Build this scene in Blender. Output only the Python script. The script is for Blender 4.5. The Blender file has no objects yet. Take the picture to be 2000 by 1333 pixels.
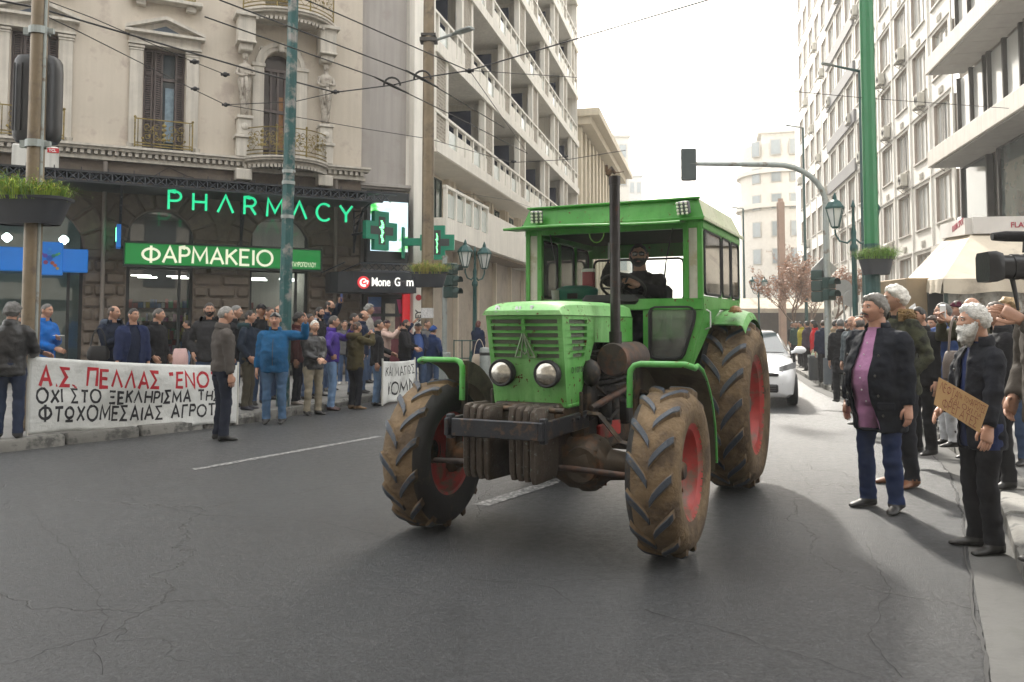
import bpy, bmesh, math, random
import numpy as np
from math import sin, cos, tan, pi, radians, atan2, hypot, sqrt
from mathutils import Vector, Matrix, Euler, noise as mnoise

random.seed(7)
sc = bpy.context.scene
COL = sc.collection

# ---------------------------------------------------------------- camera
FPX, CH, PITCH, PPX, PPY = 1600.0, 1.55, radians(3), 1000.0, 551.0   # photo is 2000 x 1333
cam_d = bpy.data.cameras.new("camera"); cam = bpy.data.objects.new("camera", cam_d); COL.objects.link(cam)
cam_d.sensor_width = 36.0; cam_d.lens = 36.0 * FPX / 2000.0
cam_d.shift_y = -(1333 / 2 - PPY) / 2000.0
cam_d.clip_start = 0.05; cam_d.clip_end = 3000
cam.location = (0, 0, CH); cam.rotation_euler = (pi / 2 + PITCH, 0, 0)
sc.camera = cam

# ---------------------------------------------------------------- light
SUN_AZ, SUN_EL = radians(-.5), radians(35.0)       # azimuth measured from +Y towards +X
wd = bpy.data.worlds.new("World"); sc.world = wd; wd.use_nodes = True
wn = wd.node_tree.nodes; wl = wd.node_tree.links; wn.clear()
sky = wn.new("ShaderNodeTexSky"); sky.sky_type = 'NISHITA'; sky.sun_disc = False
sky.sun_elevation = SUN_EL; sky.sun_rotation = SUN_AZ; sky.dust_density = 6.0; sky.air_density = 1.0
mixw = wn.new("ShaderNodeMix"); mixw.data_type = 'RGBA'; mixw.inputs[0].default_value = 0.8
mixw.inputs[7].default_value = (7.6, 7.5, 7.25, 1)    # thin bright overcast veil
bg = wn.new("ShaderNodeBackground"); bg.inputs[1].default_value = 0.13
wo = wn.new("ShaderNodeOutputWorld")
wl.new(sky.outputs[0], mixw.inputs[6]); wl.new(mixw.outputs[2], bg.inputs[0]); wl.new(bg.outputs[0], wo.inputs[0])
sun_d = bpy.data.lights.new("sun", 'SUN'); sun_d.energy = 2.5; sun_d.angle = radians(4.0); sun_d.color = (1, .95, .86)
sun = bpy.data.objects.new("sun", sun_d); COL.objects.link(sun)
sun.rotation_euler = Vector((sin(SUN_AZ) * cos(SUN_EL), cos(SUN_AZ) * cos(SUN_EL), sin(SUN_EL))).to_track_quat('Z', 'Y').to_euler()
sun.location = (0, 0, 60)
vs = sc.view_settings; vs.view_transform = 'Standard'; vs.look = 'None'; vs.exposure = 1.8; vs.gamma = 1.0
vs.use_curve_mapping = False
sc.cycles.max_bounces = 5; sc.cycles.transparent_max_bounces = 10; sc.cycles.volume_bounces = 0
sc.cycles.use_denoising = True; sc.cycles.caustics_reflective = False; sc.cycles.caustics_refractive = False

# ---------------------------------------------------------------- pixel -> place helpers (a pixel is only a direction)
def ray(x, y):
    cx = (x - PPX) / FPX; cy = (PPY - y) / FPX
    return Vector((cx, cos(PITCH) - cy * sin(PITCH), sin(PITCH) + cy * cos(PITCH)))
def G(x, y, z=0.0):
    r = ray(x, y); t = (z - CH) / r.z
    return Vector((r.x * t, r.y * t, z))
def at(x, y, Y):
    r = ray(x, y); t = Y / r.y
    return Vector((r.x * t, Y, CH + r.z * t))
class Plane:
    """vertical facade plane: origin on the ground, unit direction along the wall, outward normal to the street"""
    def __init__(s, o, ang, side=1):
        s.o = Vector((o[0], o[1], 0)); s.d = Vector((sin(ang), cos(ang), 0)); s.n = Vector((s.d.y, -s.d.x, 0)) * side
    def uz(s, x, y, off=0.0):
        r = ray(x, y); o = s.o + s.n * off; c = Vector((0, 0, CH))
        t = (o - c).dot(s.n) / r.dot(s.n); p = c + r * t
        return (p - s.o).dot(s.d), p.z
    def p(s, u, z, off=0.0):
        return s.o + s.d * u + s.n * off + Vector((0, 0, z))
    def mat(s, u=0, z=0, off=0.0):
        """local x along wall, y outward, z up"""
        m = Matrix.Identity(4)
        p = s.p(u, z, off)
        for i in range(3):
            m[i][0] = s.d[i]; m[i][1] = s.n[i]; m[i][2] = (0, 0, 1)[i]; m[i][3] = p[i]
        return m

# ---------------------------------------------------------------- mesh builder
class MB:
    def __init__(s): s.v = []; s.f = []; s.m = []
    def add(s, vs, fs, mi=0):
        n = len(s.v); s.v += [tuple(p) for p in vs]
        for f in fs: s.f.append(tuple(i + n for i in f)); s.m.append(mi)
        return s
    def box(s, c, d, rot=None, mi=0, b=0.0):
        hx, hy, hz = d[0] / 2, d[1] / 2, d[2] / 2
        c = Vector(c)
        R = rot if isinstance(rot, Matrix) else (Euler(rot).to_matrix() if rot is not None else None)
        if b <= 0:
            P = [Vector((x, y, z)) for x in (-hx, hx) for y in (-hy, hy) for z in (-hz, hz)]
            fs = [(0, 1, 3, 2), (4, 6, 7, 5), (0, 4, 5, 1), (2, 3, 7, 6), (0, 2, 6, 4), (1, 5, 7, 3)]
        else:
            b = min(b, hx * .9, hy * .9, hz * .9)
            P = []; idx = {}
            for sx in (-1, 1):
                for sy in (-1, 1):
                    for sz in (-1, 1):
                        for k in range(3):
                            q = [sx * hx, sy * hy, sz * hz]
                            for j in range(3):
                                if j != k: q[j] -= (sx, sy, sz)[j] * b
                            idx[(sx, sy, sz, k)] = len(P); P.append(Vector(q))
            fs = []
            for k in range(3):
                a, c2 = (k + 1) % 3, (k + 2) % 3
                for sg in (-1, 1):
                    def key(p, q):
                        t = [0, 0, 0]; t[k] = sg; t[a] = p; t[c2] = q
                        return idx[(t[0], t[1], t[2], k)]
                    f = [key(-1, -1), key(1, -1), key(1, 1), key(-1, 1)]
                    fs.append(f if sg > 0 else f[::-1])
            for k in range(3):      # edges along axis k
                a, c2 = (k + 1) % 3, (k + 2) % 3
                for p in (-1, 1):
                    for q in (-1, 1):
                        def key(sg, face):
                            t = [0, 0, 0]; t[k] = sg; t[a] = p; t[c2] = q
                            return idx[(t[0], t[1], t[2], face)]
                        f = [key(-1, a), key(1, a), key(1, c2), key(-1, c2)]
                        fs.append(f if p * q < 0 else f[::-1])
            for sx in (-1, 1):
                for sy in (-1, 1):
                    for sz in (-1, 1):
                        f = [idx[(sx, sy, sz, k)] for k in range(3)]
                        fs.append(f if sx * sy * sz > 0 else f[::-1])
        if R is not None: P = [R @ p for p in P]
        return s.add([p + c for p in P], fs, mi)
    def tube(s, path, r, seg=8, caps=True, mi=0, sq=None, up=None):
        path = [Vector(p) for p in path]; n = len(path)
        rs = r if isinstance(r, (list, tuple)) else [r] * n
        t0 = (path[1] - path[0]).normalized()
        u = Vector(up) if up is not None else (Vector((0, 0, 1)) if abs(t0.z) < .9 else Vector((1, 0, 0)))
        u = (u - t0 * u.dot(t0)).normalized(); rings = []
        for i in range(n):
            a = path[max(i - 1, 0)]; b2 = path[min(i + 1, n - 1)]
            t = (b2 - a).normalized() if (b2 - a).length > 1e-9 else t0
            u = (u - t * u.dot(t))
            u = u.normalized() if u.length > 1e-6 else t.orthogonal().normalized()
            w = t.cross(u)
            k1, k2 = (1, 1) if sq is None else sq
            rr = rs[i]
            rings.append([path[i] + u * (cos(2 * pi * j / seg) * rr * k1) + w * (sin(2 * pi * j / seg) * rr * k2) for j in range(seg)])
        return s.loft(rings, caps, mi)
    def loft(s, rings, caps=True, mi=0, closed=True):
        n = len(rings[0]); vs = [p for r in rings for p in r]; fs = []
        for i in range(len(rings) - 1):
            for j in range(n if closed else n - 1):
                k = (j + 1) % n
                fs.append((i * n + j, i * n + k, (i + 1) * n + k, (i + 1) * n + j))
        if caps and closed:
            fs.append(tuple(range(n))[::-1]); fs.append(tuple((len(rings) - 1) * n + j for j in range(n)))
        return s.add(vs, fs, mi)
    def lathe(s, prof, seg=24, M=None, mi=0, arc=None, closed=False):
        """profile of (r, z) about local z"""
        rings = []
        full = arc is None
        a0, a1 = arc if arc else (0, 2 * pi)
        N = seg if full else seg + 1
        for k in range(N):
            a = a0 + (a1 - a0) * k / seg
            ring = [Vector((r * cos(a), r * sin(a), z)) for r, z in prof]
            rings.append([M @ p for p in ring] if M is not None else ring)
        n = len(prof); vs = [p for r in rings for p in r]; fs = []
        for k in range(N if full else N - 1):
            k2 = (k + 1) % N
            for j in range(n if closed else n - 1):
                j2 = (j + 1) % n
                fs.append((k * n + j, k2 * n + j, k2 * n + j2, k * n + j2))
        return s.add(vs, fs, mi)
    def cyl(s, a, b, r, seg=16, mi=0, r2=None):
        return s.tube([a, b], [r, r2 if r2 is not None else r], seg, True, mi)
    def prism(s, poly, M, d, mi=0, mis=None):
        """poly in local (x,z) extruded along local y from 0 to d, through matrix M"""
        n = len(poly)
        A = [M @ Vector((x, 0, z)) for x, z in poly]; B = [M @ Vector((x, d, z)) for x, z in poly]
        s.add(A + B, [tuple(range(n)), tuple(range(2 * n - 1, n - 1, -1))], mi)
        s.add(A + B, [(i, i + n, (i + 1) % n + n, (i + 1) % n) for i in range(n)], mi if mis is None else mis)
        return s
    def grid(s, P, mi=0):
        """2-d list of points"""
        n, m = len(P), len(P[0])
        return s.add([p for r in P for p in r], [(i * m + j, i * m + j + 1, (i + 1) * m + j + 1, (i + 1) * m + j) for i in range(n - 1) for j in range(m - 1)], mi)
    def ball(s, c, r, seg=10, rings=6, mi=0):
        c = Vector(c); r = (r, r, r) if not isinstance(r, (tuple, list)) else r
        R = []
        for i in range(rings + 1):
            th = pi * i / rings * .9999 + .00005
            R.append([c + Vector((r[0] * sin(th) * cos(2 * pi * j / seg), r[1] * sin(th) * sin(2 * pi * j / seg), -r[2] * cos(th))) for j in range(seg)])
        return s.loft(R, True, mi)
    def xf(s, M):
        s.v = [tuple(M @ Vector(p)) for p in s.v]; return s
    def mesh(s, name, mats, smooth=False):
        me = bpy.data.meshes.new(name); me.from_pydata(s.v, [], s.f)
        for m in (mats if isinstance(mats, (list, tuple)) else [mats]): me.materials.append(m)
        if any(s.m): me.polygons.foreach_set("material_index", s.m)
        if smooth: smooth_mesh(me, smooth)
        me.update(); return me
    def build(s, name, mats, parent=None, smooth=False, M=None):
        return obj(name, s.mesh(name, mats, smooth), parent, M)
def smooth_mesh(me, smooth=True, ang=40):
    me.polygons.foreach_set("use_smooth", [True] * len(me.polygons))
    if smooth != 'all':
        try: me.set_sharp_from_angle(angle=radians(ang))
        except Exception: pass
def fixnormals(me):
    bm = bmesh.new(); bm.from_mesh(me); bmesh.ops.recalc_face_normals(bm, faces=bm.faces); bm.to_mesh(me); bm.free()
def obj(name, me, parent=None, M=None):
    o = bpy.data.objects.new(name, me); COL.objects.link(o)
    if parent is not None: o.parent = parent
    if M is not None: o.matrix_local = M if isinstance(M, Matrix) else Matrix.Translation(M)
    return o
def thing(name, label, cat, M=None, group=None):
    o = bpy.data.objects.new(name, None); COL.objects.link(o); o.empty_display_size = .2
    if M is not None: o.matrix_local = M if isinstance(M, Matrix) else Matrix.Translation(M)
    return tag(o, label, cat, group)
def tag(o, label=None, cat=None, group=None, kind=None):
    if label: o["label"] = label
    if cat: o["category"] = cat
    if group: o["group"] = group
    if kind: o["kind"] = kind
    return o
def T(x, y, z): return Matrix.Translation((x, y, z))
def RZ(a): return Matrix.Rotation(a, 4, 'Z')
def RX(a): return Matrix.Rotation(a, 4, 'X')
def RY(a): return Matrix.Rotation(a, 4, 'Y')
def copy_tree(o, parent=None):
    c = o.copy(); COL.objects.link(c); c.parent = parent
    for ch in [k for k in o.children]: copy_tree(ch, c)
    return c

# ---------------------------------------------------------------- materials
MATS = {}
def mat(name, col, rough=.6, metal=0.0, var=.12, scale=3.0, bump=0.0, bscale=60.0, dirt=None, spec=.5, rnd=0.0, emis=None, trans=0.0, coat=0.0, alpha=1.0, streak=0.0, bdist=.01):
    """procedural principled material: noise-varied colour, optional second colour (dirt=(colour, amount, scale)), bump and rain streaks"""
    if name in MATS: return MATS[name]
    m = bpy.data.materials.new(name); m.use_nodes = True; MATS[name] = m
    nt = m.node_tree; N = nt.nodes; L = nt.links; P = N["Principled BSDF"]
    P.inputs["Roughness"].default_value = rough; P.inputs["Metallic"].default_value = metal
    P.inputs["Specular IOR Level"].default_value = spec
    P.inputs["Coat Weight"].default_value = coat; P.inputs["Coat Roughness"].default_value = .12
    P.inputs["Transmission Weight"].default_value = trans
    P.inputs["Alpha"].default_value = alpha
    tc = N.new("ShaderNodeTexCoord")
    out = None
    col4 = (*col, 1)
    if var > 0:
        nz = N.new("ShaderNodeTexNoise"); nz.inputs["Scale"].default_value = scale; nz.inputs["Detail"].default_value = 5; nz.inputs["Roughness"].default_value = .6
        L.new(tc.outputs["Object"], nz.inputs["Vector"])
        mp = N.new("ShaderNodeMapRange"); mp.inputs[1].default_value = .25; mp.inputs[2].default_value = .75
        mp.inputs[3].default_value = 1 - var; mp.inputs[4].default_value = 1 + var
        L.new(nz.outputs[0], mp.inputs[0])
        fac = mp.outputs[0]
        if rnd > 0:
            oi = N.new("ShaderNodeObjectInfo"); mr = N.new("ShaderNodeMapRange"); mr.inputs[3].default_value = 1 - rnd; mr.inputs[4].default_value = 1 + rnd
            L.new(oi.outputs["Random"], mr.inputs[0]); mm = N.new("ShaderNodeMath"); mm.operation = 'MULTIPLY'
            L.new(mr.outputs[0], mm.inputs[0]); L.new(fac, mm.inputs[1]); fac = mm.outputs[0]
        if streak > 0:
            mpg = N.new("ShaderNodeMapping"); mpg.inputs["Scale"].default_value = (9, 9, .35)
            L.new(tc.outputs["Object"], mpg.inputs[0]); ns = N.new("ShaderNodeTexNoise"); ns.inputs["Scale"].default_value = 1.0; ns.inputs["Detail"].default_value = 4
            L.new(mpg.outputs[0], ns.inputs["Vector"]); ms = N.new("ShaderNodeMapRange"); ms.inputs[1].default_value = .35; ms.inputs[2].default_value = .6
            ms.inputs[3].default_value = 1 - streak; ms.inputs[4].default_value = 1
            L.new(ns.outputs[0], ms.inputs[0]); mm = N.new("ShaderNodeMath"); mm.operation = 'MULTIPLY'
            L.new(ms.outputs[0], mm.inputs[0]); L.new(fac, mm.inputs[1]); fac = mm.outputs[0]
        vm = N.new("ShaderNodeVectorMath"); vm.operation = 'SCALE'; vm.inputs[0].default_value = col
        L.new(fac, vm.inputs["Scale"]); out = vm.outputs[0]
    if dirt:
        dc, amt, dscale = dirt
        nd = N.new("ShaderNodeTexNoise"); nd.inputs["Scale"].default_value = dscale; nd.inputs["Detail"].default_value = 8; nd.inputs["Roughness"].default_value = .65
        L.new(tc.outputs["Object"], nd.inputs["Vector"])
        rd = N.new("ShaderNodeMapRange"); rd.inputs[1].default_value = .62 - amt * .3; rd.inputs[2].default_value = .70 - amt * .2
        L.new(nd.outputs[0], rd.inputs[0])
        mx = N.new("ShaderNodeMix"); mx.data_type = 'RGBA'; mx.inputs[7].default_value = (*dc, 1)
        if out: L.new(out, mx.inputs[6])
        else: mx.inputs[6].default_value = col4
        L.new(rd.outputs[0], mx.inputs[0]); out = mx.outputs[2]
    if out: L.new(out, P.inputs["Base Color"])
    else: P.inputs["Base Color"].default_value = col4
    if bump > 0:
        nb = N.new("ShaderNodeTexNoise"); nb.inputs["Scale"].default_value = bscale; nb.inputs["Detail"].default_value = 6
        L.new(tc.outputs["Object"], nb.inputs["Vector"])
        bp = N.new("ShaderNodeBump"); bp.inputs["Strength"].default_value = bump; bp.inputs["Distance"].default_value = bdist
        L.new(nb.outputs[0], bp.inputs["Height"]); L.new(bp.outputs[0], P.inputs["Normal"])
    if emis:
        P.inputs["Emission Color"].default_value = (*emis[0], 1); P.inputs["Emission Strength"].default_value = emis[1]
    return m
def glass_mat(name, tint=(.8, .85, .85), rough=.02, mixf=.12, dirt=0.0):
    """thin pane: transparent + glossy by fresnel, optional dust film"""
    if name in MATS: return MATS[name]
    m = bpy.data.materials.new(name); m.use_nodes = True; MATS[name] = m
    nt = m.node_tree; N = nt.nodes; L = nt.links; N.remove(N["Principled BSDF"])
    o = N["Material Output"]; tr = N.new("ShaderNodeBsdfTransparent"); tr.inputs[0].default_value = (*tint, 1)
    gl = N.new("ShaderNodeBsdfGlossy"); gl.inputs["Roughness"].default_value = rough
    fr = N.new("ShaderNodeFresnel"); fr.inputs[0].default_value = 1.5
    ad = N.new("ShaderNodeMath"); ad.operation = 'ADD'; ad.inputs[1].default_value = mixf; L.new(fr.outputs[0], ad.inputs[0])
    mx = N.new("ShaderNodeMixShader"); L.new(ad.outputs[0], mx.inputs[0]); L.new(tr.outputs[0], mx.inputs[1]); L.new(gl.outputs[0], mx.inputs[2])
    last = mx.outputs[0]
    if dirt > 0:
        df = N.new("ShaderNodeBsdfDiffuse"); df.inputs[0].default_value = (.55, .56, .52, 1)
        tc = N.new("ShaderNodeTexCoord"); nz = N.new("ShaderNodeTexNoise"); nz.inputs["Scale"].default_value = 7; nz.inputs["Detail"].default_value = 8; nz.inputs["Roughness"].default_value = .7
        L.new(tc.outputs["Object"], nz.inputs["Vector"]); mp = N.new("ShaderNodeMapRange"); mp.inputs[1].default_value = .4; mp.inputs[2].default_value = .75; mp.inputs[3].default_value = dirt * .3; mp.inputs[4].default_value = dirt
        L.new(nz.outputs[0], mp.inputs[0]); m2 = N.new("ShaderNodeMixShader"); L.new(mp.outputs[0], m2.inputs[0]); L.new(last, m2.inputs[1]); L.new(df.outputs[0], m2.inputs[2]); last = m2.outputs[0]
    L.new(last, o.inputs[0]); return m

# ---------------------------------------------------------------- stroke lettering (painted, neon and sign letters)
def _arc(cx, cy, rx, ry, a0, a1, n=10):
    return [(cx + rx * cos(radians(a0 + (a1 - a0) * i / n)), cy + ry * sin(radians(a0 + (a1 - a0) * i / n))) for i in range(n + 1)]
_O = _arc(.5, .5, .5, .5, 90, 450, 20)
SF = {  # width, strokes in a unit-high box
 'Α': (.8, [[(0, 0), (.4, 1), (.8, 0)], [(.15, .35), (.65, .35)]]), 'Λ': (.8, [[(0, 0), (.4, 1), (.8, 0)]]),
 'Σ': (.65, [[(.62, 1), (0, 1), (.38, .5), (0, 0), (.65, 0)]]), 'Π': (.72, [[(0, 0), (0, 1), (.72, 1), (.72, 0)]]),
 'Ε': (.58, [[(.58, 1), (0, 1), (0, 0), (.58, 0)], [(0, .52), (.5, .52)]]), 'Ν': (.72, [[(0, 0), (0, 1), (.72, 0), (.72, 1)]]),
 'Ο': (1.0, [_O]), 'Τ': (.72, [[(0, 1), (.72, 1)], [(.36, 1), (.36, 0)]]), 'Χ': (.7, [[(0, 0), (.7, 1)], [(0, 1), (.7, 0)]]),
 'Ι': (.08, [[(.04, 0), (.04, 1)]]), 'Ξ': (.62, [[(0, 1), (.62, 1)], [(.1, .52), (.52, .52)], [(0, 0), (.62, 0)]]),
 'Κ': (.66, [[(0, 0), (0, 1)], [(.62, 1), (0, .45)], [(.18, .6), (.66, 0)]]), 'Η': (.7, [[(0, 0), (0, 1)], [(.7, 0), (.7, 1)], [(0, .5), (.7, .5)]]),
 'Ρ': (.56, [[(0, 0), (0, 1), (.3, 1)] + _arc(.3, .74, .26, .26, 90, -90, 8) + [(0, .48)]]),
 'Μ': (.9, [[(0, 0), (.06, 1), (.45, .25), (.84, 1), (.9, 0)]]), 'Φ': (1.0, [_arc(.5, .5, .5, .36, 90, 450, 18), [(.5, 1.05), (.5, -.05)]]),
 'Ω': (.8, [_arc(.4, .6, .38, .38, 90, 450, 14), [(.05, 0), (.75, 0)]]), 'Γ': (.55, [[(0, 0), (0, 1), (.55, 1)]]),
 'R': (.58, [[(0, 0), (0, 1), (.3, 1)] + _arc(.3, .74, .26, .26, 90, -90, 8) + [(0, .48)], [(.3, .48), (.58, 0)]]),
 'C': (.86, [_arc(.5, .5, .5, .5, 45, 315, 16)]), 'Y': (.76, [[(0, 1), (.38, .48), (.76, 1)], [(.38, .48), (.38, 0)]]), 'Υ': (.72, [[(0, 1), (.36, .48), (.72, 1)], [(.36, .48), (.36, 0)]]),
 '.': (.1, [[(.02, 0), (.1, .02)]]), '"': (.3, [[(0, 1.05), (.05, .8)], [(.2, 1.05), (.25, .8)]]), ' ': (.35, []),
 'D': (.7, [[(0, 0), (0, 1), (.25, 1)] + _arc(.25, .5, .45, .5, 90, -90, 10) + [(0, 0)]]), 'U': (.7, [[(0, 1), (0, .35)] + _arc(.35, .35, .35, .35, 180, 360, 8) + [(.7, 1)]]),
}
def stroke_text(txt, h, w, gap=.28, jit=0.0, sx=1.0, rnd=None, varw=0.0):
    """list of 2-d polygons strips: returns (strips, width); each strip = (left pts, right pts)"""
    out = []; x = 0.0; rg = rnd or random
    for ci, ch in enumerate(txt):
        wd, ss = SF[ch]
        jx, jy, js = (rg.uniform(-jit, jit) * h * .5, rg.uniform(-jit, jit) * h, 1 + rg.uniform(-jit, jit) * 1.5)
        sh = rg.uniform(-jit, jit) * 1.2
        for st in ss:
            pts = [Vector((x + jx + (px * sx + sh * py) * h, jy + py * h * js)) for px, py in st]
            if len(pts) == 2:
                pts = [pts[0], pts[0].lerp(pts[1], .33), pts[0].lerp(pts[1], .66), pts[1]]
            if jit > 0:
                pts = [p + Vector((rg.uniform(-1, 1), rg.uniform(-1, 1))) * h * jit * .35 for p in pts]
            closed = (pts[0] - pts[-1]).length < h * .02
            L, R = [], []; n = len(pts)
            for i in range(n):
                a = pts[i - 1] if i > 0 else (pts[-2] if closed else None)
                b = pts[i + 1] if i < n - 1 else (pts[1] if closed else None)
                d1 = (pts[i] - a).normalized() if a is not None else None
                d2 = (b - pts[i]).normalized() if b is not None else None
                if d1 is None: d1 = d2
                if d2 is None: d2 = d1
                t = d1 + d2
                if t.length < .2: t = d2
                t.normalize(); nn = Vector((-t.y, t.x)); k = 1 / max(.5, nn.dot(Vector((-d2.y, d2.x))))
                ww = w * .5 * (1 + (rg.uniform(-varw, varw) if varw else 0))
                L.append(pts[i] + nn * ww * k); R.append(pts[i] - nn * ww * k)
            out.append((L, R, ci))
        x += (wd * sx + gap) * h
    return out, x - gap * h
def letters(txt, h, w, depth, gap=.28, **k):
    """one MB of raised strokes in local x/z, facing +y"""
    mb = MB(); st, wid = stroke_text(txt, h, w, gap, **k)
    for L, R, _ in st:
        n = len(L)
        A = [Vector((p.x, depth, p.y)) for p in L]; B = [Vector((p.x, depth, p.y)) for p in R]
        vs = A + B; fs = [(i, i + 1, n + i + 1, n + i) for i in range(n - 1)]
        if depth > 0:
            A0 = [Vector((p.x, 0, p.y)) for p in L]; B0 = [Vector((p.x, 0, p.y)) for p in R]
            vs += A0 + B0
            fs += [(2 * n + i, 2 * n + i + 1, i + 1, i) for i in range(n - 1)] + [(n + i, n + i + 1, 3 * n + i + 1, 3 * n + i) for i in range(n - 1)]
            fs += [(0, n, 3 * n, 2 * n), (n - 1, 2 * n - 1, 4 * n - 1, 3 * n - 1)]
        mb.add(vs, fs)
    return mb, wid
def font_mesh(txt, size, depth=.004, name="lettering", bold=0.0):
    cu = bpy.data.curves.new("txt", 'FONT'); cu.body = txt; cu.size = size; cu.extrude = depth; cu.offset = bold; cu.resolution_u = 3
    o = bpy.data.objects.new("txt", cu); COL.objects.link(o)
    dg = bpy.context.evaluated_depsgraph_get(); me = bpy.data.meshes.new_from_object(o.evaluated_get(dg))
    bpy.data.objects.remove(o); bpy.data.curves.remove(cu); me.name = name
    return me       # in local x/y, facing +z
def holed(mb, u0, u1, z0, z1, holes, M, depth, mi=0, mir=None, fmap=None):
    """flat panel in local x/z at y=0 (outward +y) with rectangular openings and their reveals"""
    us = sorted({u0, u1} | {h[0] for h in holes} | {h[1] for h in holes}); zs = sorted({z0, z1} | {h[2] for h in holes} | {h[3] for h in holes})
    us = [u for u in us if u0 - 1e-6 <= u <= u1 + 1e-6]; zs = [z for z in zs if z0 - 1e-6 <= z <= z1 + 1e-6]
    fm = fmap or (lambda u, y, z: Vector((u, y, z)))
    for j in range(len(zs) - 1):
        i = 0
        while i < len(us) - 1:
            zc = (zs[j] + zs[j + 1]) / 2
            def inh(k):
                uc = (us[k] + us[k + 1]) / 2
                return any(h[0] < uc < h[1] and h[2] < zc < h[3] for h in holes)
            if inh(i): i += 1; continue
            k = i
            while k + 1 < len(us) - 1 and not inh(k + 1): k += 1
            mb.add([M @ fm(us[i], 0, zs[j]), M @ fm(us[k + 1], 0, zs[j]), M @ fm(us[k + 1], 0, zs[j + 1]), M @ fm(us[i], 0, zs[j + 1])], [(3, 2, 1, 0)], mi)
            i = k + 1
    for a, b, c, d in holes:
        c_ = [(a, c), (b, c), (b, d), (a, d)]
        P = [M @ fm(u, 0, z) for u, z in c_] + [M @ fm(u, -depth, z) for u, z in c_]
        mb.add(P, [(0, 1, 5, 4), (1, 2, 6, 5), (2, 3, 7, 6), (3, 0, 4, 7)], mi if mir is None else mir)
    return mb
# ================================================================ ground, road, pavements
def catmull(pts, step=.5):
    P = [Vector((p[0], p[1], 0)) for p in pts]; P = [P[0] * 2 - P[1]] + P + [P[-1] * 2 - P[-2]]; out = []
    for i in range(1, len(P) - 2):
        a, b, c, d = P[i - 1:i + 3]; n = max(2, int((c - b).length / step))
        for k in range(n):
            t = k / n
            out.append(.5 * ((2 * b) + (c - a) * t + (2 * a - 5 * b + 4 * c - d) * t * t + (3 * b - a - 3 * c + d) * t ** 3))
    out.append(P[-2]); return out
KL = catmull([(-20, -8), (-13.5, 0), (-9, 6), (-6.2, 10.02), (-4.26, 12.82), (-3.38, 15.14), (-2.26, 18.21), (-1.05, 23), (.25, 29), (2.6, 39), (6.4, 55), (17, 100), (60, 280)])
KR = catmull([(-4.5, -8), (-1.2, -3), (.7, .6), (2.1, 3.1), (3.29, 5.43), (4.3, 7.4), (5.11, 9.29), (5.98, 12.2), (6.75, 15.8), (7.39, 19.19), (8.24, 22.66), (10.9, 33.5), (14.8, 50), (26.5, 100), (68, 280)])
PAVE = .14
def asphalt():
    m = bpy.data.materials.new("asphalt"); m.use_nodes = True; nt = m.node_tree; N = nt.nodes; L = nt.links; P = N["Principled BSDF"]
    tc = N.new("ShaderNodeTexCoord")
    def nz(sc_, det=4, ro=.55):
        n = N.new("ShaderNodeTexNoise"); n.inputs["Scale"].default_value = sc_; n.inputs["Detail"].default_value = det; n.inputs["Roughness"].default_value = ro
        L.new(tc.outputs["Object"], n.inputs["Vector"]); return n
    def rng(src, a, b, c, d):
        r = N.new("ShaderNodeMapRange"); r.inputs[1].default_value = a; r.inputs[2].default_value = b; r.inputs[3].default_value = c; r.inputs[4].default_value = d
        L.new(src, r.inputs[0]); return r.outputs[0]
    def mul(a, b):
        x = N.new("ShaderNodeMath"); x.operation = 'MULTIPLY'; L.new(a, x.inputs[0]); L.new(b, x.inputs[1]); return x.outputs[0]
    agg = nz(120, 4, .75); mid = nz(14, 6, .65); grit = nz(42, 8, .85); big = nz(.35, 5, .6); stain = nz(1.3, 6, .7)
    v = mul(rng(agg.outputs[0], .34, .66, .45, 1.6), rng(mid.outputs[0], .3, .7, .86, 1.13))
    v = mul(v, rng(grit.outputs[0], .38, .62, .4, 1.75))
    v = mul(v, rng(big.outputs[0], .3, .7, .78, 1.2)); v = mul(v, rng(stain.outputs[0], .30, .44, .72, 1.0))
    # long cracks: thin voronoi edges, only where a mask lets them
    wp = N.new("ShaderNodeVectorMath"); wp.operation = 'ADD'; wn2 = nz(2.2, 4); sc2 = N.new("ShaderNodeVectorMath"); sc2.operation = 'SCALE'; sc2.inputs["Scale"].default_value = .5
    L.new(wn2.outputs["Color"], sc2.inputs[0]); L.new(tc.outputs["Object"], wp.inputs[0]); L.new(sc2.outputs[0], wp.inputs[1])
    vo = N.new("ShaderNodeTexVoronoi"); vo.feature = 'DISTANCE_TO_EDGE'; vo.inputs["Scale"].default_value = .33; L.new(wp.outputs[0], vo.inputs["Vector"])
    crack = rng(vo.outputs["Distance"], .0005, .003, .45, 1.0); mask = rng(nz(.5, 2).outputs[0], .45, .55, 0, 1)
    mx = N.new("ShaderNodeMix"); mx.inputs[2].default_value = 1.0; L.new(mask, mx.inputs[0]); L.new(crack, mx.inputs[3])
    v = mul(v, mx.outputs[0])
    vm = N.new("ShaderNodeVectorMath"); vm.operation = 'SCALE'; vm.inputs[0].default_value = (.046, .048, .050); L.new(v, vm.inputs["Scale"]); L.new(vm.outputs[0], P.inputs["Base Color"]); P.inputs["Specular IOR Level"].default_value = .4
    L.new(rng(mid.outputs[0], .3, .7, .28, .46), P.inputs["Roughness"])
    bp = N.new("ShaderNodeBump"); bp.inputs["Strength"].default_value = 1.0; bp.inputs["Distance"].default_value = .014
    ad = N.new("ShaderNodeMath"); ad.operation = 'ADD'; L.new(grit.outputs[0], ad.inputs[0]); L.new(mx.outputs[0], ad.inputs[1]); L.new(ad.outputs[0], bp.inputs["Height"]); L.new(bp.outputs[0], P.inputs["Normal"])
    return m
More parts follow.
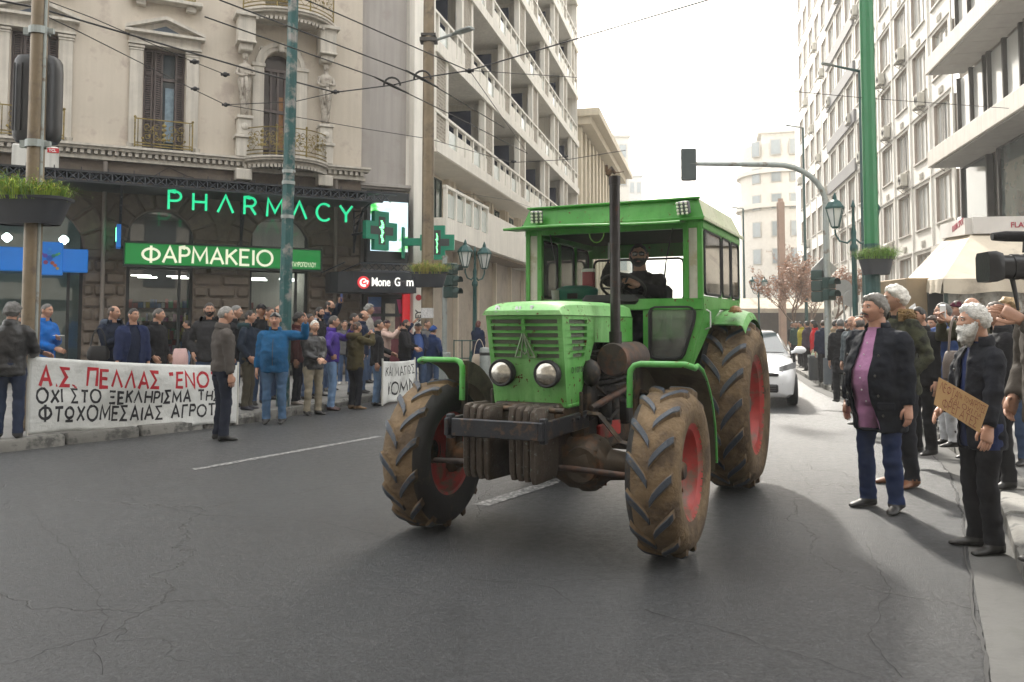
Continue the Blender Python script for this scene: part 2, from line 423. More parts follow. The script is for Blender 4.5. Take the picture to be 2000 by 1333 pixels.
g = MB().add([(-600, -300, -.02), (600, -300, -.02), (600, 1500, -.02), (-600, 1500, -.02)], [(0, 1, 2, 3)])
tag(g.build("ground", mat("earth_concrete", (.2, .19, .175), .9, var=.2)), kind="structure")
def strip(name, A, B, z, m, kind="structure"):
    mb = MB(); n = len(A)
    mb.add([(p.x, p.y, z) for p in A] + [(p.x, p.y, z) for p in B], [(i, i + 1, n + i + 1, n + i) for i in range(n - 1)])
    return tag(mb.build(name, m), kind=kind)
rd = MB().add([(-70, -60, 0), (90, -60, 0), (90, 300, 0), (-70, 300, 0)], [(0, 1, 2, 3)])
tag(rd.build("road", asphalt()), kind="structure")
def offs(line, d):
    out = []
    for i, p in enumerate(line):
        t = (line[min(i + 1, len(line) - 1)] - line[max(i - 1, 0)]).normalized(); out.append(p + Vector((-t.y, t.x, 0)) * d)
    return out
m_pave = mat("pavement_slab", (.19, .185, .175), .85, var=.22, scale=2.5, bump=.2, bscale=25)
m_kerb = mat("kerb_stone", (.17, .165, .15), .85, var=.25, scale=5, bump=.5, bscale=18, rnd=.2, dirt=((.06, .06, .055), .4, 5))
PL = strip("pavement_left", offs(KL, .27), [p + Vector((-45, 12, 0)) for p in KL], PAVE - .004, m_pave)
PR = strip("pavement_right", offs(KR, -.27), [p + Vector((45, -12, 0)) for p in KR], PAVE - .004, m_pave)
m_gut = mat("gutter_concrete", (.08, .079, .075), .85, var=.25, scale=3, bump=.35, bscale=30, dirt=((.07, .07, .065), .4, 3))
strip("gutter", offs(KR, 0.0), offs(KR, .27), .004, m_gut)
# tar seam where the gutter meets the asphalt, broken and uneven
mb = MB(); rg = random.Random(3); ln = offs(KR, .285)
for i in range(len(ln) - 1):
    if ln[i].y > 40 or ln[i].y < -2: continue
    n = 12; t = (ln[i + 1] - ln[i]).normalized(); s_ = Vector((-t.y, t.x, 0)); row = []
    for k in range(n + 1):
        a = ln[i].lerp(ln[i + 1], k / n); j = .03 * mnoise.noise(a * 1.7) + .014 * mnoise.noise(a * 9); w = .006 + .011 * abs(mnoise.noise(a * 4 + Vector((9, 0, 0))))
        row.append([a + s_ * (j - w) + Vector((0, 0, .008)), a + s_ * (j + w) + Vector((0, 0, .008))])
    mb.grid(row)
tag(mb.build("road_crack", mat("tar_seam", (.02, .02, .02), .8, var=.3)), kind="structure")
# kerb stones, each its own piece
def kerb(line, root, side):
    rg = random.Random(11 if side > 0 else 12); mesh = []
    for q in range(6):
        b = MB().box((0, 0, 0), (.97 + .004 * q, .3, .3), b=.025 + .004 * q)
        b.v = [(x + rg.uniform(-.006, .006), y + rg.uniform(-.012, .012), z + rg.uniform(-.008, .008)) for x, y, z in b.v]
        mesh.append(b.mesh("kerb_stone", m_kerb, True))
    d = 0.0; acc = []
    L = [0]
    for i in range(1, len(line)): L.append(L[-1] + (line[i] - line[i - 1]).length)
    s_ = 0.0; i = 0
    while s_ < L[-1]:
        while i < len(L) - 2 and L[i + 1] < s_: i += 1
        t = (s_ - L[i]) / (L[i + 1] - L[i]); p = line[i].lerp(line[i + 1], t); dr = (line[i + 1] - line[i]).normalized()
        s_ += 1.0
        if p.y < -1 or p.y > 75: continue
        a = atan2(dr.y, dr.x); nrm = Vector((-dr.y, dr.x, 0)) * side
        q = p + nrm * .15
        obj("kerb_stone", mesh[rg.randrange(6)], root, T(q.x, q.y, PAVE - .15 + rg.uniform(-.008, .006)) @ RZ(a + rg.uniform(-.012, .012)))
kerb(KL, PL, 1); kerb(KR, PR, -1)
# white lane dashes, worn
m_line = mat("road_paint", (.33, .33, .32), .6, var=.25, scale=20, dirt=((.06, .06, .062), .75, 22), bump=.2, bscale=200)
def dash(a, b, w):
    A, B = G(*a), G(*b); t = (B - A).normalized(); s_ = Vector((-t.y, t.x, 0)) * w / 2
    mb = MB(); n = 10
    mb.grid([[A.lerp(B, i / n) + s_ * k + Vector((0, 0, .004)) for k in (-1, 1)] for i in range(n + 1)])
    tag(mb.build("lane_marking", m_line), kind="structure")
# long hairline cracks wandering over the asphalt
def crack(pts, w, seed):
    rg = random.Random(seed); P = [G(*q) for q in pts]; row = []; mb = MB()
    for a, b in zip(P[:-1], P[1:]):
        n = max(4, int((b - a).length / .05))
        for k in range(n):
            p = a.lerp(b, k / n); t = (b - a).normalized(); s_ = Vector((-t.y, t.x, 0)); p = p + s_ * (.05 * mnoise.noise(p * 3.1) + .025 * mnoise.noise(p * 11)); ww = w * .55 * (.35 + 1.1 * abs(mnoise.noise(p * 5 + Vector((seed, 0, 0)))))
            row.append([p + s_ * ww + Vector((0, 0, .003)), p - s_ * ww + Vector((0, 0, .003))])
    mb.grid(row); tag(mb.build("road_crack", MATS["tar_seam"]), kind="structure")
crack([(318, 990), (400, 1008), (560, 1012), (640, 1025), (760, 1052)], .006, 1); crack([(1262, 1190), (1340, 1212), (1430, 1240), (1500, 1270), (1600, 1290), (1720, 1336)], .006, 2)
crack([(60, 1000), (140, 1080), (200, 1190), (190, 1330)], .004, 3); crack([(900, 1130), (980, 1138), (1080, 1150), (1130, 1190)], .004, 4); crack([(1500, 880), (1570, 930), (1600, 990)], .004, 5); crack([(1690, 1060), (1740, 1150), (1700, 1240), (1760, 1333)], .004, 6)
dash((378, 918), (742, 853), .12); dash((938, 988), (1100, 936), .15)
dash((1180, 905), (1300, 862), .13); dash((1330, 800), (1385, 765), .13); dash((1405, 748), (1430, 722), .13)
# ================================================================ tractor (local x forward, y = its left, z up)
def paint(name, base, fade, rustamt=.25, fadeamt=.5, rough=.35):
    m = bpy.data.materials.new(name); m.use_nodes = True; nt = m.node_tree; N = nt.nodes; L = nt.links; P = N["Principled BSDF"]
    tc = N.new("ShaderNodeTexCoord")
    def nz(s_, d=5, r=.6, st=None):
        n = N.new("ShaderNodeTexNoise"); n.inputs["Scale"].default_value = s_; n.inputs["Detail"].default_value = d; n.inputs["Roughness"].default_value = r
        if st:
            mp = N.new("ShaderNodeMapping"); mp.inputs["Scale"].default_value = st; L.new(tc.outputs["Object"], mp.inputs[0]); L.new(mp.outputs[0], n.inputs["Vector"])
        else: L.new(tc.outputs["Object"], n.inputs["Vector"])
        return n.outputs[0]
    def rng(s_, a, b, c=0, d=1):
        r = N.new("ShaderNodeMapRange"); r.inputs[1].default_value = a; r.inputs[2].default_value = b; r.inputs[3].default_value = c; r.inputs[4].default_value = d; L.new(s_, r.inputs[0]); return r.outputs[0]
    def mix(f, a, b):
        x = N.new("ShaderNodeMix"); x.data_type = 'RGBA'; L.new(f, x.inputs[0])
        for k, q in ((6, a), (7, b)):
            if isinstance(q, tuple): x.inputs[k].default_value = (*q, 1)
            else: L.new(q, x.inputs[k])
        return x.outputs[2]
    c = mix(rng(nz(2.1, 6, .6), .5 - fadeamt * .25, .5 + .22), base, fade)
    c = mix(rng(nz(3.0, 5, .6, (6, 6, .7)), .5, .75, 0, .45), c, tuple(x * .6 for x in base))
    rust = rng(nz(19, 7, .65), .66 - rustamt * .1, .675 - rustamt * .1)
    c = mix(rust, c, (.11, .035, .015))
    c = mix(rng(nz(70, 4, .6), .62, .7, 0, .5), c, tuple(x * .7 for x in base))
    L.new(c, P.inputs["Base Color"]); L.new(rng(rust, 0, 1, rough, .85), P.inputs["Roughness"])
    bp = N.new("ShaderNodeBump"); bp.inputs["Strength"].default_value = .12; bp.inputs["Distance"].default_value = .01; L.new(nz(9, 4), bp.inputs["Height"]); L.new(bp.outputs[0], P.inputs["Normal"])
    return m
m_green = paint("tractor_green", (.05, .31, .033), (.15, .42, .14), .35, .5)
m_green2 = paint("tractor_green_faded", (.045, .29, .025), (.25, .52, .20), .42, .75, .42)
m_greend = paint("tractor_green_cab", (.045, .26, .03), (.12, .38, .09), .3, .3)
m_cream = paint("roof_cream", (.50, .54, .36), (.60, .60, .46), .1, .6, .5)
m_iron = mat("dirty_iron", (.045, .038, .032), .55, .5, var=.35, scale=9, bump=.35, bscale=40, dirt=((.13, .085, .05), .55, 7))
m_bar = mat("bar_steel", (.035, .037, .042), .45, .6, var=.3, scale=8, bump=.2, bscale=60, dirt=((.10, .065, .045), .3, 12))
m_weight = mat("weight_iron", (.065, .05, .038), .6, .35, var=.4, scale=12, bump=.4, bscale=50, dirt=((.16, .19, .16), .1, 38))
m_black = mat("black_rubber", (.012, .012, .013), .6, var=.2)
m_pipe = mat("exhaust_steel", (.05, .046, .045), .42, .7, var=.35, scale=14, bump=.2, bscale=30, dirt=((.07, .03, .02), .08, 9), streak=.5)
m_rust = mat("rusty_muffler", (.075, .06, .055), .6, .45, var=.3, scale=10, bump=.3, bscale=30, dirt=((.14, .075, .05), .45, 8))
m_red = mat("rim_red", (.36, .035, .028), .5, var=.3, scale=7, dirt=((.16, .09, .06), .35, 5), bump=.1, bscale=20)
m_tyre = mat("muddy_tyre", (.165, .113, .062), .88, var=.35, scale=7, bump=.7, bscale=28, dirt=((.085, .058, .035), .5, 4), bdist=.02)
m_tyrein = mat("tyre_rubber", (.018, .017, .016), .8, var=.3, bump=.4, bscale=30, dirt=((.06, .045, .03), .2, 5))
m_lug = mat("lug_rubber", (.036, .046, .062), .5, var=.3, scale=20, bump=.25, bscale=80, dirt=((.09, .07, .05), .22, 16))
m_lens = mat("lamp_glass", (.42, .40, .35), .14, .75, var=.3, scale=26, bump=.2, bscale=70, coat=1.0)
m_chrome = mat("dull_chrome", (.42, .42, .42), .35, .8, var=.2)
m_cabglass = glass_mat("cab_glass", (.95, .97, .96), .03, .0, .06)
m_dusty = glass_mat("dusty_glass", (.55, .62, .62), .08, .14, .33)
m_pale = mat("pale_dusty_panel", (.55, .54, .46), .45, var=.2, scale=4, streak=.35, dirt=((.35, .32, .22), .3, 6))
TR_F = Vector((-.432, -.902, 0)).normalized(); TR_L = Vector((-TR_F.y, TR_F.x, 0))
TR_M = Matrix.Identity(4)
for i in range(3): TR_M[i][0] = TR_F[i]; TR_M[i][1] = TR_L[i]; TR_M[i][3] = (.242, 6.025, 0)[i]
TR = thing("tractor", "old faded green farm tractor with a boxy cab driving along the road", "tractor", TR_M)
Y90 = Matrix(((1, 0, 0, 0), (0, 1, 0, 0), (0, 0, 1, 0), (0, 0, 0, 1)))
# ---- wheels
def wheel(R, w, rimr, nl, sgn, M, lugl, lugw, lugh, front):
    """rim is the part, tyre / hub / lugs its pieces; local axle along y, outward = +y*sgn"""
    S = Matrix(((1, 0, 0, 0), (0, 0, 1, 0), (0, -1, 0, 0), (0, 0, 0, 1)))   # lathe z -> y
    S = RX(-pi / 2) if sgn > 0 else RX(pi / 2)                         # lathe +z -> outward
    mb = MB(); h = w / 2
    prof = [(rimr * .30, h * .20), (rimr * .62, h * .12), (rimr * .80, h * .30), (rimr * .90, h * .74), (rimr * .99, h * .82), (rimr * 1.03, h * .9), (rimr * 1.03, h * .78), (rimr * .96, h * .70), (rimr * .90, 0), (rimr * .96, -h * .7), (rimr * 1.03, -h * .85), (rimr * .93, -h * .8), (rimr * .84, 0), (rimr * .6, -h * .02), (rimr * .3, h * .05)]
    mb.lathe(prof, 40, S)
    for k in range(8):
        a = 2 * pi * k / 8; mb.cyl(S @ Vector((rimr * .72 * cos(a), rimr * .72 * sin(a), h * .15)), S @ Vector((rimr * .72 * cos(a), rimr * .72 * sin(a), h * .30)), .016, 8)
    rim = mb.build("wheel", m_red, TR, True, M)
    # tyre carcass with a slightly uneven muddy skin
    t = MB(); ct = R - lugh
    tp_ = [(rimr * 1.0, h * .84), (rimr * 1.06, h * .96), (rimr * 1.06 + (ct - rimr) * .35, h * 1.06), (ct - (ct - rimr) * .30, h * 1.04), (ct - .045 * R / .575, h * .93), (ct - .012, h * .72), (ct, h * .35), (ct + .004, 0)]
    tp_ = tp_ + [(r, -z) for r, z in tp_[-2::-1]]
    t.lathe(tp_, 56, S)
    npf = len(tp_); rg = random.Random(int(R * 1000))
    ob = t.build("tyre", [m_tyre, m_tyrein], rim, 'all')
    # the inward sidewall keeps its bare rubber
    mi = []
    for f in t.f: 
        zz = [(S.inverted() @ Vector(t.v[i])) for i in f]; rr = sum(hypot(p.x, p.y) for p in zz) / 4; z_ = sum(p.z for p in zz) / 4
        mi.append(1 if (z_ < -h * .80) else 0)
    ob.data.polygons.foreach_set("material_index", mi)
    # hub
    hb = MB().lathe([(0.001, h * .62), (rimr * .16, h * .62), (rimr * .2, h * .5), (rimr * .2, h * .34), (rimr * .38, h * .32), (rimr * .38, h * .1)], 20, S)
    for k in range(8):
        a = 2 * pi * k / 8 + .2; hb.cyl(S @ Vector((rimr * .30 * cos(a), rimr * .30 * sin(a), h * .3)), S @ Vector((rimr * .30 * cos(a), rimr * .30 * sin(a), h * .42)), .014, 6)
    hb.build("hub", m_iron, rim, True)
    # lugs: curved bars, worn dark tops on muddy flanks
    for side in (-1, 1):
        lm = MB(); n = 9; rings = []
        for i in range(n):
            q = i / (n - 1)                       # 0 near the centre line, 1 at the shoulder
            z = side * (.006 + h * .86 * q)
            ang = (q ** .8) * lugl / R           # shoulder end leads
            top = R - .5 * max(0, q - .72) ** 1.6 * R * .55; bot = ct - .02 - .9 * max(0, q - .7) ** 1.6 * R * .35
            hw = lugw / 2 * (.80 if i in (0, n - 1) else 1.0)
            def pt(r, da): a = ang + da; return Vector((r * cos(a), r * sin(a), z))
            rings.append([pt(bot, -(hw + .016) / R), pt(top - .006, -hw / R), pt(top, -hw * .75 / R), pt(top, hw * .75 / R), pt(top - .006, hw / R), pt(bot, (hw + .016) / R)])
        V = [p for r_ in rings for p in r_]; F_ = []; MI = []
        for i in range(n - 1):
            for j in range(5):
                F_.append((i * 6 + j, i * 6 + j + 1, (i + 1) * 6 + j + 1, (i + 1) * 6 + j)); MI.append(1 if j in (0, 4) else 0)
        F_ += [(0, 5, 4, 3, 2, 1), tuple((n - 1) * 6 + j for j in range(6))]; MI += [0, 1]
        lm.v = [tuple(p) for p in V]; lm.f = F_; lm.m = MI
        me = lm.mesh("lug", [m_lug, m_tyre], False); fixnormals(me)
        for k in range(nl):
            a = 2 * pi * (k + (.5 if side > 0 else 0)) / nl
            o = obj("lug", me, rim, S @ RZ(a) if sgn < 0 else S @ RZ(a))
    return rim
RF, RR_ = .565, .79
# lathe z->outward; for both sides the V must open upward at the front of the tyre
def wheel_lr(x, y, R, w, rimr, nl, lugl, lugw, lugh, front):
    sg = 1 if y > 0 else -1
    return wheel(R, w, rimr, nl, sg, T(x, y, R), lugl * (-1 if sg > 0 else 1), lugw, lugh, front)
wheel_lr(0, .925, RF, .33, .315, 14, .17, .060, .024, True)
wheel_lr(0, -.925, RF, .33, .315, 14, .17, .060, .024, True)
wheel_lr(-2.58, .895, RR_, .43, .46, 17, .24, .074, .032, False)
wheel_lr(-2.58, -.895, RR_, .43, .46, 17, .24, .074, .032, False)
# ---- bonnet
XT, XB, ZB, ZS = .385, .265, 1.0, 1.615     # front panel leans: top x, bottom x
HWB = .29
def fx_(z): return XB + (XT - XB) * (z - ZB) / (ZS - ZB)
rows = [(1.588 - i * .0475, 1.588 - i * .0475 - .028) for i in range(6)]
wi = [.012, .012, .02, .042, .062, .082]
holes = []
for (zt, zb), w_ in zip(rows, wi): holes += [(-.255, -w_, zb, zt), (w_, .255, zb, zt)]
mb = MB()
FM = Matrix.Identity(4)
holed(mb, -HWB, HWB, ZB, ZS, holes, FM, .02, fmap=lambda u, y, z: Vector((fx_(z) + y + .012 * (1 - (u / HWB) ** 2), u * (1 - .04 * (ZS - z) / .6), z)))
# side cheeks with louvres, slanted rear edge, and the upper rear bonnet side
for sg in (-1, 1):
    hs = [(-.085 + i * .006, .275 - i * .012, zb, zt) for i, (zt, zb) in enumerate(rows)]
    side = MB()
    def smap(u, y, z, sg=sg):
        k = max(0, (1.42 - z) / .42); rear = -.26 + .29 * min(1, k)
        f = (u + .26) / (.26 + .385)                       # 0 rear .. 1 front
        x = rear + (fx_(z) - rear) * f
        return Vector((x, sg * (HWB * (1 - .04 * (ZS - z) / .6) + .012 * sin(pi * min(1, max(0, f))) + y), z))
    holed(side, -.26, .385, ZB, ZS, [(a, b, c, d) for a, b, c, d in hs], FM, .02, fmap=smap)
    mb.add(side.v, side.f)
    mb.add([(-.26, sg * HWB, 1.42), (-.74, sg * HWB, 1.41), (-.74, sg * HWB, ZS), (-.26, sg * HWB, ZS)], [(0, 1, 2, 3)])
    mb.add([(-.26, sg * HWB, 1.42), (-.74, sg * HWB, 1.41), (-.74, sg * (HWB - .03), 1.41), (-.26, sg * (HWB - .03), 1.42)], [(0, 1, 2, 3)])
    mb.box((-.985, sg * (HWB - .01), 1.51), (.46, .02, .21), b=.006)
    mb.box((.12, sg * (HWB - .02), ZB - .012), (.26, .03, .03), b=.008)       # rolled lower lip
mb.box((XB - .012, 0, ZB - .008), (.03, HWB * 1.9, .03), b=.008)
bon = mb.build("bonnet", m_green2, TR); fixnormals(bon.data)
# screens behind the grille
def mesh_screen():
    m = bpy.data.materials.new("grille_screen"); m.use_nodes = True; N = m.node_tree.nodes; L = m.node_tree.links; P = N["Principled BSDF"]
    tc = N.new("ShaderNodeTexCoord"); w = N.new("ShaderNodeTexChecker"); w.inputs["Scale"].default_value = 170; w.inputs[1].default_value = (.26, .28, .22, 1); w.inputs[2].default_value = (.012, .013, .012, 1)
    L.new(tc.outputs["Object"], w.inputs["Vector"]); L.new(w.outputs[0], P.inputs["Base Color"]); P.inputs["Roughness"].default_value = .5; return m
m_scr = mesh_screen()
MB().add([(fx_(1.29) - .018, -.27, 1.29), (fx_(1.29) - .018, .27, 1.29), (fx_(1.6) - .018, .27, 1.6), (fx_(1.6) - .018, -.27, 1.6)], [(0, 1, 2, 3)]).build("grille_screen", m_scr, bon)
for sg in (-1, 1):
    MB().add([(-.15, sg * .272, 1.3), (.3, sg * .272, 1.3), (.3, sg * .272, 1.6), (-.15, sg * .272, 1.6)], [(0, 1, 2, 3)]).build("grille_screen", m_scr, bon)
# lid: rounded cap
def lid_ring(x, zt, hw, zb=ZS + .003, hwb=HWB + .012):
    R_ = [(-hwb, zb)]
    for k in range(9):
        a = pi - pi * k / 8
        R_.append((hw * (abs(cos(a)) ** .45) * (1 if cos(a) > 0 else -1), zb + .028 + (zt - zb - .028) * (sin(a) ** .55)))
    R_.append((hwb, zb)); return [Vector((x, y, z)) for y, z in R_]
mb = MB()
rings = [lid_ring(.415, ZS + .034, .285), lid_ring(.405, ZS + .045, .288), lid_ring(.36, ZS + .078, .289), lid_ring(.29, ZS + .096, .29), lid_ring(.1, ZS + .108, .29), lid_ring(-.35, ZS + .115, .29), lid_ring(-.735, ZS + .118, .29)]
mb.loft(rings); mb.loft([lid_ring(-.745, ZS + .116, .29, ZS + .003, .298), lid_ring(-1.1, ZS + .112, .29, ZS + .003, .298), lid_ring(-1.19, ZS + .10, .285, ZS + .003, .29), lid_ring(-1.22, ZS + .07, .27, ZS + .003, .28)])
lid = mb.build("bonnet_lid", paint("bonnet_lid_mint", (.14, .44, .11), (.34, .60, .27), .25, .9, .4), TR, True); fixnormals(lid.data)
# nose lettering that lost some characters, and the triangular badge
for ch, y0 in (("D", -.2), ("U", -.04), ("Τ", .06)):
    l_, w_ = letters(ch, .036, .013, .006)
    l_.build("lettering", m_chrome, lid, M=T(.408, y0, ZS + .028) @ Matrix(((0, .9, -.43, 0), (1, 0, 0, 0), (0, .43, .9, 0), (0, 0, 0, 1))))
bd = MB(); zt, zb = 1.49, 1.325
for a, b in (((-.004, zt), (-.075, zb)), ((.004, zt), (.075, zb)), ((-.075, zb), (-.03, zb)), ((.03, zb), (.075, zb)), ((-.03, zb), (-.022, zb + .05)), ((.03, zb), (.022, zb + .05)), ((-.022, zb + .05), (0, zb + .02)), ((.022, zb + .05), (0, zb + .02)), ((0, zt - .01), (-.02, zb + .06)), ((0, zt - .01), (.02, zb + .06))):
    bd.tube([(fx_(a[1]) + .02, a[0], a[1]), (fx_(b[1]) + .02, b[0], b[1])], .006, 6)
bd.build("badge", mat("badge_metal", (.2, .26, .17), .4, .5, var=.3), bon)
me = font_mesh("D 100 06", .062, .0005)
me.materials.append(mat("decal_black", (.012, .012, .012), .5, var=.1))
for sg, x0 in ((1, .245),):
    obj("model_lettering", me, bon, Matrix(((-1, 0, 0, x0), (0, 0, 1, HWB + .0145), (0, 1, 0, 1.215), (0, 0, 0, 1))))
for sg in (-1, 1):
    C = Vector((fx_(1.215) + .012, sg * .172, 1.215)); Mx = T(*C) @ RY(pi / 2)
    h1 = MB().lathe([(.055, -.02), (.088, .0), (.096, .03), (.096, .062), (.087, .075), (.076, .07)], 28, Mx).build("headlight", m_black, TR, True)
    MB().lathe([(.079, .066), (.063, .080), (.036, .090), (.0005, .094)], 28, Mx).build("lens", m_lens, h1, True)
# ---- front weights, bar and brackets
for st, y0 in (("a", -.27), ("b", .065)):
    for k in range(4):
        y = y0 + k * .049 + .022
        prof = [(.45, 1.02), (.70, 1.035), (.745, 1.015), (.755, .96), (.745, .60), (.72, .55), (.40, .54), (.36, .60), (.36, .86), (.42, .90)]
        prof = [(px + random.uniform(-.004, .004), pz + random.uniform(-.006, .006) - .006 * k) for px, pz in prof]
        w_ = MB(); n = len(prof); c = Vector((.55, 0, .78))
        rgs = []
        for yy, ins in ((-.0225, .012), (-.013, 0), (.013, 0), (.0225, .012)):
            rgs.append([Vector((px + (c.x - px) * ins * 4, y + yy, pz + (c.z - pz) * ins * 4)) for px, pz in prof])
        w_.loft(rgs); o = w_.build("weight", m_weight, TR, True); fixnormals(o.data)
MB().box((.835, .01, .885), (.035, .62, .115), b=.006).build("front_bar", m_bar, TR)
for sg in (-1, 1):
    a = MB(); a.box((.44, sg * .335, .885), (.84, .03, .115), b=.005); a.box((.80, sg * .335, .885), (.05, .045, .16), b=.006)
    for x_ in (.12, .24, .34): a.cyl((x_, sg * .34, .91), (x_, sg * .365, .91), .013, 6)
    a.build("bar_arm", m_bar, TR)
    MB().box((.17, sg * .345, 1.0), (.028, .02, .17), b=.004).build("bonnet_latch", m_iron, TR)
MB().cyl((.52, -.36, .985), (.52, .36, .985), .02, 10).build("weight_rod", m_iron, TR, True)
# ---- chassis, engine
a = MB(); a.box((-.6, 0, .72), (1.9, .42, .34), b=.03); a.box((.1, 0, .92), (.5, .5, .18), b=.02); a.box((-2.0, 0, .68), (1.2, .5, .45), b=.05)
a.build("chassis", m_iron, TR)
e = MB(); e.box((-.7, 0, 1.08), (1.0, .40, .42), b=.03)
for i in range(6):
    x_ = -.28 - i * .165
    for k in range(7): e.cyl((x_, 0, 1.06 + k * .04), (x_, 0, 1.075 + k * .04), .0, 10, r2=0) if False else e.lathe([(.0, 1.06 + k * .045), (.11, 1.06 + k * .045), (.11, 1.075 + k * .045), (0, 1.075 + k * .045)], 10, T(x_, .18, 0))
e.box((-.15, .26, 1.0), (.16, .12, .3), b=.02); e.ball((-.1, .32, 1.2), (.08, .07, .1)); e.cyl((-.55, .27, .78), (-.55, .27, 1.0), .055, 12); e.cyl((-.75, .27, .8), (-.75, .27, 1.02), .05, 12); e.box((-1.0, .30, .85), (.3, .12, .2), b=.02)
e.tube([(-.2, .3, 1.12), (-.4, .36, 1.0), (-.7, .35, 1.04), (-.95, .33, .95)], .014, 6); e.tube([(-.15, .28, .9), (-.35, .38, .84), (-.6, .36, .9)], .012, 6)
e.build("engine", mat("engine_grime", (.03, .028, .026), .6, .4, var=.4, scale=10, bump=.3, dirt=((.10, .07, .045), .3, 7)), TR, True)
MB().box((-.55, .30, .74), (.5, .03, .12), b=.01).build("red_bracket", m_red, TR)
# ---- front axle
ax = MB(); ax.tube([(-.0, -.8, .56), (0, -.5, .57), (0, -.2, .58), (0, .1, .58)], [.07, .085, .10, .13], 14); ax.tube([(0, .1, .58), (0, .22, .58), (0, .38, .58), (0, .44, .58), (0, .5, .57), (0, .8, .565)], [.13, .19, .2, .17, .11, .075], 16)
ax.lathe([(.0, .16), (.12, .15), (.13, .12), (.13, .10)], 16, T(.03, .34, .58) @ RY(pi / 2)); ax.ball((0, .34, .46), (.13, .12, .09))
for k in range(10): ax.cyl((.165 * cos(k * .628), .41, .58 + .165 * sin(k * .628)), (.165 * cos(k * .628), .45, .58 + .165 * sin(k * .628)), .013, 6)
ax.box((.0, .27, .80), (.14, .10, .22), b=.02); ax.box((0, -.1, .78), (.16, .12, .2), b=.02)
for sg in (-1, 1): ax.box((0, sg * .76, .58), (.16, .09, .3), b=.03); ax.ball((0, sg * .70, .56), .10)
ax.build("front_axle", mat("axle_iron", (.075, .055, .036), .6, .3, var=.4, scale=8, bump=.3, bscale=35, dirt=((.17, .08, .035), .35, 5)), TR, True)
MB().tube([(.26, -.78, .55), (.29, -.3, .575), (.29, .3, .575), (.26, .78, .55)], .02, 10).build("tie_rod", m_rust, TR, True)
for sg in (-1, 1):
    MB().tube([(.05, sg * .34, .925), (.06, sg * .44, .92), (.06, sg * .52, .83), (.07, sg * .60, .74), (.08, sg * .72, .72)], .034, 4, sq=(.55, 1)).build("steering_arm", m_iron, TR)
MB().tube([(.06, .38, .965), (-.05, .40, .985), (-.8, .42, 1.08)], [.02, .026, .026], 10).build("drag_link", m_rust, TR, True)
# ---- muffler and exhaust stack
MB().tube([(-.25, .43, 1.295), (-.27, .43, 1.295), (-.29, .43, 1.295), (-.82, .43, 1.295), (-.85, .43, 1.295)], [.116, .122, .122, .122, .116], 22).build("muffler", m_rust, TR, True)
ex = MB(); EX = (-.335, .43)
ex.tube([(*EX, 1.36), (*EX, 1.50)], .048, 16); ex.tube([(*EX, 1.44), (*EX, 2.16)], .038, 16); ex.tube([(*EX, 2.16), (*EX, 2.18)], .041, 16); ex.tube([(*EX, 2.16), (*EX, 2.665)], .04, 16); ex.tube([(*EX, 2.605), (*EX, 2.67)], .044, 16)
ex.build("exhaust_pipe", m_pipe, TR, True)
MB().tube([(EX[0] + .02, EX[1] - .05, 2.68), (EX[0], EX[1] - .02, 2.725), (EX[0] - .02, EX[1] + .0, 2.695)], [.02, .026, .012], 8).box((EX[0] + .02, EX[1] - .055, 2.73), (.03, .02, .06), b=.004).tube([(EX[0] - .02, EX[1], 2.70), (EX[0] - .05, EX[1] + .06, 2.71)], .004, 5).build("rain_cap", m_iron, TR)
# ---- front mudguards with tube hoops
for sg in (-1, 1):
    pl = MB(); P = []
    for k in range(13):
        th = radians(88 + k * 8.4); r_ = .71 - .0012 * k
        P.append([Vector((r_ * cos(th) - .02, sg * (.70 + q * .38), .565 + r_ * sin(th))) for q in (0, .33, .66, 1)])
    pl.grid(P); Q = [[p + Vector((0, 0, -.008)) for p in r_] for r_ in P]; pl.grid([r_[::-1] for r_ in Q])
    # inner skirt
    sk = []
    for k in range(13):
        th = radians(88 + k * 8.4); sk.append([Vector((.71 * cos(th) - .02, sg * .70, .565 + .71 * sin(th))), Vector((.54 * cos(th) - .02, sg * .70, .565 + .54 * sin(th)))])
    pl.grid(sk)
    f = pl.build("front_mudguard", mat("mudguard_underside", (.10, .085, .055), .8, var=.3, scale=6, dirt=((.05, .04, .03), .4, 5)), TR, 'all')
    MB().tube([(.06, sg * .66, .98), (.055, sg * .66, 1.19), (.05, sg * .665, 1.235), (.04, sg * .69, 1.268), (.03, sg * .73, 1.28), (.02, sg * 1.04, 1.28), (0, sg * 1.075, 1.268), (-.06, sg * 1.085, 1.255)] + [(.715 * cos(radians(100 + k * 12)) - .02, sg * 1.085, .565 + .715 * sin(radians(100 + k * 12))) for k in range(8)], [.022] * 8 + [.015] * 2 + [.009] * 6, 12).build("hoop", m_green, f, True)
    MB().tube([(.0, sg * .70, .75), (-.02, sg * .68, 1.0), (-.04, sg * .69, 1.25)], .025, 8).build("stay", m_iron, f, True)
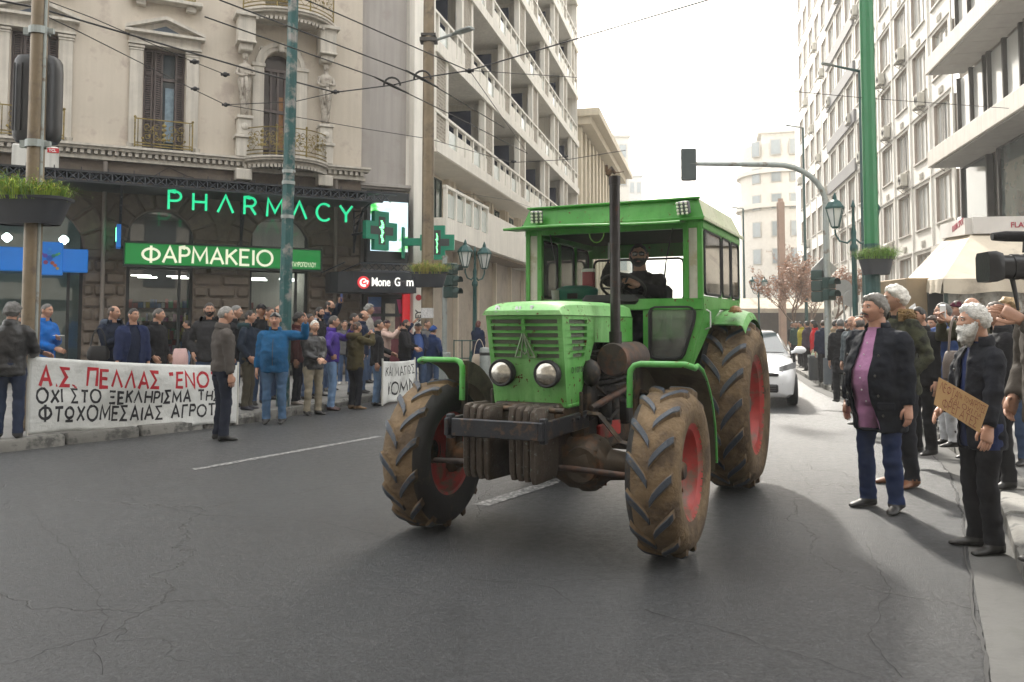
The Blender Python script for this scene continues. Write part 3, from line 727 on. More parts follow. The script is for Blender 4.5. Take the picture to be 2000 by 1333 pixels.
# ---- cab
XF, XR, HC, ZSILL, ZE, ZR = -1.5, -3.2, .83, 1.77, 2.44, 2.64
fr = MB()
def bar(a, b, w=.05, d=.05, mb_=None): (mb_ or fr).tube([a, b], w * .7071, 4, sq=(1, d / w)) 
def post(x, y, z0, z1, sx=.05, sy=.05): fr.box((x, y, (z0 + z1) / 2), (sx, sy, z1 - z0), b=.006)
for sg in (-1, 1):
    post(XF, sg * (HC - .02), ZSILL, ZE, .05, .045); post(XF, sg * .69, ZSILL, ZE, .05, .05); post(XR, sg * (HC - .02), ZSILL, ZE)
    post(-2.28, sg * (HC - .012), ZSILL, ZE, .05, .03); post(-2.74, sg * (HC - .012), ZSILL, ZE, .04, .03)
    fr.box(((XF + XR) / 2, sg * (HC - .02), ZSILL - .02), (XF - XR, .05, .1), b=.006); fr.box(((XF + XR) / 2, sg * (HC - .02), ZE - .02), (XF - XR + .04, .06, .08), b=.006)
fr.box((XF - .005, 0, ZSILL - .04), (.05, HC * 2 - .01, .1), b=.006); fr.box((XF - .005, 0, ZE - .015), (.05, HC * 2 - .01, .08), b=.006)
fr.box((XR, 0, ZSILL - .04), (.05, HC * 2 - .01, .1), b=.006); fr.box((XR, 0, ZE - .06), (.05, HC * 2 - .01, .18), b=.006)
for y_ in (-.28, .28): post(XR, y_, ZSILL, ZE, .04, .04)
cab = fr.build("cab_frame", m_greend, TR)
# roof: tapered cap with a flat front fascia
rf = MB()
lo = [(XF + .05, -.86), (XF + .05, .86), (XR - .05, .86), (XR - .05, -.86)]; hi = [(XF + .0, -.80), (XF + .0, .80), (XR + .1, .78), (XR + .1, -.78)]
rf.add([(x, y, ZE + .02) for x, y in lo] + [(x, y, ZR + (.02 if x < -2 else 0)) for x, y in hi], [(0, 1, 5, 4)], 0)
rf.add([(x, y, ZE + .02) for x, y in lo] + [(x, y, ZR + (.02 if x < -2 else 0)) for x, y in hi], [(1, 2, 6, 5), (2, 3, 7, 6), (3, 0, 4, 7), (4, 5, 6, 7), (3, 2, 1, 0)], 1)
rf.box((XF + .012, 0, ZR + .006), (.04, 1.63, .018), mi=0, b=.004); rf.box((XF + .045, 0, ZE + .025), (.03, 1.73, .03), mi=0, b=.004)
for sg in (-1, 1): rf.box(((XF + XR) / 2, sg * .862, ZE + .02), (XF - XR + .12, .02, .03), mi=1, b=.004)
roof = rf.build("cab_roof", [m_greend, m_cream], TR); fixnormals(roof.data)
vz = MB(); vz.grid([[Vector((XF + .04 + .28 * t, y, ZE + .0 - .02 * t - .012 * sin(y * 3.1) * t)) for y in [-.92 + i * .096 for i in range(18)]] for t in (0, .5, 1)])
vz.grid([[Vector((XF + .04 + .28 * t, y, ZE - .010 - .02 * t - .012 * sin(y * 3.1) * t)) for y in [-.92 + i * .096 for i in range(18)][::-1]] for t in (0, .5, 1)])
vz.tube([(XF + .32, -.92 + i * .096, ZE - .022 - .012 * sin((-.92 + i * .096) * 3.1)) for i in range(18)], .012, 6)
vz.build("sun_visor", m_greend, TR)
# panes
def pane(pts, m, par=cab, name="window_pane"): 
    q = MB(); A = [Vector(p) for p in pts]; n_ = (A[1] - A[0]).cross(A[2] - A[0]).normalized() * .003
    N_ = len(A); q.add([p + n_ for p in A] + [p - n_ for p in A], [tuple(range(N_)), tuple(range(2 * N_ - 1, N_ - 1, -1))] + [(i, i + N_, (i + 1) % N_ + N_, (i + 1) % N_) for i in range(N_)])
    return q.build(name, m, par)
def rubber(pts, par=cab, r_=.014):
    P = []
    n_ = len(pts); V = [Vector(p) for p in pts]
    for i in range(n_):
        a, b, c = V[i - 1], V[i], V[(i + 1) % n_]; d1 = (a - b).normalized() * min(.05, (a - b).length / 2.2); d2 = (c - b).normalized() * min(.05, (c - b).length / 2.2)
        P += [b + d1, b + d1 * .3 + d2 * .3, b + d2]
    P.append(P[0]); MB().tube(P, r_, 6).build("rubber_seal", m_black, par, True)
pane([(XF, -.665, ZSILL), (XF, .665, ZSILL), (XF, .665, ZE - .05), (XF, -.665, ZE - .05)], glass_mat("windscreen_glass", (.98, .99, .98), .02, -.035, .0), name="windscreen")
for sg in (-1, 1):
    pane([(XF + .012, sg * .71, ZSILL + .01), (XF + .012, sg * .79, ZSILL + .01), (XF + .012, sg * .79, ZE - .05), (XF + .012, sg * .71, ZE - .05)], m_pale, name="corner_panel")
    for x0, x1 in ((-1.56, -2.25), (-2.32, -2.71), (-2.77, -3.16)):
        q = [(x0, sg * HC, ZSILL + .05), (x1, sg * HC, ZSILL + .05), (x1, sg * HC, ZE - .07), (x0, sg * HC, ZE - .07)]
        pane(q, m_cabglass); rubber(q)
for y0, y1 in ((-.77, -.31), (-.25, .25), (.31, .77)):
    q = [(XR, y0, ZSILL + .04), (XR, y1, ZSILL + .04), (XR, y1, ZE - .17), (XR, y0, ZE - .17)]
    pane(q, m_cabglass); rubber(q)
# lower front of the cab: green panel either side of the bonnet with a dusty lower window
for sg in (-1, 1):
    lp = MB(); X_ = XF + .005
    outer = [(.835, ZSILL - .03), (.835, 1.66), (.70, 1.18), (.30, 1.18), (.30, ZSILL - .03)]
    inner = [(.755, 1.705), (.755, 1.60), (.645, 1.255), (.36, 1.255), (.36, 1.705)]
    n_ = 5
    A = [Vector((X_, sg * y, z)) for y, z in outer]; B = [Vector((X_, sg * y, z)) for y, z in inner]; A2 = [p - Vector((.03, 0, 0)) for p in A]; B2 = [p - Vector((.03, 0, 0)) for p in B]
    lp.add(A + B, [(i, (i + 1) % n_, n_ + (i + 1) % n_, n_ + i) for i in range(n_)]); lp.add(B + B2, [(i, (i + 1) % n_, n_ + (i + 1) % n_, n_ + i) for i in range(n_)]); lp.add(A + A2, [(i, (i + 1) % n_, n_ + (i + 1) % n_, n_ + i) for i in range(n_)])
    lo_ = lp.build("cab_front_panel", m_greend, TR); fixnormals(lo_.data)
    q = [(X_ - .012, sg * y, z) for y, z in inner]; pane(q, m_dusty, lo_, "lower_window"); rubber([(X_ + .004, sg * y, z) for y, z in inner], lo_, .016)
    # door lower panel, slanting back to the wheel arch
    dp = MB(); pts = [(XF, .835, ZSILL - .06), (XF - .75, .835, ZSILL - .06), (XF - .62, .80, 1.62), (XF - .10, .71, 1.18), (XF, .70, 1.18), (XF, .835, 1.66)]
    A = [Vector((x, sg * y, z)) for x, y, z in pts]; B = [p + Vector((0, -sg * .03, 0)) for p in A]
    dp.add(A + B, [(0, 1, 2, 3, 4, 5), (11, 10, 9, 8, 7, 6)] + [(i, i + 6, (i + 1) % 6 + 6, (i + 1) % 6) for i in range(6)])
    d_ = dp.build("door_panel", m_greend, TR); fixnormals(d_.data)
    MB().tube([(XF - .02, sg * .85, 1.68), (XF - .02, sg * .885, 1.66), (XF - .02, sg * .885, 1.53), (XF - .02, sg * .84, 1.51)], .007, 6).build("door_handle", m_chrome, d_)
    # rear mudguard
    rm = MB(); P = []
    for k in range(17):
        th = radians(58 + k * 6.2); r_ = .885
        x_ = -2.58 + r_ * cos(th); z_ = .79 + r_ * sin(th)
        
        P.append([Vector((x_, sg * .60, z_ + .02)), Vector((x_, sg * .98, z_ + .015)), Vector((x_, sg * 1.05, z_ - .005)), Vector((x_, sg * 1.075, z_ - .06))])
    rm.grid(P); rm.grid([[p - Vector((0, 0, .012)) for p in r_][::-1] for r_ in P])
    m_ = rm.build("rear_mudguard", m_green2, TR, True)
    MB().lathe([(.055, 0), (.055, .02), (.045, .045), (.02, .06), (0.001, .062)], 14, T(-2.15, sg * .98, 1.665)).box((-2.15, sg * .98, 1.672), (.16, .10, .01)).build("indicator_lamp", mat("amber_lens", (.35, .2, .09), .3, var=.2), m_)
    # work lamp under the roof edge
    C = Vector((XF + .085, sg * .69, ZE + .115)); Rm = Euler((0, .25, -.25 * sg)).to_matrix()
    w_ = MB().box(C, (.06, .112, .112), Rm, b=.012).build("work_lamp", mat("lamp_housing", (.10, .105, .11), .5, .3, var=.2), TR)
    lz = MB()
    for i in range(3):
        for j in range(4):
            p = C + Rm @ Vector((.031, -.042 + .042 * i, -.045 + .03 * j)); lz.lathe([(.013, 0), (.011, .004), (.0005, .006)], 10, Matrix.Translation(p) @ Rm.to_4x4() @ RY(pi / 2))
    lz.build("lamp_lens", mat("led_lens", (.8, .78, .7), .15, .2, var=.1, coat=.5), w_, True)
    # wiper
    MB().tube([(XF + .03, sg * .58, ZE - .05), (XF + .03, sg * .52, 2.12), (XF + .03, sg * .50, 1.95)], [.005, .005, .009], 6).build("wiper", m_black, cab)
MB().tube([(XF + .03, -.12 + .07 * cos(a_), ZE - .06 - .085 * sin(a_)) for a_ in [pi * k / 8 for k in range(9)]], .006, 6).build("cable_loop", mat("cable_green", (.2, .4, .08), .5), cab)
# interior: dash, wheel, seat, rear wall
it = MB(); it.box((XF - .1, .0, ZSILL + .0), (.3, .55, .1), b=.04); it.tube([(XF - .2, 0, ZSILL), (XF - .32, 0, ZSILL + .1)], .03, 8)
it.build("dashboard", mat("dash_dark", (.02, .022, .02), .6), TR)
SW = Vector((XF - .36, .0, ZSILL + .13)); sw = MB(); Ms = Matrix.Translation(SW) @ RY(-.6)
sw.tube([Ms @ Vector((.21 * cos(2 * pi * k / 24), .21 * sin(2 * pi * k / 24), 0)) for k in range(25)], .014, 8)
for k in range(3): sw.tube([Ms @ Vector((0, 0, -.02)), Ms @ Vector((.21 * cos(2.1 * k + .5), .21 * sin(2.1 * k + .5), 0))], .01, 6)
sw.build("steering_wheel", m_black, TR, True)
st = MB(); st.box((-2.45, .0, 1.36), (.5, .5, .12), b=.04); st.box((-2.72, .0, 1.68), (.12, .48, .55), (0, -.12, 0), b=.04); st.box((-2.5, 0, 1.1), (.3, .3, .4))
st.build("seat", m_black, TR)
fl = MB(); fl.box((-2.3, 0, .98), (1.7, 1.5, .05)); fl.box((XR + .02, 0, 1.37), (.03, 1.5, .75)); fl.build("cab_floor", m_iron, TR)
hl = MB().box(((XF + XR) / 2, 0, ZE + .005), (XF - XR - .05, 1.58, .02)).build("roof_lining", mat("lining_dark", (.045, .05, .035), .9), cab)
# ================================================================ neoclassical building with the pharmacy
PH = Plane((-8.53, 21.5), radians(63.4)); PHM = PH.mat()
m_stucco = mat("pink_cream_stucco", (.535, .48, .405), .9, var=.10, scale=.8, bump=.12, bscale=14, streak=.05, dirt=((.42, .36, .31), .25, 1.6))
m_trim = mat("pale_trim_stone", (.55, .515, .455), .85, var=.12, scale=2.5, bump=.15, bscale=30, streak=.22)
m_stat = mat("weathered_plaster_figure", (.40, .365, .315), .8, var=.2, scale=8, bump=.2, bscale=40, dirt=((.22, .19, .16), .35, 7))
m_brown = mat("brown_rusticated_stone", (.125, .10, .078), .85, var=.2, scale=5, bump=.45, bscale=22, rnd=.14, dirt=((.11, .09, .075), .35, 4))  # base darkened to put the canopy's shade into the stone
m_shutter = mat("grey_brown_shutter", (.125, .10, .095), .65, var=.25, scale=6, streak=.3)
m_dark = mat("dark_void", (.02, .02, .021), .9, var=.1)
m_gold = mat("gilt_ironwork", (.24, .185, .06), .45, .5, var=.4, scale=18, dirt=((.07, .06, .04), .35, 9))
m_canopy = mat("canopy_dark_metal", (.022, .026, .032), .5, .4, var=.25, scale=4)
m_shopglass = glass_mat("shop_glass", (.75, .8, .8), .01, .03)
m_winglass = mat("old_window_glass", (.03, .045, .055), .08, var=.3, scale=2, spec=.7)
BL = thing("neoclassical_building", "cream neoclassical corner building with pediment windows above the pharmacy", "building", PHM)
def U(x, y, off=0): return PH.uz(x, y, off)
zc = U(318, 297)[1]               # top of the string course = balcony door sill
uL, uR = U(-420, 300)[0], U(707, 200)[0]
ztop = 17.0
wins = []
w2 = (U(279, 200)[0], U(361, 200)[0]); uc2 = sum(w2) / 2; hw2 = (w2[1] - w2[0]) / 2
uc3 = U(546, 200)[0]; uc1 = 2 * uc2 - uc3; uc0 = 2 * uc1 - uc2
zt2 = U(320, 95)[1]; zf2 = U(325, 22)[1] + .25    # first-floor head, second-floor sill
hw3 = (U(577, 230)[0] - U(516, 230)[0]) / 2; zt3 = U(546, 103)[1]; zsp3 = zt3 - hw3
holes = []
for c in (uc0, uc1, uc2): holes += [(c - hw2, c + hw2, zc + .02, zt2), (c - hw2, c + hw2, zf2 + .1, zf2 + 2.9)]
holes += [(uc3 - hw3, uc3 + hw3, zc + .02, zt3), (uc3 - hw3, uc3 + hw3, zf2 + .1, zf2 + 2.9)]
I4 = Matrix.Identity(4)
zg = zc - .35
mb = MB(); holed(mb, uL, uR, zg, ztop, holes, I4, .38)
# arch spandrels of the round-headed door
def spandrel(mb, c, r, zs, zt, d, mi=0, half=None):
    for sg in (-1, 1):
        arc = [(c + sg * r * cos(pi / 2 * k / 10), zs + r * sin(pi / 2 * k / 10)) for k in range(11)]
        poly = arc + [(c + sg * r, zt)]
        P = [Vector((u, 0, z)) for u, z in poly]; n = len(P)
        for i in range(10): mb.add([P[i], P[i + 1], P[-1]], [(0, 1, 2)] if sg < 0 else [(2, 1, 0)], mi)
        mb.add([P[10], Vector((c, 0, zt)), P[11]], [(0, 1, 2)] if sg < 0 else [(2, 1, 0)], mi)
        for i in range(10): mb.add([P[i], P[i + 1], P[i + 1] - Vector((0, d, 0)), P[i] - Vector((0, d, 0))], [(0, 1, 2, 3)], mi)
spandrel(mb, uc3, hw3, zsp3, zt3, .38)
# corner return and the rest of the block
mb.add([(uR, 0, zg), (uR, -14, zg), (uR, -14, ztop), (uR, 0, ztop)], [(0, 1, 2, 3)]); mb.add([(uL, 0, ztop), (uR, 0, ztop), (uR, -14, ztop), (uL, -14, ztop)], [(0, 1, 2, 3)])
mb.add([(uL, 0, zg), (uL, -14, zg), (uL, -14, ztop), (uL, 0, ztop)], [(0, 1, 2, 3)])
mb.build("wall", m_stucco, BL)
MB().add([(uL, -.9, 0), (uR, -.9, 0), (uR, -.9, ztop), (uL, -.9, ztop)], [(0, 1, 2, 3)]).build("room_wall", m_dark, BL) if False else None
# string course with dentils
cr = MB()
for y0, z0, z1 in ((.34, zc - .06, zc), (.27, zc - .13, zc - .06), (.14, zc - .36, zc - .28), (.10, zc - .28, zc - .13)):
    cr.box(((uL + uR) / 2, y0 / 2, (z0 + z1) / 2), (uR - uL + y0 * 1.2, y0, z1 - z0))
cor = cr.build("string_course", m_trim, BL)
dn = MB(); u = U(-40, 300)[0]
while u < uR + .1: dn.box((u, .165, zc - .185), (.085, .13, .105)); u += .155
tag(dn.build("dentil", m_trim, cor), kind="stuff")
# french windows with pilasters, pediment and iron railing
def scrolls(w, h, seed=0):
    """gilt scroll panel in local x/z, centred in x, z from 0"""
    mb = MB()
    def spiral(cx, cz, r0, a0, turns, dirn, rad=.009):
        n = int(14 * turns); P = []
        for i in range(n + 1):
            t = i / n; r = r0 * (1 - .82 * t); a = a0 + dirn * 2 * pi * turns * t; P.append(Vector((cx + r * cos(a), 0, cz + r * sin(a))))
        mb.tube(P, rad, 5)
    for sg in (-1, 1):
        for cx, cz, r0, a0, tn in ((.16, .30, .17, 2.2, 1.4), (.16, .68, .16, -1.8, 1.4), (.36, .30, .15, .6, 1.3), (.36, .70, .15, 3.6, 1.3), (.26, .50, .10, 0, 1.2)):
            spiral(sg * cx * w, cz * h, r0 * h * 1.15, a0 if sg > 0 else pi - a0, tn, sg)
        mb.tube([Vector((sg * w * (.03 + .44 * t), 0, h * (.12 + .12 * sin(t * 7)))) for t in [k / 10 for k in range(11)]], .008, 5)
        for k in range(6): mb.ball((sg * w * (.1 + .07 * k), 0, h * (.2 + .6 * ((k * 7 % 5) / 5))), (.035, .012, .035), 6, 4)
    mb.tube([Vector((0, 0, h * .06)), Vector((0, 0, h * .94))], .012, 5)
    for z in (.2, .4, .62, .8): mb.ball((0, 0, h * z), (.06, .02, .045), 8, 5)
    return mb
def rail_frame(w, h, d):
    mb = MB()
    for z in (0.03, h * .14, h): mb.box((0, 0, z), (w, .035, .028)); [mb.box((sg * w / 2, -d / 2, z), (.028, d, .028)) for sg in (-1, 1)]
    for sg in (-1, 1):
        mb.box((sg * w / 2, 0, h / 2), (.035, .035, h)); mb.tube([(sg * (w / 2 - .07), 0, 0), (sg * (w / 2 - .07), 0, h)], .011, 6); mb.ball((sg * w / 2, 0, h + .04), .035, 8, 5)
    return mb
zrt = U(318, 240)[1]; rh = zrt - zc - .05
scr_me = scrolls(hw2 * 2 + .1, rh * .84).mesh("scrollwork", m_gold); rfr_me = rail_frame(hw2 * 2 + .36, rh, .24).mesh("railing", m_gold)
def slat_shutter(w, h):
    mb = MB(); mb.box((0, 0, h / 2), (w, .045, h)) if False else None
    for sg in (-1, 1): mb.box((sg * (w / 2 - .025), 0, h / 2), (.05, .045, h))
    for z in (.03, h * .3, h * .76, h - .03): mb.box((0, 0, z), (w - .1, .045, .07))
    n = int(h / .06)
    for i in range(n): mb.box((0, -.004, .05 + i * (h - .1) / n), (w - .1, .008, .052), (.6, 0, 0))
    return mb
sh_me = slat_shutter(hw2 * .5 - .02, zt2 - zc - .1).mesh("shutter", m_shutter)
def french_window(c, zs, zh, first):
    w = thing("x", None, None) if False else None
    f = MB()
    for sg in (-1, 1): f.box((c + sg * (hw2 - .03), -.3, (zs + zh) / 2), (.06, .08, zh - zs))
    f.box((c, -.3, zh - .04), (2 * hw2, .08, .08)); f.box((c, -.3, zs + (zh - zs) * .72), (2 * hw2 - .1, .06, .07))
    win = f.build("window", m_shutter, BL)
    g_ = MB(); g_.add([(c - hw2, -.33, zs), (c + hw2, -.33, zs), (c + hw2, -.33, zh), (c - hw2, -.33, zh)], [(3, 2, 1, 0)]); g_.build("pane", m_winglass, win)
    for k, q in enumerate((-.75, -.28, .28, .75)):
        if k == 2 and first == 2: continue
        o = obj("shutter", sh_me, win, T(c + q * hw2, -.22 + (.03 if k in (1, 2) else 0), zs + .05) @ RZ((.25, -.45, .45, -.25)[k]))
    if first == 2:
        MB().add([(c + hw2 * .08, -.29, zs + .3), (c + hw2 * .5, -.29, zs + .3), (c + hw2 * .5, -.29, zs + 1.75), (c + hw2 * .08, -.29, zs + 1.75)], [(3, 2, 1, 0)]).build("curtain", mat("blue_grey_curtain", (.20, .27, .32), .8, var=.35, scale=7), win)
    return win
for k, c in enumerate((uc0, uc1, uc2)):
    french_window(c, zc + .02, zt2, k); 
    p = MB()
    for sg in (-1, 1):
        p.box((c + sg * (hw2 + .175), .045, (zc + zt2 - .1) / 2), (.31, .09, zt2 - .1 - zc), b=.01); p.box((c + sg * (hw2 + .175), .06, zt2 - .06), (.38, .13, .07), b=.01); p.box((c + sg * (hw2 + .175), .055, zt2 - .14), (.35, .11, .04), b=.008)
        p.box((c + sg * (hw2 + .175), .06, zc + .08), (.35, .12, .16), b=.01)
    p.build("pilaster", m_trim, BL)
    e = MB(); W_ = hw2 + .36
    e.box((c, .05, zt2 + .14), (W_ * 2, .10, .28)); e.box((c, .08, zt2 + .02), (W_ * 2 + .04, .16, .05)); e.box((c, .14, zt2 + .31), (W_ * 2 + .2, .28, .07))
    ph_ = .34; Wp = W_ + .1
    for sg in (-1, 1):
        e.prism([(c + sg * Wp, zt2 + .345), (c + sg * Wp, zt2 + .43), (c, zt2 + .345 + ph_ + .09), (c, zt2 + .345 + ph_)], I4, .28)
    e.add([(c - Wp, .06, zt2 + .345), (c + Wp, .06, zt2 + .345), (c, .06, zt2 + .345 + ph_)], [(0, 2, 1)])
    o = e.build("pediment", m_trim, BL); fixnormals(o.data)
    MB().add([(c - Wp * .5, .065, zt2 + .36), (c + Wp * .5, .065, zt2 + .36), (c, .065, zt2 + .30 + ph_ * .8)], [(0, 2, 1)]).build("tympanum", mat("slate_blue_panel", (.11, .14, .18), .8), BL)
    r_ = obj("railing", rfr_me, BL, T(c, .30, zc + .03)); obj("scrollwork", scr_me, r_, T(0, 0, rh * .14))
    for sg in (-1, 1): MB().lathe([(0.001, 0), (.06, 0), (.09, .1), (.075, .1), (.05, .02)], 10, T(c + sg * (hw2 + .3), .26, zc)).build("flower_pot", m_trim, BL)
    # sill of the window above
    s_ = MB(); s_.box((c, .16, zf2 - .05), (hw2 * 2 + .75, .32, .10), b=.015); [s_.box((c + sg * (hw2 + .1), .10, zf2 - .17), (.24, .2, .14), b=.01) for sg in (-1, 1)]
    s_.build("window_sill", m_trim, BL)
    win = MB().add([(c - hw2, -.3, zf2 + .1), (c + hw2, -.3, zf2 + .1), (c + hw2, -.3, zf2 + 2.9), (c - hw2, -.3, zf2 + 2.9)], [(3, 2, 1, 0)]).build("window", m_winglass, BL)
    r_ = obj("railing", rfr_me, BL, T(c, .26, zf2)); obj("scrollwork", scr_me, r_, T(0, 0, rh * .14))
# round-headed door with archivolt
f = MB()
for q in (-.95, -.45, 0, .45, .95): f.box((uc3 + q * hw3, -.3, (zc + zsp3) / 2), (.06, .07, zsp3 - zc))
for z_ in (.15, .55, .99): f.box((uc3, -.3, zc + (zsp3 - zc) * z_), (hw3 * 2, .06, .08))
win = f.build("arched_window", m_shutter, BL)
MB().add([(uc3 - hw3, -.33, zc), (uc3 + hw3, -.33, zc), (uc3 + hw3, -.33, zt3), (uc3 - hw3, -.33, zt3)], [(3, 2, 1, 0)]).build("pane", mat("dim_window_glass", (.055, .045, .045), .1, var=.3, scale=1.5, spec=.7), win)
MB().add([(uc3 - hw3 * .05, -.315, zc + .4), (uc3 + hw3 * .42, -.315, zc + .4), (uc3 + hw3 * .42, -.315, zc + 1.9), (uc3 - hw3 * .05, -.315, zc + 1.9)], [(3, 2, 1, 0)]).build("curtain", mat("ochre_curtain", (.24, .12, .045), .8, var=.4, scale=9), win)
av = MB()
for r0, r1, d in ((hw3 + .02, hw3 + .13, .07), (hw3 + .13, hw3 + .25, .11)):
    P = []
    for k in range(21):
        a = pi * k / 20; P.append([Vector((uc3 + r * cos(a), y, zsp3 + r * sin(a))) for r, y in ((r0, 0), (r0, d), (r1, d), (r1, 0))])
    av.grid(P)
for sg in (-1, 1):
    c = uc3 + sg * (hw3 + .17); av.box((c, .05, (zc + zsp3) / 2), (.30, .10, zsp3 - zc), b=.01); av.box((c, .07, zsp3 - .02), (.36, .14, .10), b=.01); av.lathe([(.001, .05), (.03, .05), (.06, .02), (.085, .03), (.085, 0)], 14, T(uc3 + sg * (hw3 + .08), .02, zt3 + .02) @ RX(-pi / 2))
av.box((uc3, .10, zt3 + .1), (.16, .2, .26), b=.03)
av.build("archivolt", m_trim, BL)
# caryatids either side on pedestals, carrying the upper balcony
def caryatid():
    mb = MB(); rg = random.Random(5)
    prof = [(0, .10, .09), (.25, .115, .10), (.55, .14, .12), (.8, .17, .14), (.98, .205, .16), (1.08, .195, .15), (1.18, .15, .125), (1.3, .185, .15), (1.4, .20, .145), (1.47, .17, .11), (1.52, .07, .07), (1.60, .06, .065)]
    R_ = []
    for z, a, b in prof:
        R_.append([Vector(((a + (.018 * sin(j * 2.2 + z * 3) if z < 1.15 else 0)) * cos(2 * pi * j / 22), (b + (.018 * cos(j * 2.7 + z * 4) if z < 1.15 else 0)) * sin(2 * pi * j / 22), z)) for j in range(22)])
    mb.loft(R_)
    mb.ball((0, .02, 1.70), (.085, .095, .12), 12, 8); mb.ball((0, .0, 1.76), (.105, .10, .075), 10, 6); mb.ball((0, .115, 1.69), (.018, .02, .03), 6, 4)
    mb.tube([(-.20, 0, 1.42), (-.25, .03, 1.2), (-.12, .16, 1.12), (.05, .19, 1.15)], [.055, .05, .042, .035], 8); mb.tube([(.20, 0, 1.42), (.25, .03, 1.22), (.12, .17, 1.18), (-.04, .2, 1.2)], [.055, .05, .042, .035], 8)
    mb.tube([(.0, .17, 1.1), (.03, .17, .8), (.06, .15, .5), (.04, .12, .3)], [.05, .055, .04, .02], 8); mb.tube([(-.09, .15, 1.05), (-.1, .15, .75), (-.06, .13, .55)], [.045, .04, .015], 8)
    return mb.mesh("caryatid", m_stat, 'all')
cme = caryatid()
zc0 = U(475, 232)[1]; zch = U(475, 108)[1]
for xk in (475, 632):
    c = U(xk, 200)[0]; hk = zch - zc0
    o = obj("caryatid", cme, BL, T(c, .26, zc0) @ Matrix.Diagonal((hk / 1.84 * .95, hk / 1.84 * .95, hk / 1.84, 1)))
    p = MB(); p.box((c, .18, (zc + zc0) / 2 - .3), (.40, .36, zc0 - zc - .6), b=.01); p.box((c, .2, zc0 - .56), (.5, .42, .08), b=.01); p.box((c, .2, zc0 - .3), (.36, .36, .46), b=.03); p.box((c, .22, zc0 - .04), (.42, .42, .08), b=.01); p.ball((c, .38, zc0 - .3), (.1, .05, .1))
    p.build("pedestal", m_trim, BL)
    k_ = MB(); zz = U(475, 42)[1]
    k_.box((c, .25, zch + .10), (.34, .40, .2), b=.03); k_.box((c, .27, (zch + .2 + zz) / 2), (.46, .5, zz - zch - .2), b=.02); k_.box((c, .3, zz + .02), (.62, .62, .1), b=.01); k_.box((c, .29, zch + .23), (.5, .54, .05), b=.01)
    k_.build("corbel", m_trim, BL)
    MB().box((c, .16, zc - .48), (.42, .42, .30), b=.02).build("bracket", m_trim, BL)
# bowed balconies: slab, curved railing with gilt scrolls
def bow(c, z, w, dep, nm):
    pts = []
    for k in range(25):
        t = -1 + 2 * k / 24; pts.append((c + t * w, .25 + dep * (1 - abs(t) ** 2.6)))
    s_ = MB(); n = len(pts)
    for (o0, z0, z1) in ((0, z - .05, z), (-.06, z - .11, z - .05), (-.25, z - .2, z - .11)):
        top = [Vector((u, max(.0, y + o0), z1)) for u, y in pts] + [Vector((u, 0, z1)) for u, y in pts[::-1]]; bot = [Vector((p.x, p.y, z0)) for p in top]
        N_ = len(top); s_.add(top + bot, [tuple(range(N_)), tuple(range(2 * N_ - 1, N_ - 1, -1))] + [(i, (i + 1) % N_, (i + 1) % N_ + N_, i + N_) for i in range(N_)])
    o = s_.build("balcony", m_trim, BL); fixnormals(o.data)
    r_ = MB(); q = [(u, y - .07) for u, y in pts[1:-1]]
    for zz in (.06, .16, rh + .05): r_.tube([(u, y, z + zz) for u, y in q], .017, 5)
    for k in (0, 7, 15, 22): r_.tube([(*q[k], z), (*q[k], z + rh + .06)], .022, 6); r_.ball((*q[k], z + rh + .1), .035, 8, 5)
    rl = r_.build("railing", m_gold, o)
    for k0, k1 in ((0, 7), (7, 15), (15, 22)):
        a, b = Vector((*q[k0], 0)), Vector((*q[k1], 0)); L_ = (b - a).length; sp = scrolls(L_ * 1.0, rh * .84)
        V = []
        for x, y, zz in sp.v:
            t = min(1, max(0, x / L_ + .5)) * (k1 - k0) + k0; i = min(int(t), k1 - 1); f_ = t - i
            V.append((q[i][0] + (q[i + 1][0] - q[i][0]) * f_, q[i][1] + (q[i + 1][1] - q[i][1]) * f_ + y, z + .17 + zz))
        sp.v = V; sp.build("scrollwork", m_gold, o)
    d = MB()
    for k in range(1, 24): d.box((pts[k][0], pts[k][1] - .22, z - .25), (.07, .12, .09))
    tag(d.build("dentil", m_trim, o), kind="stuff")
wB = (U(640, 280)[0] - U(470, 280)[0]) / 2; cB = (U(640, 280)[0] + U(470, 280)[0]) / 2
bow(cB, zc + .0, wB, .75, "a"); bow(cB, U(475, 36)[1] + .12, wB + .15, .8, "b")
# ---- ground floor
gz0 = PAVE
zgt = zg
opA = (U(-60, 600)[0], U(160, 600)[0]); opB = (U(245, 600)[0], U(376, 600)[0]); opC = (U(487, 600)[0], U(603, 600)[0])
zA = U(300, 408)[1]
gw = MB(); hh = []
for a, b in (opA, opB, opC): hh.append((a, b, gz0, zA))
opZ = (opA[0] - 2.2, opA[0] - .6); hh.append((opZ[0], opZ[1], gz0, zA))
holed(gw, uL, uR, gz0, zgt, hh, I4, .45)
for a, b in (opA, opB, opC): spandrel(gw, (a + b) / 2, (b - a) / 2, zA - (b - a) / 2, zA, .45)
gw.add([(uR, 0, gz0), (uR, -14, gz0), (uR, -14, zgt), (uR, 0, zgt)], [(0, 1, 2, 3)])
gwo = gw.build("ground_floor_wall", m_brown, BL)
stone_cache = {}
def stone(w, h, d, M_, seed):
    k = (round(w, 2), round(h, 2), seed % 3)
    if k not in stone_cache:
        b = MB().box((0, 0, 0), (w - .025, d * 2, h - .02), b=min(.055, h * .24)); rg = random.Random(seed)
        b.v = [(x + rg.uniform(-.006, .006), y + rg.uniform(-.012, .012), z + rg.uniform(-.005, .005)) for x, y, z in b.v]
        stone_cache[k] = b.mesh("stone", m_brown, True)
    obj("stone", stone_cache[k], gwo, M_)
cw = .305
zsprB = zA - (opB[1] - opB[0]) / 2
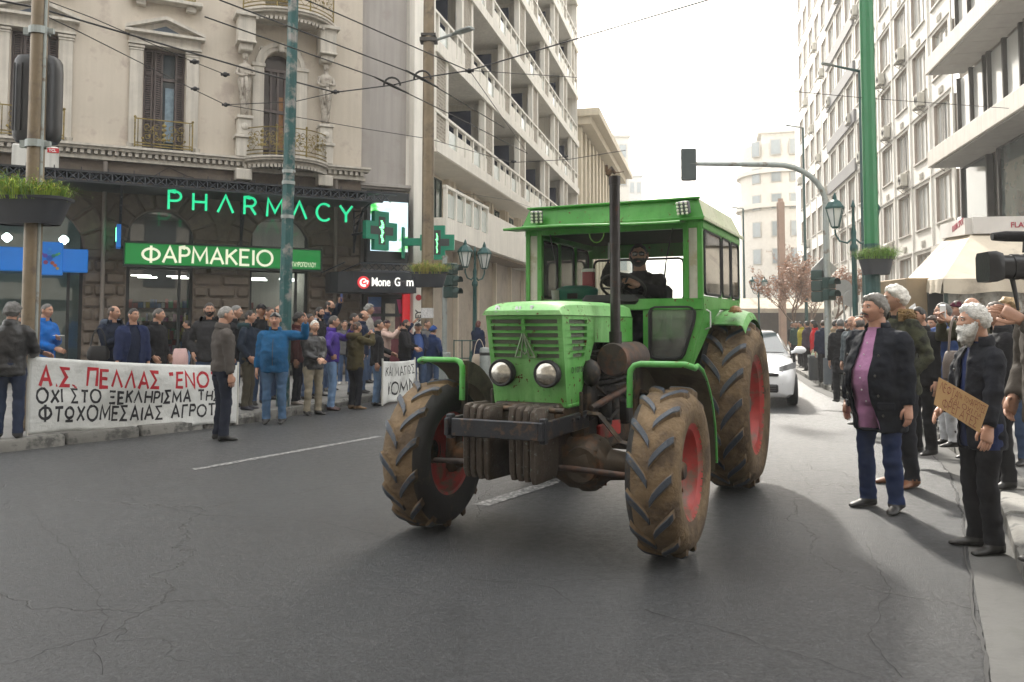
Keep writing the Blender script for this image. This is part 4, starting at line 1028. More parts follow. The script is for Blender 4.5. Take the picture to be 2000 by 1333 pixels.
def pier(u0, u1, z1, nb):
    z = gz0; i = 0
    while z + cw <= z1 + .01:
        n = nb; w = (u1 - u0) / n; sh = (w * .5 if (i % 2 and n > 1) else 0)
        if sh:
            stone(w * .5, cw, .07, T(u0 + w * .25, 0, z + cw / 2), i); [stone(w, cw, .07, T(u0 + w * (1 + j), 0, z + cw / 2), i + j) for j in range(n - 1)]; stone(w * .5, cw, .07, T(u1 - w * .25, 0, z + cw / 2), i + 5)
        else:
            [stone(w, cw, .07, T(u0 + w * (j + .5), 0, z + cw / 2), i + j) for j in range(n)]
        z += cw; i += 1
for a, b, n in ((opA[1], opB[0], 2), (opB[1], opC[0], 2), (opC[1], uR, 2)): pier(a, b, zsprB + .3, n)
# voussoirs
for a, b in (opA, opB, opC):
    c = (a + b) / 2; r = (b - a) / 2; zs = zA - r; n = 9
    for k in range(n):
        a0, a1 = pi * (k + .04) / n, pi * (k + .96) / n; r1 = r + (.62 if k != n // 2 else .72)
        q = [(c + r * cos(a0), zs + r * sin(a0)), (c + r1 * cos(a0), zs + r1 * sin(a0)), (c + r1 * cos(a1), zs + r1 * sin(a1)), (c + r * cos(a1), zs + r * sin(a1))]
        cc = (sum(p[0] for p in q) / 4, sum(p[1] for p in q) / 4); v = MB()
        inn = [(cc[0] + (p[0] - cc[0]) * .8, cc[1] + (p[1] - cc[1]) * .86) for p in q]
        v.loft([[Vector((x, 0, z)) for x, z in q], [Vector((x, .05, z)) for x, z in q], [Vector((x, .09, z)) for x, z in inn]])
        o = v.build("voussoir", m_brown, gwo); fixnormals(o.data)
# downpipe
for xk in (200, 652): c = U(xk, 550)[0]; MB().cyl((c, .14, gz0), (c, .14, zc - .4), .05, 10).build("downpipe", mat("downpipe_grey", (.19, .165, .145) if xk < 300 else (.03, .03, .035), .6), BL, True)
# ---- shops behind the openings
m_frame = mat("shopfront_black", (.018, .022, .024), .4, .3)
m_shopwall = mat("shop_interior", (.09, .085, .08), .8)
m_lampw = mat("shop_ceiling_lamp", (.9, .9, .85), .5, emis=((1, .95, .85), 4))
for si, (a, b) in enumerate((opA, opB, opC)):
    zs = zA - (b - a) / 2; zl = U(300, 522)[1]
    fr_ = MB()
    for u in (a + .04, b - .04): fr_.box((u, -.25, (gz0 + zA) / 2), (.08, .1, zA - gz0))
    fr_.box(((a + b) / 2, -.25, zl), (b - a, .12, .1)); fr_.box((b - .32, -.25, (gz0 + zl) / 2), (.07, .09, zl - gz0)); fr_.box(((a + b) / 2, -.25, gz0 + .06), (b - a, .1, .12))
    so = fr_.build("shopfront", m_frame, BL)
    MB().box(((a + b) / 2, -.27, (gz0 + zA) / 2), (b - a - .1, .012, zA - gz0 - .1)).build("pane", m_shopglass, so)
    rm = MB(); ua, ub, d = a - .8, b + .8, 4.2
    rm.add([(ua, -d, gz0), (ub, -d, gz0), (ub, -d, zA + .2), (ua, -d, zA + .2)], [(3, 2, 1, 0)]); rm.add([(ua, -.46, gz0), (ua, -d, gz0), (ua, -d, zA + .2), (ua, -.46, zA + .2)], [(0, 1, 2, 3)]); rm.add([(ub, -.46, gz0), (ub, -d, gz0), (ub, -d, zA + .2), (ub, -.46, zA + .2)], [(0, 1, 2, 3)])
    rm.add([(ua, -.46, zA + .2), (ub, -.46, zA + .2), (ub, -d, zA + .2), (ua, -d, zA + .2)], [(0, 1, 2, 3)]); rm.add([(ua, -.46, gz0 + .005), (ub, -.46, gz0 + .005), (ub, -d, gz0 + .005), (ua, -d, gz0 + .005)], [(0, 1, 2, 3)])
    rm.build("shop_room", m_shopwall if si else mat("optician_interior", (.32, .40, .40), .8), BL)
    lp = MB()
    for k in range(4 if si else 2):
        c_ = (a + (b - a) * (.25 + .5 * (k % 2)) + .1 * k, -1.4 - .9 * (k // 2), zl - .15 if si else zs + .4)
        lp.box(c_, (.5, .10, .03) if si else (.22, .22, .22), b=0 if si else .08)
    lp.build("ceiling_lamp", m_lampw if si else mat("globe_lamp", (.9, .95, .9), .5, emis=((.85, 1, .92), 9)), BL)
    if si:
        cols = [(.30, .05, .05), (.45, .42, .36), (.05, .12, .25), (.35, .28, .04), (.06, .22, .10), (.22, .05, .16), (.5, .5, .48)]
        for row, yy in ((0, -1.3), (1, -3.6)):
            sh = MB(); u0_, u1_ = (a + .75, b - .1) if row == 0 else (ua + .05, ub - .05)
            for z_ in ([.25, .62, 1.0] if row == 0 else [.3, .7, 1.1, 1.5, 1.9]):
                sh.box(((u0_ + u1_) / 2, yy, z_ + gz0), (u1_ - u0_, .32, .025), mi=0); u = u0_ + .04
                while u < u1_ - .1:
                    w_ = random.uniform(.05, .14); h_ = random.uniform(.10, .28); sh.box((u + w_ / 2, yy + .05, z_ + gz0 + .0135 + h_ / 2), (w_ * .92, .16, h_), mi=1 + random.randrange(7)); u += w_ + .01
            for u in (u0_, u1_): sh.box((u, yy, gz0 + (.62 if row == 0 else 1.1)), (.03, .32, 1.2 if row == 0 else 2.1), mi=0)
            sh.build("product_shelf", [mat("shelf_maroon", (.10, .03, .03), .6)] + [mat("product_%d" % k, c_, .5, var=.3, scale=9) for k, c_ in enumerate(cols)], BL)
# ---- canopy: lattice girder along its front edge, dark glazed roof, hanging brackets
OFF = 1.9
zt0, zt1 = PH.uz(300, 364, OFF)[1], PH.uz(300, 345, OFF)[1]
ue = PH.uz(775, 395, OFF)[0]
CN = thing("shop_canopy", "long dark iron lattice canopy over the pharmacy shopfronts", "canopy", PHM)
ch = MB(); ch.box(((uL + ue) / 2, OFF, zt1), (ue - uL, .07, .05)); ch.build("top_chord", m_canopy, CN)
ch = MB(); ch.box(((uL + ue) / 2 - .2, OFF, zt0), (ue - uL - .4, .07, .05)); ch.build("bottom_chord", m_canopy, CN)
lt = MB(); u = PH.uz(-60, 345, OFF)[0]; st_ = zt1 - zt0
while u < ue - .3:
    for s0, s1 in ((0, 1), (1, 0)): lt.tube([(u, OFF, zt0 + s0 * st_), (u + st_, OFF, zt0 + s1 * st_)], .016, 4)
    lt.box((u, OFF, (zt0 + zt1) / 2), (.025, .03, st_)); u += st_
tag(lt.build("lattice", mat("lattice_iron", (.05, .06, .075), .5, .4), CN), kind="stuff")
rf_ = MB(); rf_.add([(uL, OFF, zt1 + .02), (ue - .3, OFF, zt1 + .02), (uR - .1, .02, zt1 + .12), (uL, .02, zt1 + .12)], [(0, 1, 2, 3)]); rf_.add([(uL, OFF, zt0 + .0), (ue - .5, OFF, zt0 + .0), (uR - .1, .02, zt0 + .05), (uL, .02, zt0 + .05)], [(3, 2, 1, 0)])
rf_.build("canopy_roof", m_canopy, CN)
u = uL + .3
sp = MB()
while u < ue - .4: sp.tube([(u, OFF, zt1 + .03), (u, OFF, zt1 + .10)], .012, 5); u += .55
tag(sp.build("bird_spike", m_canopy, CN), kind="stuff")
for xk in (235, 470, 690):
    c = U(xk, 420)[0]; b = MB(); zb = zt0 - 1.25
    b.tube([(c, .1, zb), (c, .15, zb + .3), (c, .45, zb + .75), (c, 1.0, zt0 - .12), (c, OFF - .1, zt0)], .035, 6); b.tube([(c, .1, zb), (c, .1, zt0)], .03, 6)
    for k in range(6): t = k / 6; b.tube([(c, .1, zb + 1.2 * t), (c, .15 + 1.5 * t * t, zb + .25 + 1.0 * t)], .016, 5); b.tube([(c, .1, zb + 1.2 * t + .2), (c, .15 + 1.5 * t * t, zb + .25 + 1.0 * t)], .014, 5)
    b.build("lattice_bracket", m_canopy, CN)
# ---- neon lettering hung under the canopy
m_neon = mat("green_neon", (.02, .35, .18), .4, emis=((.006, .60, .25), .33))
OF2 = OFF - .3
NS = thing("neon_sign", "green neon letters reading PHARMACY hung under the dark canopy", "sign", PHM)
for chx, (lat, x0, x1, yt, yb) in enumerate((("Ρ", 329, 353, 374, 409), ("Η", 377, 402, 378, 411), ("Λ", 425, 455, 382, 415), ("R", 477, 499, 386, 419), ("Μ", 521, 552, 389, 423), ("Λ", 570, 598, 394, 427), ("C", 618, 643, 398, 431), ("Y", 663, 687, 402, 434))):
    ua, za = PH.uz(x0, yb, OF2); ub, zb = PH.uz(x0, yt, OF2); uw = PH.uz(x1, yb, OF2)[0] - ua; h = zb - za
    wd = SF[lat][0]; l_, w_ = letters(lat, h, .055, .05, sx=uw / (wd * h)); l_.build("letter", m_neon, NS, M=T(ua, OF2, za))
# ---- green box sign with cream letters
OF3 = .42
u0, z0 = PH.uz(243, 516, OF3); u1, _ = PH.uz(627, 500, OF3); _, z1 = PH.uz(243, 474, OF3)
GS = thing("pharmacy_sign", "long green box sign with cream Greek letters over the pharmacy doors", "sign", PHM)
m_gs = mat("sign_green_face", (.006, .16, .035), .3, var=.1, emis=((.004, .17, .03), .22))
sb = MB().box(((u0 + u1) / 2, OF3 - .12, (z0 + z1) / 2), (u1 - u0, .2, z1 - z0), b=.02); sbo = sb.build("sign_box", [m_gs], GS)
fr_ = MB(); [fr_.box(((u0 + u1) / 2, OF3 - .11, z), (u1 - u0 + .06, .25, .05)) for z in (z0 - .025, z1 + .025)]; [fr_.box((u, OF3 - .11, (z0 + z1) / 2), (.04, .25, z1 - z0)) for u in (u0 - .02, u1 + .02)]
fr_.build("sign_frame", m_frame, GS)
m_cl = mat("sign_cream_letter", (.75, .75, .6), .4, emis=((.62, .62, .48), .25))
ux, zx = PH.uz(278, 516, OF3); ue_ = PH.uz(532, 516, OF3)[0]; hL = (z1 - z0) * .74
tot = letters("ΦΑΡΜΑΚΕΙΟ", hL, .05, .01, gap=.22)[1]; k_ = (ue_ - ux) / tot; x = 0
for chx in "ΦΑΡΜΑΚΕΙΟ":
    l_, w_ = letters(chx, hL, .062, .012, sx=k_); l_.build("letter", m_cl, GS, M=T(ux + x * 1, OF3 - .018, z0 + (z1 - z0) * .13)); x += (SF[chx][0] + .22) * hL * k_
ux = PH.uz(567, 516, OF3)[0]; ue_ = PH.uz(617, 516, OF3)[0]
l_, w_ = letters("ΣΤΑΥΡΟΠΟΥΛΟΥ", .12, .018, .008, gap=.3); s_ = (ue_ - ux) / w_
l_.build("lettering", m_cl, GS, M=T(ux, OF3 - .018, z0 + .07) @ Matrix.Diagonal((s_, 1, 1, 1)))
# ---- optician: blue sign with a spray of coloured dots, small projecting sign
BS = thing("optician_sign", "bright blue shop sign with a star of coloured dots at the left", "sign", PHM)
m_blue = mat("sign_blue", (.008, .14, .50), .35, var=.08, emis=((.005, .12, .42), .15))
u0, z0 = PH.uz(-60, 527, .4); u1, _ = PH.uz(172, 500, .4); _, z1 = PH.uz(150, 487, .4)
MB().box(((u0 + u1) / 2, .3, (z0 + z1) / 2), (u1 - u0, .2, z1 - z0), b=.02).box(((u0 + u1) / 2, .402, z0 + .07), (u1 - u0 - .04, .006, .02)).build("sign_box", m_blue, BS)
uc, zc_ = PH.uz(97, 505, .45); MB().box((uc, .36, zc_), (.56, .22, .80), b=.02).build("emblem_box", m_blue, BS)
for k, (dx, dz, r, c_) in enumerate(((0, 0, .07, (.01, .08, .45)), (.08, .06, .045, (.02, .2, .2)), (.15, .09, .035, (.05, .35, .12)), (.2, .12, .025, (.15, .5, .05)), (0, .13, .05, (.01, .18, .55)), (0, .22, .035, (.02, .25, .6)), (.06, -.11, .045, (.35, .08, .05)), (.12, -.17, .04, (.45, .1, .03)), (.17, -.24, .035, (.5, .3, .03)), (-.08, -.1, .05, (.25, .04, .12)), (-.09, .06, .05, (.1, .05, .35)), (-.16, .1, .035, (.15, .05, .35)))):
    MB().lathe([(.001, .012), (r, .012), (r, 0)], 14, T(uc + dx, .47, zc_ + dz) @ RX(-pi / 2)).build("dot", mat("dot_%d" % k, c_, .4), BS)
PS = thing("projecting_sign", "small blue projecting sign with a green lit cross beside the downpipe", "sign", PHM)
u0, z0 = PH.uz(231, 485, .5); _, z1 = PH.uz(231, 440, .5)
MB().box((u0, .5, (z0 + z1) / 2), (.10, .5, z1 - z0), b=.01).box((u0, .2, (z0 + z1) / 2), (.05, .2, .05)).build("sign_box", m_blue, PS)
l_, w_ = letters("Λ", .28, .05, .01); l_.build("lit_symbol", mat("led_green", (.1, .8, .3), .4, emis=((.12, 1, .3), 2.5)), PS, M=T(u0 - .052, .42, (z0 + z1) / 2 - .1) @ RZ(pi / 2) @ T(-.1, 0, 0))
# air conditioner resting on the canopy behind the girder
uc, z_ = PH.uz(98, 324, 1.0)
AC1 = thing("air_conditioner", "white air conditioner with red TCL badge half hidden by the canopy girder", "air conditioner", PHM @ T(uc - .3, 1.0, zt1 + .1))
MB().box((0, 0, .28), (.95, .32, .55), b=.03).build("casing", mat("ac_white", (.62, .62, .58), .5, var=.1, streak=.2), AC1)
MB().box((.36, .165, .46), (.24, .01, .11)).build("badge", mat("tcl_red", (.5, .02, .03), .4), AC1)
me = font_mesh("TCL", .085, .002, bold=.003); me.materials.append(mat("white_print", (.8, .8, .8), .5)); obj("badge_lettering", me, AC1, T(.455, .174, .432) @ Matrix(((-1, 0, 0, 0), (0, 0, 1, 0), (0, 1, 0, 0), (0, 0, 0, 1))) if False else T(.27, .172, .43) @ RX(pi / 2) @ T(0, 0, -.0) @ Matrix.Diagonal((1, 1, -1, 1)))
# wiring box under the string course and cables on the wall
MB().box((U(480, 345)[0], .08, U(480, 345)[1]), (.3, .16, .24), b=.02).build("junction_box", m_trim, BL)
MB().tube([(*[U(x, y)[0], .05], U(x, y)[1]) for x, y in ((300, 345), (330, 328), (365, 345), (378, 348))], .01, 5).build("cable", m_dark, BL)
# ================================================================ grey party wall with the money shop, and the big LED screen
m_greywall = mat("grey_render_wall", (.38, .355, .335), .9, var=.08, scale=.7, streak=.12, dirt=((.33, .30, .28), .2, 1.2))
m_white = mat("white_concrete", (.84, .81, .74), .85, var=.08, scale=1.0, streak=.12, bump=.08, bscale=20)
uB1, uB2 = U(803, 300)[0], U(824, 300)[0]
GB = thing("grey_wall_building", "plain grey blank wall between the ornate building and the hotel", "building", PHM)
b = MB(); b.box(((uR + uB1) / 2, -3.25, (PAVE + 26) / 2), (uB1 - uR, 6.0, 26 - PAVE)); b.build("wall", m_greywall, GB)
zl_ = U(750, 362)[1]
b = MB(); b.box(((uR + uB1) / 2, -.13, zl_), (uB1 - uR + .1, .26, .10), b=.01); b.box(((uR + uB1) / 2, -.17, zl_ - .08), (uB1 - uR + .02, .18, .06)); b.build("ledge", m_greywall, GB)
# shop below
dA, dB = U(712, 600)[0], U(803, 600)[0]; zd = U(750, 572)[1]
sf = MB(); sf.box(((dA + dB) / 2, -.22, (PAVE + zd) / 2), (dB - dA, .05, zd - PAVE), mi=0)
for u in (dA + .05, dA + .62, dA + (dB - dA) * .42, dB - .2): sf.box((u, -.17, (PAVE + zd) / 2), (.09, .08, zd - PAVE), mi=0)
for z in (zd - .08, zd - .65, PAVE + .1): sf.box(((dA + dB) / 2, -.17, z), (dB - dA, .08, .09), mi=0)
so = sf.build("shopfront", m_frame, GB)
MB().box((dA + (dB - dA) * .64, -.19, (PAVE + zd) / 2 - .3), ((dB - dA) * .40, .02, zd - PAVE - .8)).build("door", mat("maroon_shop_interior", (.10, .015, .025), .3, var=.5, scale=1.5), so)
MB().box((dA + .36, -.19, 1.6), (.42, .02, 1.6)).build("poster", mat("shop_poster", (.25, .12, .22), .4, var=.6, scale=4), so)
MB().box((dA + .36, -.17, 2.25), (.4, .02, .35)).build("poster", mat("shop_poster_blue", (.03, .12, .35), .4, var=.3), so)
MB().box((dA + (dB - dA) * .56, -.17, 1.75), (.36, .02, .85)).build("poster", mat("shop_poster_pale", (.45, .42, .34), .4, var=.5, scale=5), so)
MB().add([(dA + (dB - dA) * .72, -.16, 2.3), (dA + (dB - dA) * .90, -.16, 2.3), (dA + (dB - dA) * .90, -.16, 1.0)], [(0, 2, 1)]).build("poster", mat("magenta_poster", (.42, .03, .16), .4, var=.3), so)
MB().box((dB - .12, -.10, (PAVE + zd) / 2), (.24, .16, zd - PAVE), b=.01).build("red_panel", mat("shop_red_panel", (.45, .012, .02), .35, emis=((.35, .008, .012), .25)), so)
# vertical white strip with MONEY
MB().box(((uB1 + uB2) / 2, .0, 13), (uB2 - uB1, .5, 26 - PAVE * 2), b=.02).build("edge_pilaster", m_white, GB)
me = font_mesh("MONEY", .24, .004, bold=.006); me.materials.append(mat("vertical_print", (.05, .05, .05), .5))
obj("lettering", me, GB, T((uB1 + uB2) / 2 + .07, .256, 1.15) @ RX(pi / 2) @ RZ(pi / 2))
MB().lathe([(.001, .01), (.09, .01), (.09, 0)], 16, T((uB1 + uB2) / 2, .252, 2.35) @ RX(-pi / 2)).build("red_disc", mat("red_print", (.45, .02, .03), .5), GB)
# money shop sign: dark canopy box
OM = 1.15
MS = thing("money_shop_sign", "dark canopy sign with red arrow disc and white MoneyGram lettering", "sign", PHM)
u0, z0 = PH.uz(690, 571, OM); u1 = PH.uz(813, 571, OM)[0]; z1 = PH.uz(720, 531, OM)[1]
pl = [(u0 - .5, .0), (u0 - .5, .55), (u0 - .35, .85), (u0, OM - .02), (u0 + .2, OM), (u1, OM), (u1, 0)]
s_ = MB(); n = len(pl); A = [Vector((u, y, z0)) for u, y in pl]; B_ = [Vector((u, y, z1)) for u, y in pl]
s_.add(A + B_, [tuple(range(n))[::-1], tuple(range(n, 2 * n))] + [(i, (i + 1) % n, (i + 1) % n + n, i + n) for i in range(n)]); o = s_.build("sign_box", m_canopy, MS); fixnormals(o.data)
rw = MB(); ua, ub = PH.uz(706, 520, OM)[0], PH.uz(862, 520, OM)[0]; za, zb = z1 + .03, PH.uz(750, 515, OM)[1]
for z in (za, zb): rw.box(((ua + ub) / 2, OM - .05, z), (ub - ua, .05, .04))
u = ua
while u < ub - .05:
    rw.tube([(u, OM - .05, za), (u + (zb - za), OM - .05, zb)], .013, 4); rw.tube([(u, OM - .05, zb), (u + (zb - za), OM - .05, za)], .013, 4); u += zb - za
for u in (ua, ua - .45): rw.tube([(u, OM - .05, zb), (u - .4, 0, zb - .25)], .02, 5)
tag(rw.build("lattice_railing", MATS["lattice_iron"], MS), kind="stuff")
uc, zc_ = PH.uz(710, 552, OM); ds = MB().lathe([(.001, .03), (.165, .03), (.175, .0)], 24, T(uc, OM, zc_) @ RX(-pi / 2)); dso = ds.build("logo_disc", mat("logo_red", (.42, .02, .025), .35, emis=((.40, .015, .02), .4)), MS)
m_lw = mat("lit_white_letter", (.85, .84, .8), .4, emis=((.9, .88, .82), .3)); m_ld = mat("unlit_letter", (.06, .06, .062), .4)
lg = MB(); lg.tube([(uc + .095 * cos(a), OM + .04, zc_ + .095 * sin(a)) for a in [radians(60 + k * 15) for k in range(17)]], [.012 + .0016 * k for k in range(17)], 6); lg.tube([(uc - .02, OM + .04, zc_), (uc + .12, OM + .04, zc_ + .035)], .018, 6); lg.tube([(uc + .03, OM + .04, zc_ + .06), (uc + .12, OM + .04, zc_ + .035), (uc + .09, OM + .04, zc_ - .05)], .018, 6)
lg.build("logo_arrow", m_lw, dso)
for tx, xp, xq, m_ in (("M", 726, 737, m_lw), ("o", 738, 746, m_lw), ("n", 747, 754, m_lw), ("e", 755, 762, m_lw), ("y", 762.5, 770, m_ld), ("G", 770.5, 781, m_lw), ("r", 782, 786, m_ld), ("a", 786.5, 793, m_ld), ("m", 794, 807, m_lw)):
    ux, zx = PH.uz(xp, 559, OM); uy = PH.uz(xq, 559, OM)[0]; me = font_mesh(tx, .34, .012, bold=.004); me.materials.append(m_); xs = [v.co.x for v in me.vertices]; k_ = (uy - ux) / (max(xs) - min(xs)); obj("letter", me, MS, T(ux - min(xs) * k_, OM + .012, zx) @ RX(pi / 2) @ Matrix.Diagonal((k_, 1, 1, 1)))
# LED screen
OS = .35
u0, z0 = PH.uz(716, 512, OS); u1, z1 = PH.uz(800, 378, OS)
LS = thing("led_screen", "tall bright LED screen in a dark frame behind the pharmacy cross", "screen", PHM)
MB().box(((u0 + u1) / 2, OS - .16, (z0 + z1) / 2), (u1 - u0, .28, z1 - z0), b=.01).build("screen_cabinet", m_frame, LS)
def led_mat():
    m = bpy.data.materials.new("led_picture"); m.use_nodes = True; N = m.node_tree.nodes; L = m.node_tree.links; P = N["Principled BSDF"]
    tc = N.new("ShaderNodeTexCoord"); mp = N.new("ShaderNodeMapping"); mp.inputs["Scale"].default_value = (2.2, 1, 3.2); L.new(tc.outputs["Object"], mp.inputs[0])
    n = N.new("ShaderNodeTexNoise"); n.inputs["Scale"].default_value = 1.1; n.inputs["Detail"].default_value = 3; L.new(mp.outputs[0], n.inputs["Vector"])
    cr_ = N.new("ShaderNodeValToRGB"); e = cr_.color_ramp.elements; e[0].position = .36; e[0].color = (.02, .5, .06, 1); e[1].position = .5; e[1].color = (.78, .95, 1, 1); q = e.new(.43); q.color = (.3, .85, .3, 1); q = e.new(.72); q.color = (.55, .85, 1, 1)
    L.new(n.outputs[0], cr_.inputs[0]); w = N.new("ShaderNodeTexWave"); w.bands_direction = 'Z'; w.inputs["Scale"].default_value = 9.0; L.new(tc.outputs["Object"], w.inputs["Vector"])
    mr = N.new("ShaderNodeMapRange"); mr.inputs[3].default_value = .75; mr.inputs[4].default_value = 1.0; L.new(w.outputs["Fac"], mr.inputs[0])
    vm = N.new("ShaderNodeVectorMath"); vm.operation = 'SCALE'; L.new(cr_.outputs[0], vm.inputs[0]); L.new(mr.outputs[0], vm.inputs["Scale"])
    P.inputs["Base Color"].default_value = (.05, .05, .05, 1); L.new(vm.outputs[0], P.inputs["Emission Color"]); P.inputs["Emission Strength"].default_value = .5; return m
MB().box(((u0 + u1) / 2 + .03, OS - .005, (z0 + z1) / 2 + .02), (u1 - u0 - .16, .02, z1 - z0 - .62)).build("screen_picture", led_mat(), LS)
# pharmacy crosses with a green-lit caduceus
def cross_sign(M_, label, S, flip):
    C = thing("pharmacy_cross", label, "sign", M_, "green pharmacy cross signs")
    a, w = S / 2, S * .23
    pc = lambda a, w: [(-w, -a), (w, -a), (w, -w), (a, -w), (a, w), (w, w), (w, a), (-w, a), (-w, w), (-a, w), (-a, -w), (-w, -w)]
    mb = MB(); mb.prism(pc(a, w), I4, .16); o = mb.build("cross_case", mat("cross_green", (.008, .22, .13), .4, var=.1), C); fixnormals(o.data)
    mb = MB(); mb.prism(pc(a * .72, w * .46), T(0, .155, 0), .014); o = mb.build("led_panel", mat("led_panel_dark", (.045, .05, .05), .5), C); fixnormals(o.data)
    g_ = MB(); sx = .5 if flip else 1
    for i in range(14):
        z = -S * .30 + i * S * .042; w_ = S * (.05 + .03 * abs(sin(i * 1.9))) * (1.9 if i in (9, 10) else 1) * sx; g_.box((S * .02 * sin(i * 1.3) * sx, .172, z), (w_, .006, S * .032))
    g_.build("caduceus", mat("led_green_bright", (.1, .8, .3), .4, emis=((.22, 1, .34), .8)), C); return C
p = PH.p(*PH.uz(739, 452, 1.35)[:1], PH.uz(739, 452, 1.35)[1], 1.35); Mx = PHM.copy(); Mx.translation = p; Mx = Mx @ RZ(-.35)
c1 = cross_sign(Mx, "green pharmacy cross in front of the bright LED screen", 1.06, False)
MB().tube([(0, .0, 0), (0, -1.2, 0)], .04, 6).build("mount_arm", m_canopy, c1)
p = PH.p(PH.uz(855, 475, 1.0)[0], PH.uz(855, 475, 1.0)[1], 1.0); Mx = PHM.copy(); Mx.translation = p; Mx = Mx @ RZ(.5)
c2 = cross_sign(Mx, "green pharmacy cross on a side arm beside the tan pole", .98, True)
MB().box((-.72, .08, .02), (.5, .08, .22), b=.01).box((-1.0, .0, 0), (.06, .3, .9)).build("mount_arm", MATS["cross_green"], c2)
SP = thing("street_name_plate", "small blue street name plate on the stone pier", "sign", PHM)
u0, z0 = PH.uz(654, 543, .1); MB().box((u0, .1, z0), (.34, .02, .24), b=.004).build("plate", mat("plate_blue", (.01, .05, .13), .4), SP); l_, w_ = letters("ΑΓΙΟΥ", .05, .008, .002); l_.build("lettering", MATS["white_print"], SP, M=T(u0 - .12, .111, z0 + .03)); l_, w_ = letters("ΚΟΝΣΤΑΝΤΙΝΟΥ", .03, .005, .002); l_.build("lettering", MATS["white_print"], SP, M=T(u0 - .15, .111, z0 - .05) @ Matrix.Diagonal((.3 / w_, 1, 1, 1)))

# ================================================================ hotel with staggered balconies
HO = Plane((-2.82, 24.36), radians(13.4)); HOM = HO.mat()
HT = thing("hotel_building", "tall white concrete hotel with rows of staggered balconies and dark shutters", "building", HOM)
m_navy = mat("navy_shutter", (.014, .02, .045), .6, var=.15)
m_hsoffit = mat("balcony_plaster", (.80, .75, .67), .9, var=.08, scale=1.5)
m_hwall = m_white
def lattice_mat():
    m = bpy.data.materials.new("pierced_screen"); m.use_nodes = True; N = m.node_tree.nodes; L = m.node_tree.links; P = N["Principled BSDF"]
    tc = N.new("ShaderNodeTexCoord"); v = N.new("ShaderNodeTexVoronoi"); v.inputs["Scale"].default_value = 9; v.inputs["Randomness"].default_value = .15; L.new(tc.outputs["Object"], v.inputs["Vector"])
    r = N.new("ShaderNodeMapRange"); r.inputs[1].default_value = .25; r.inputs[2].default_value = .5; L.new(v.outputs["Distance"], r.inputs[0])
    x = N.new("ShaderNodeMix"); x.data_type = 'RGBA'; x.inputs[6].default_value = (.06, .055, .045, 1); x.inputs[7].default_value = (.42, .38, .32, 1); L.new(r.outputs[0], x.inputs[0]); L.new(x.outputs[2], P.inputs["Base Color"])
    bp = N.new("ShaderNodeBump"); bp.inputs["Distance"].default_value = .05; L.new(r.outputs[0], bp.inputs["Height"]); L.new(bp.outputs[0], P.inputs["Normal"]); P.inputs["Roughness"].default_value = .9; return m
m_lat = lattice_mat()
H0, FH, HL, NF, BAY = 7.15, 3.23, 31.4, 6, 6.05
hz_ = lambda k: H0 + FH * k
# recessed carcass behind the balconies, side walls and end
c = MB(); c.box((HL / 2, -1.9, (H0 + hz_(NF)) / 2), (HL - .1, .4, hz_(NF) - H0)); c.build("back_wall", m_hsoffit, HT)
c = MB(); c.box((.15, -6, 13 + (hz_(NF) - 26) / 2), (.3, 12, hz_(NF))); c.box((HL - .15, -6, hz_(NF) / 2), (.3, 12, hz_(NF))); c.box((HL / 2, -6, hz_(NF) + .2), (HL, 12, .4)); c.box((.75, -.2, (H0 + hz_(NF)) / 2), (1.5, .45, hz_(NF) - H0)); c.build("side_wall", m_hwall, HT)
me_post = MB().box((0, -.06, .5), (.12, .12, 1.0)).mesh("rail_post", m_hwall); me_col = MB().box((0, -.75, FH / 2 - .12), (.26, 1.5, FH - .26)).mesh("partition", m_hwall)
me_colf = MB().box((0, -.12, FH / 2 - .12), (.22, .24, FH - .26)).mesh("column", m_hwall)
me_scr = MB().box((0, -.08, FH / 2 - .12), (1.0, .1, FH - .3)).mesh("pierced_screen", m_lat)
me_panel = MB().box((0, -.05, .45), (.9, .05, .62)).mesh("parapet_panel", m_hwall); me_gl = MB().box((0, -.05, .45), (.9, .02, .62)).mesh("glass_panel", mat("frosted_panel", (.50, .55, .52), .25, var=.1))
me_sh1 = MB().box((0, -1.62, 1.2), (1.45, .12, 2.4)).mesh("shutter", m_navy); me_sh2 = MB().box((0, -1.0, 1.2), (.08, 1.1, 2.4)).mesh("shutter", m_navy)
me_part = MB().box((0, -1.1, .9), (.5, .1, 1.8)).mesh("divider", m_hwall)
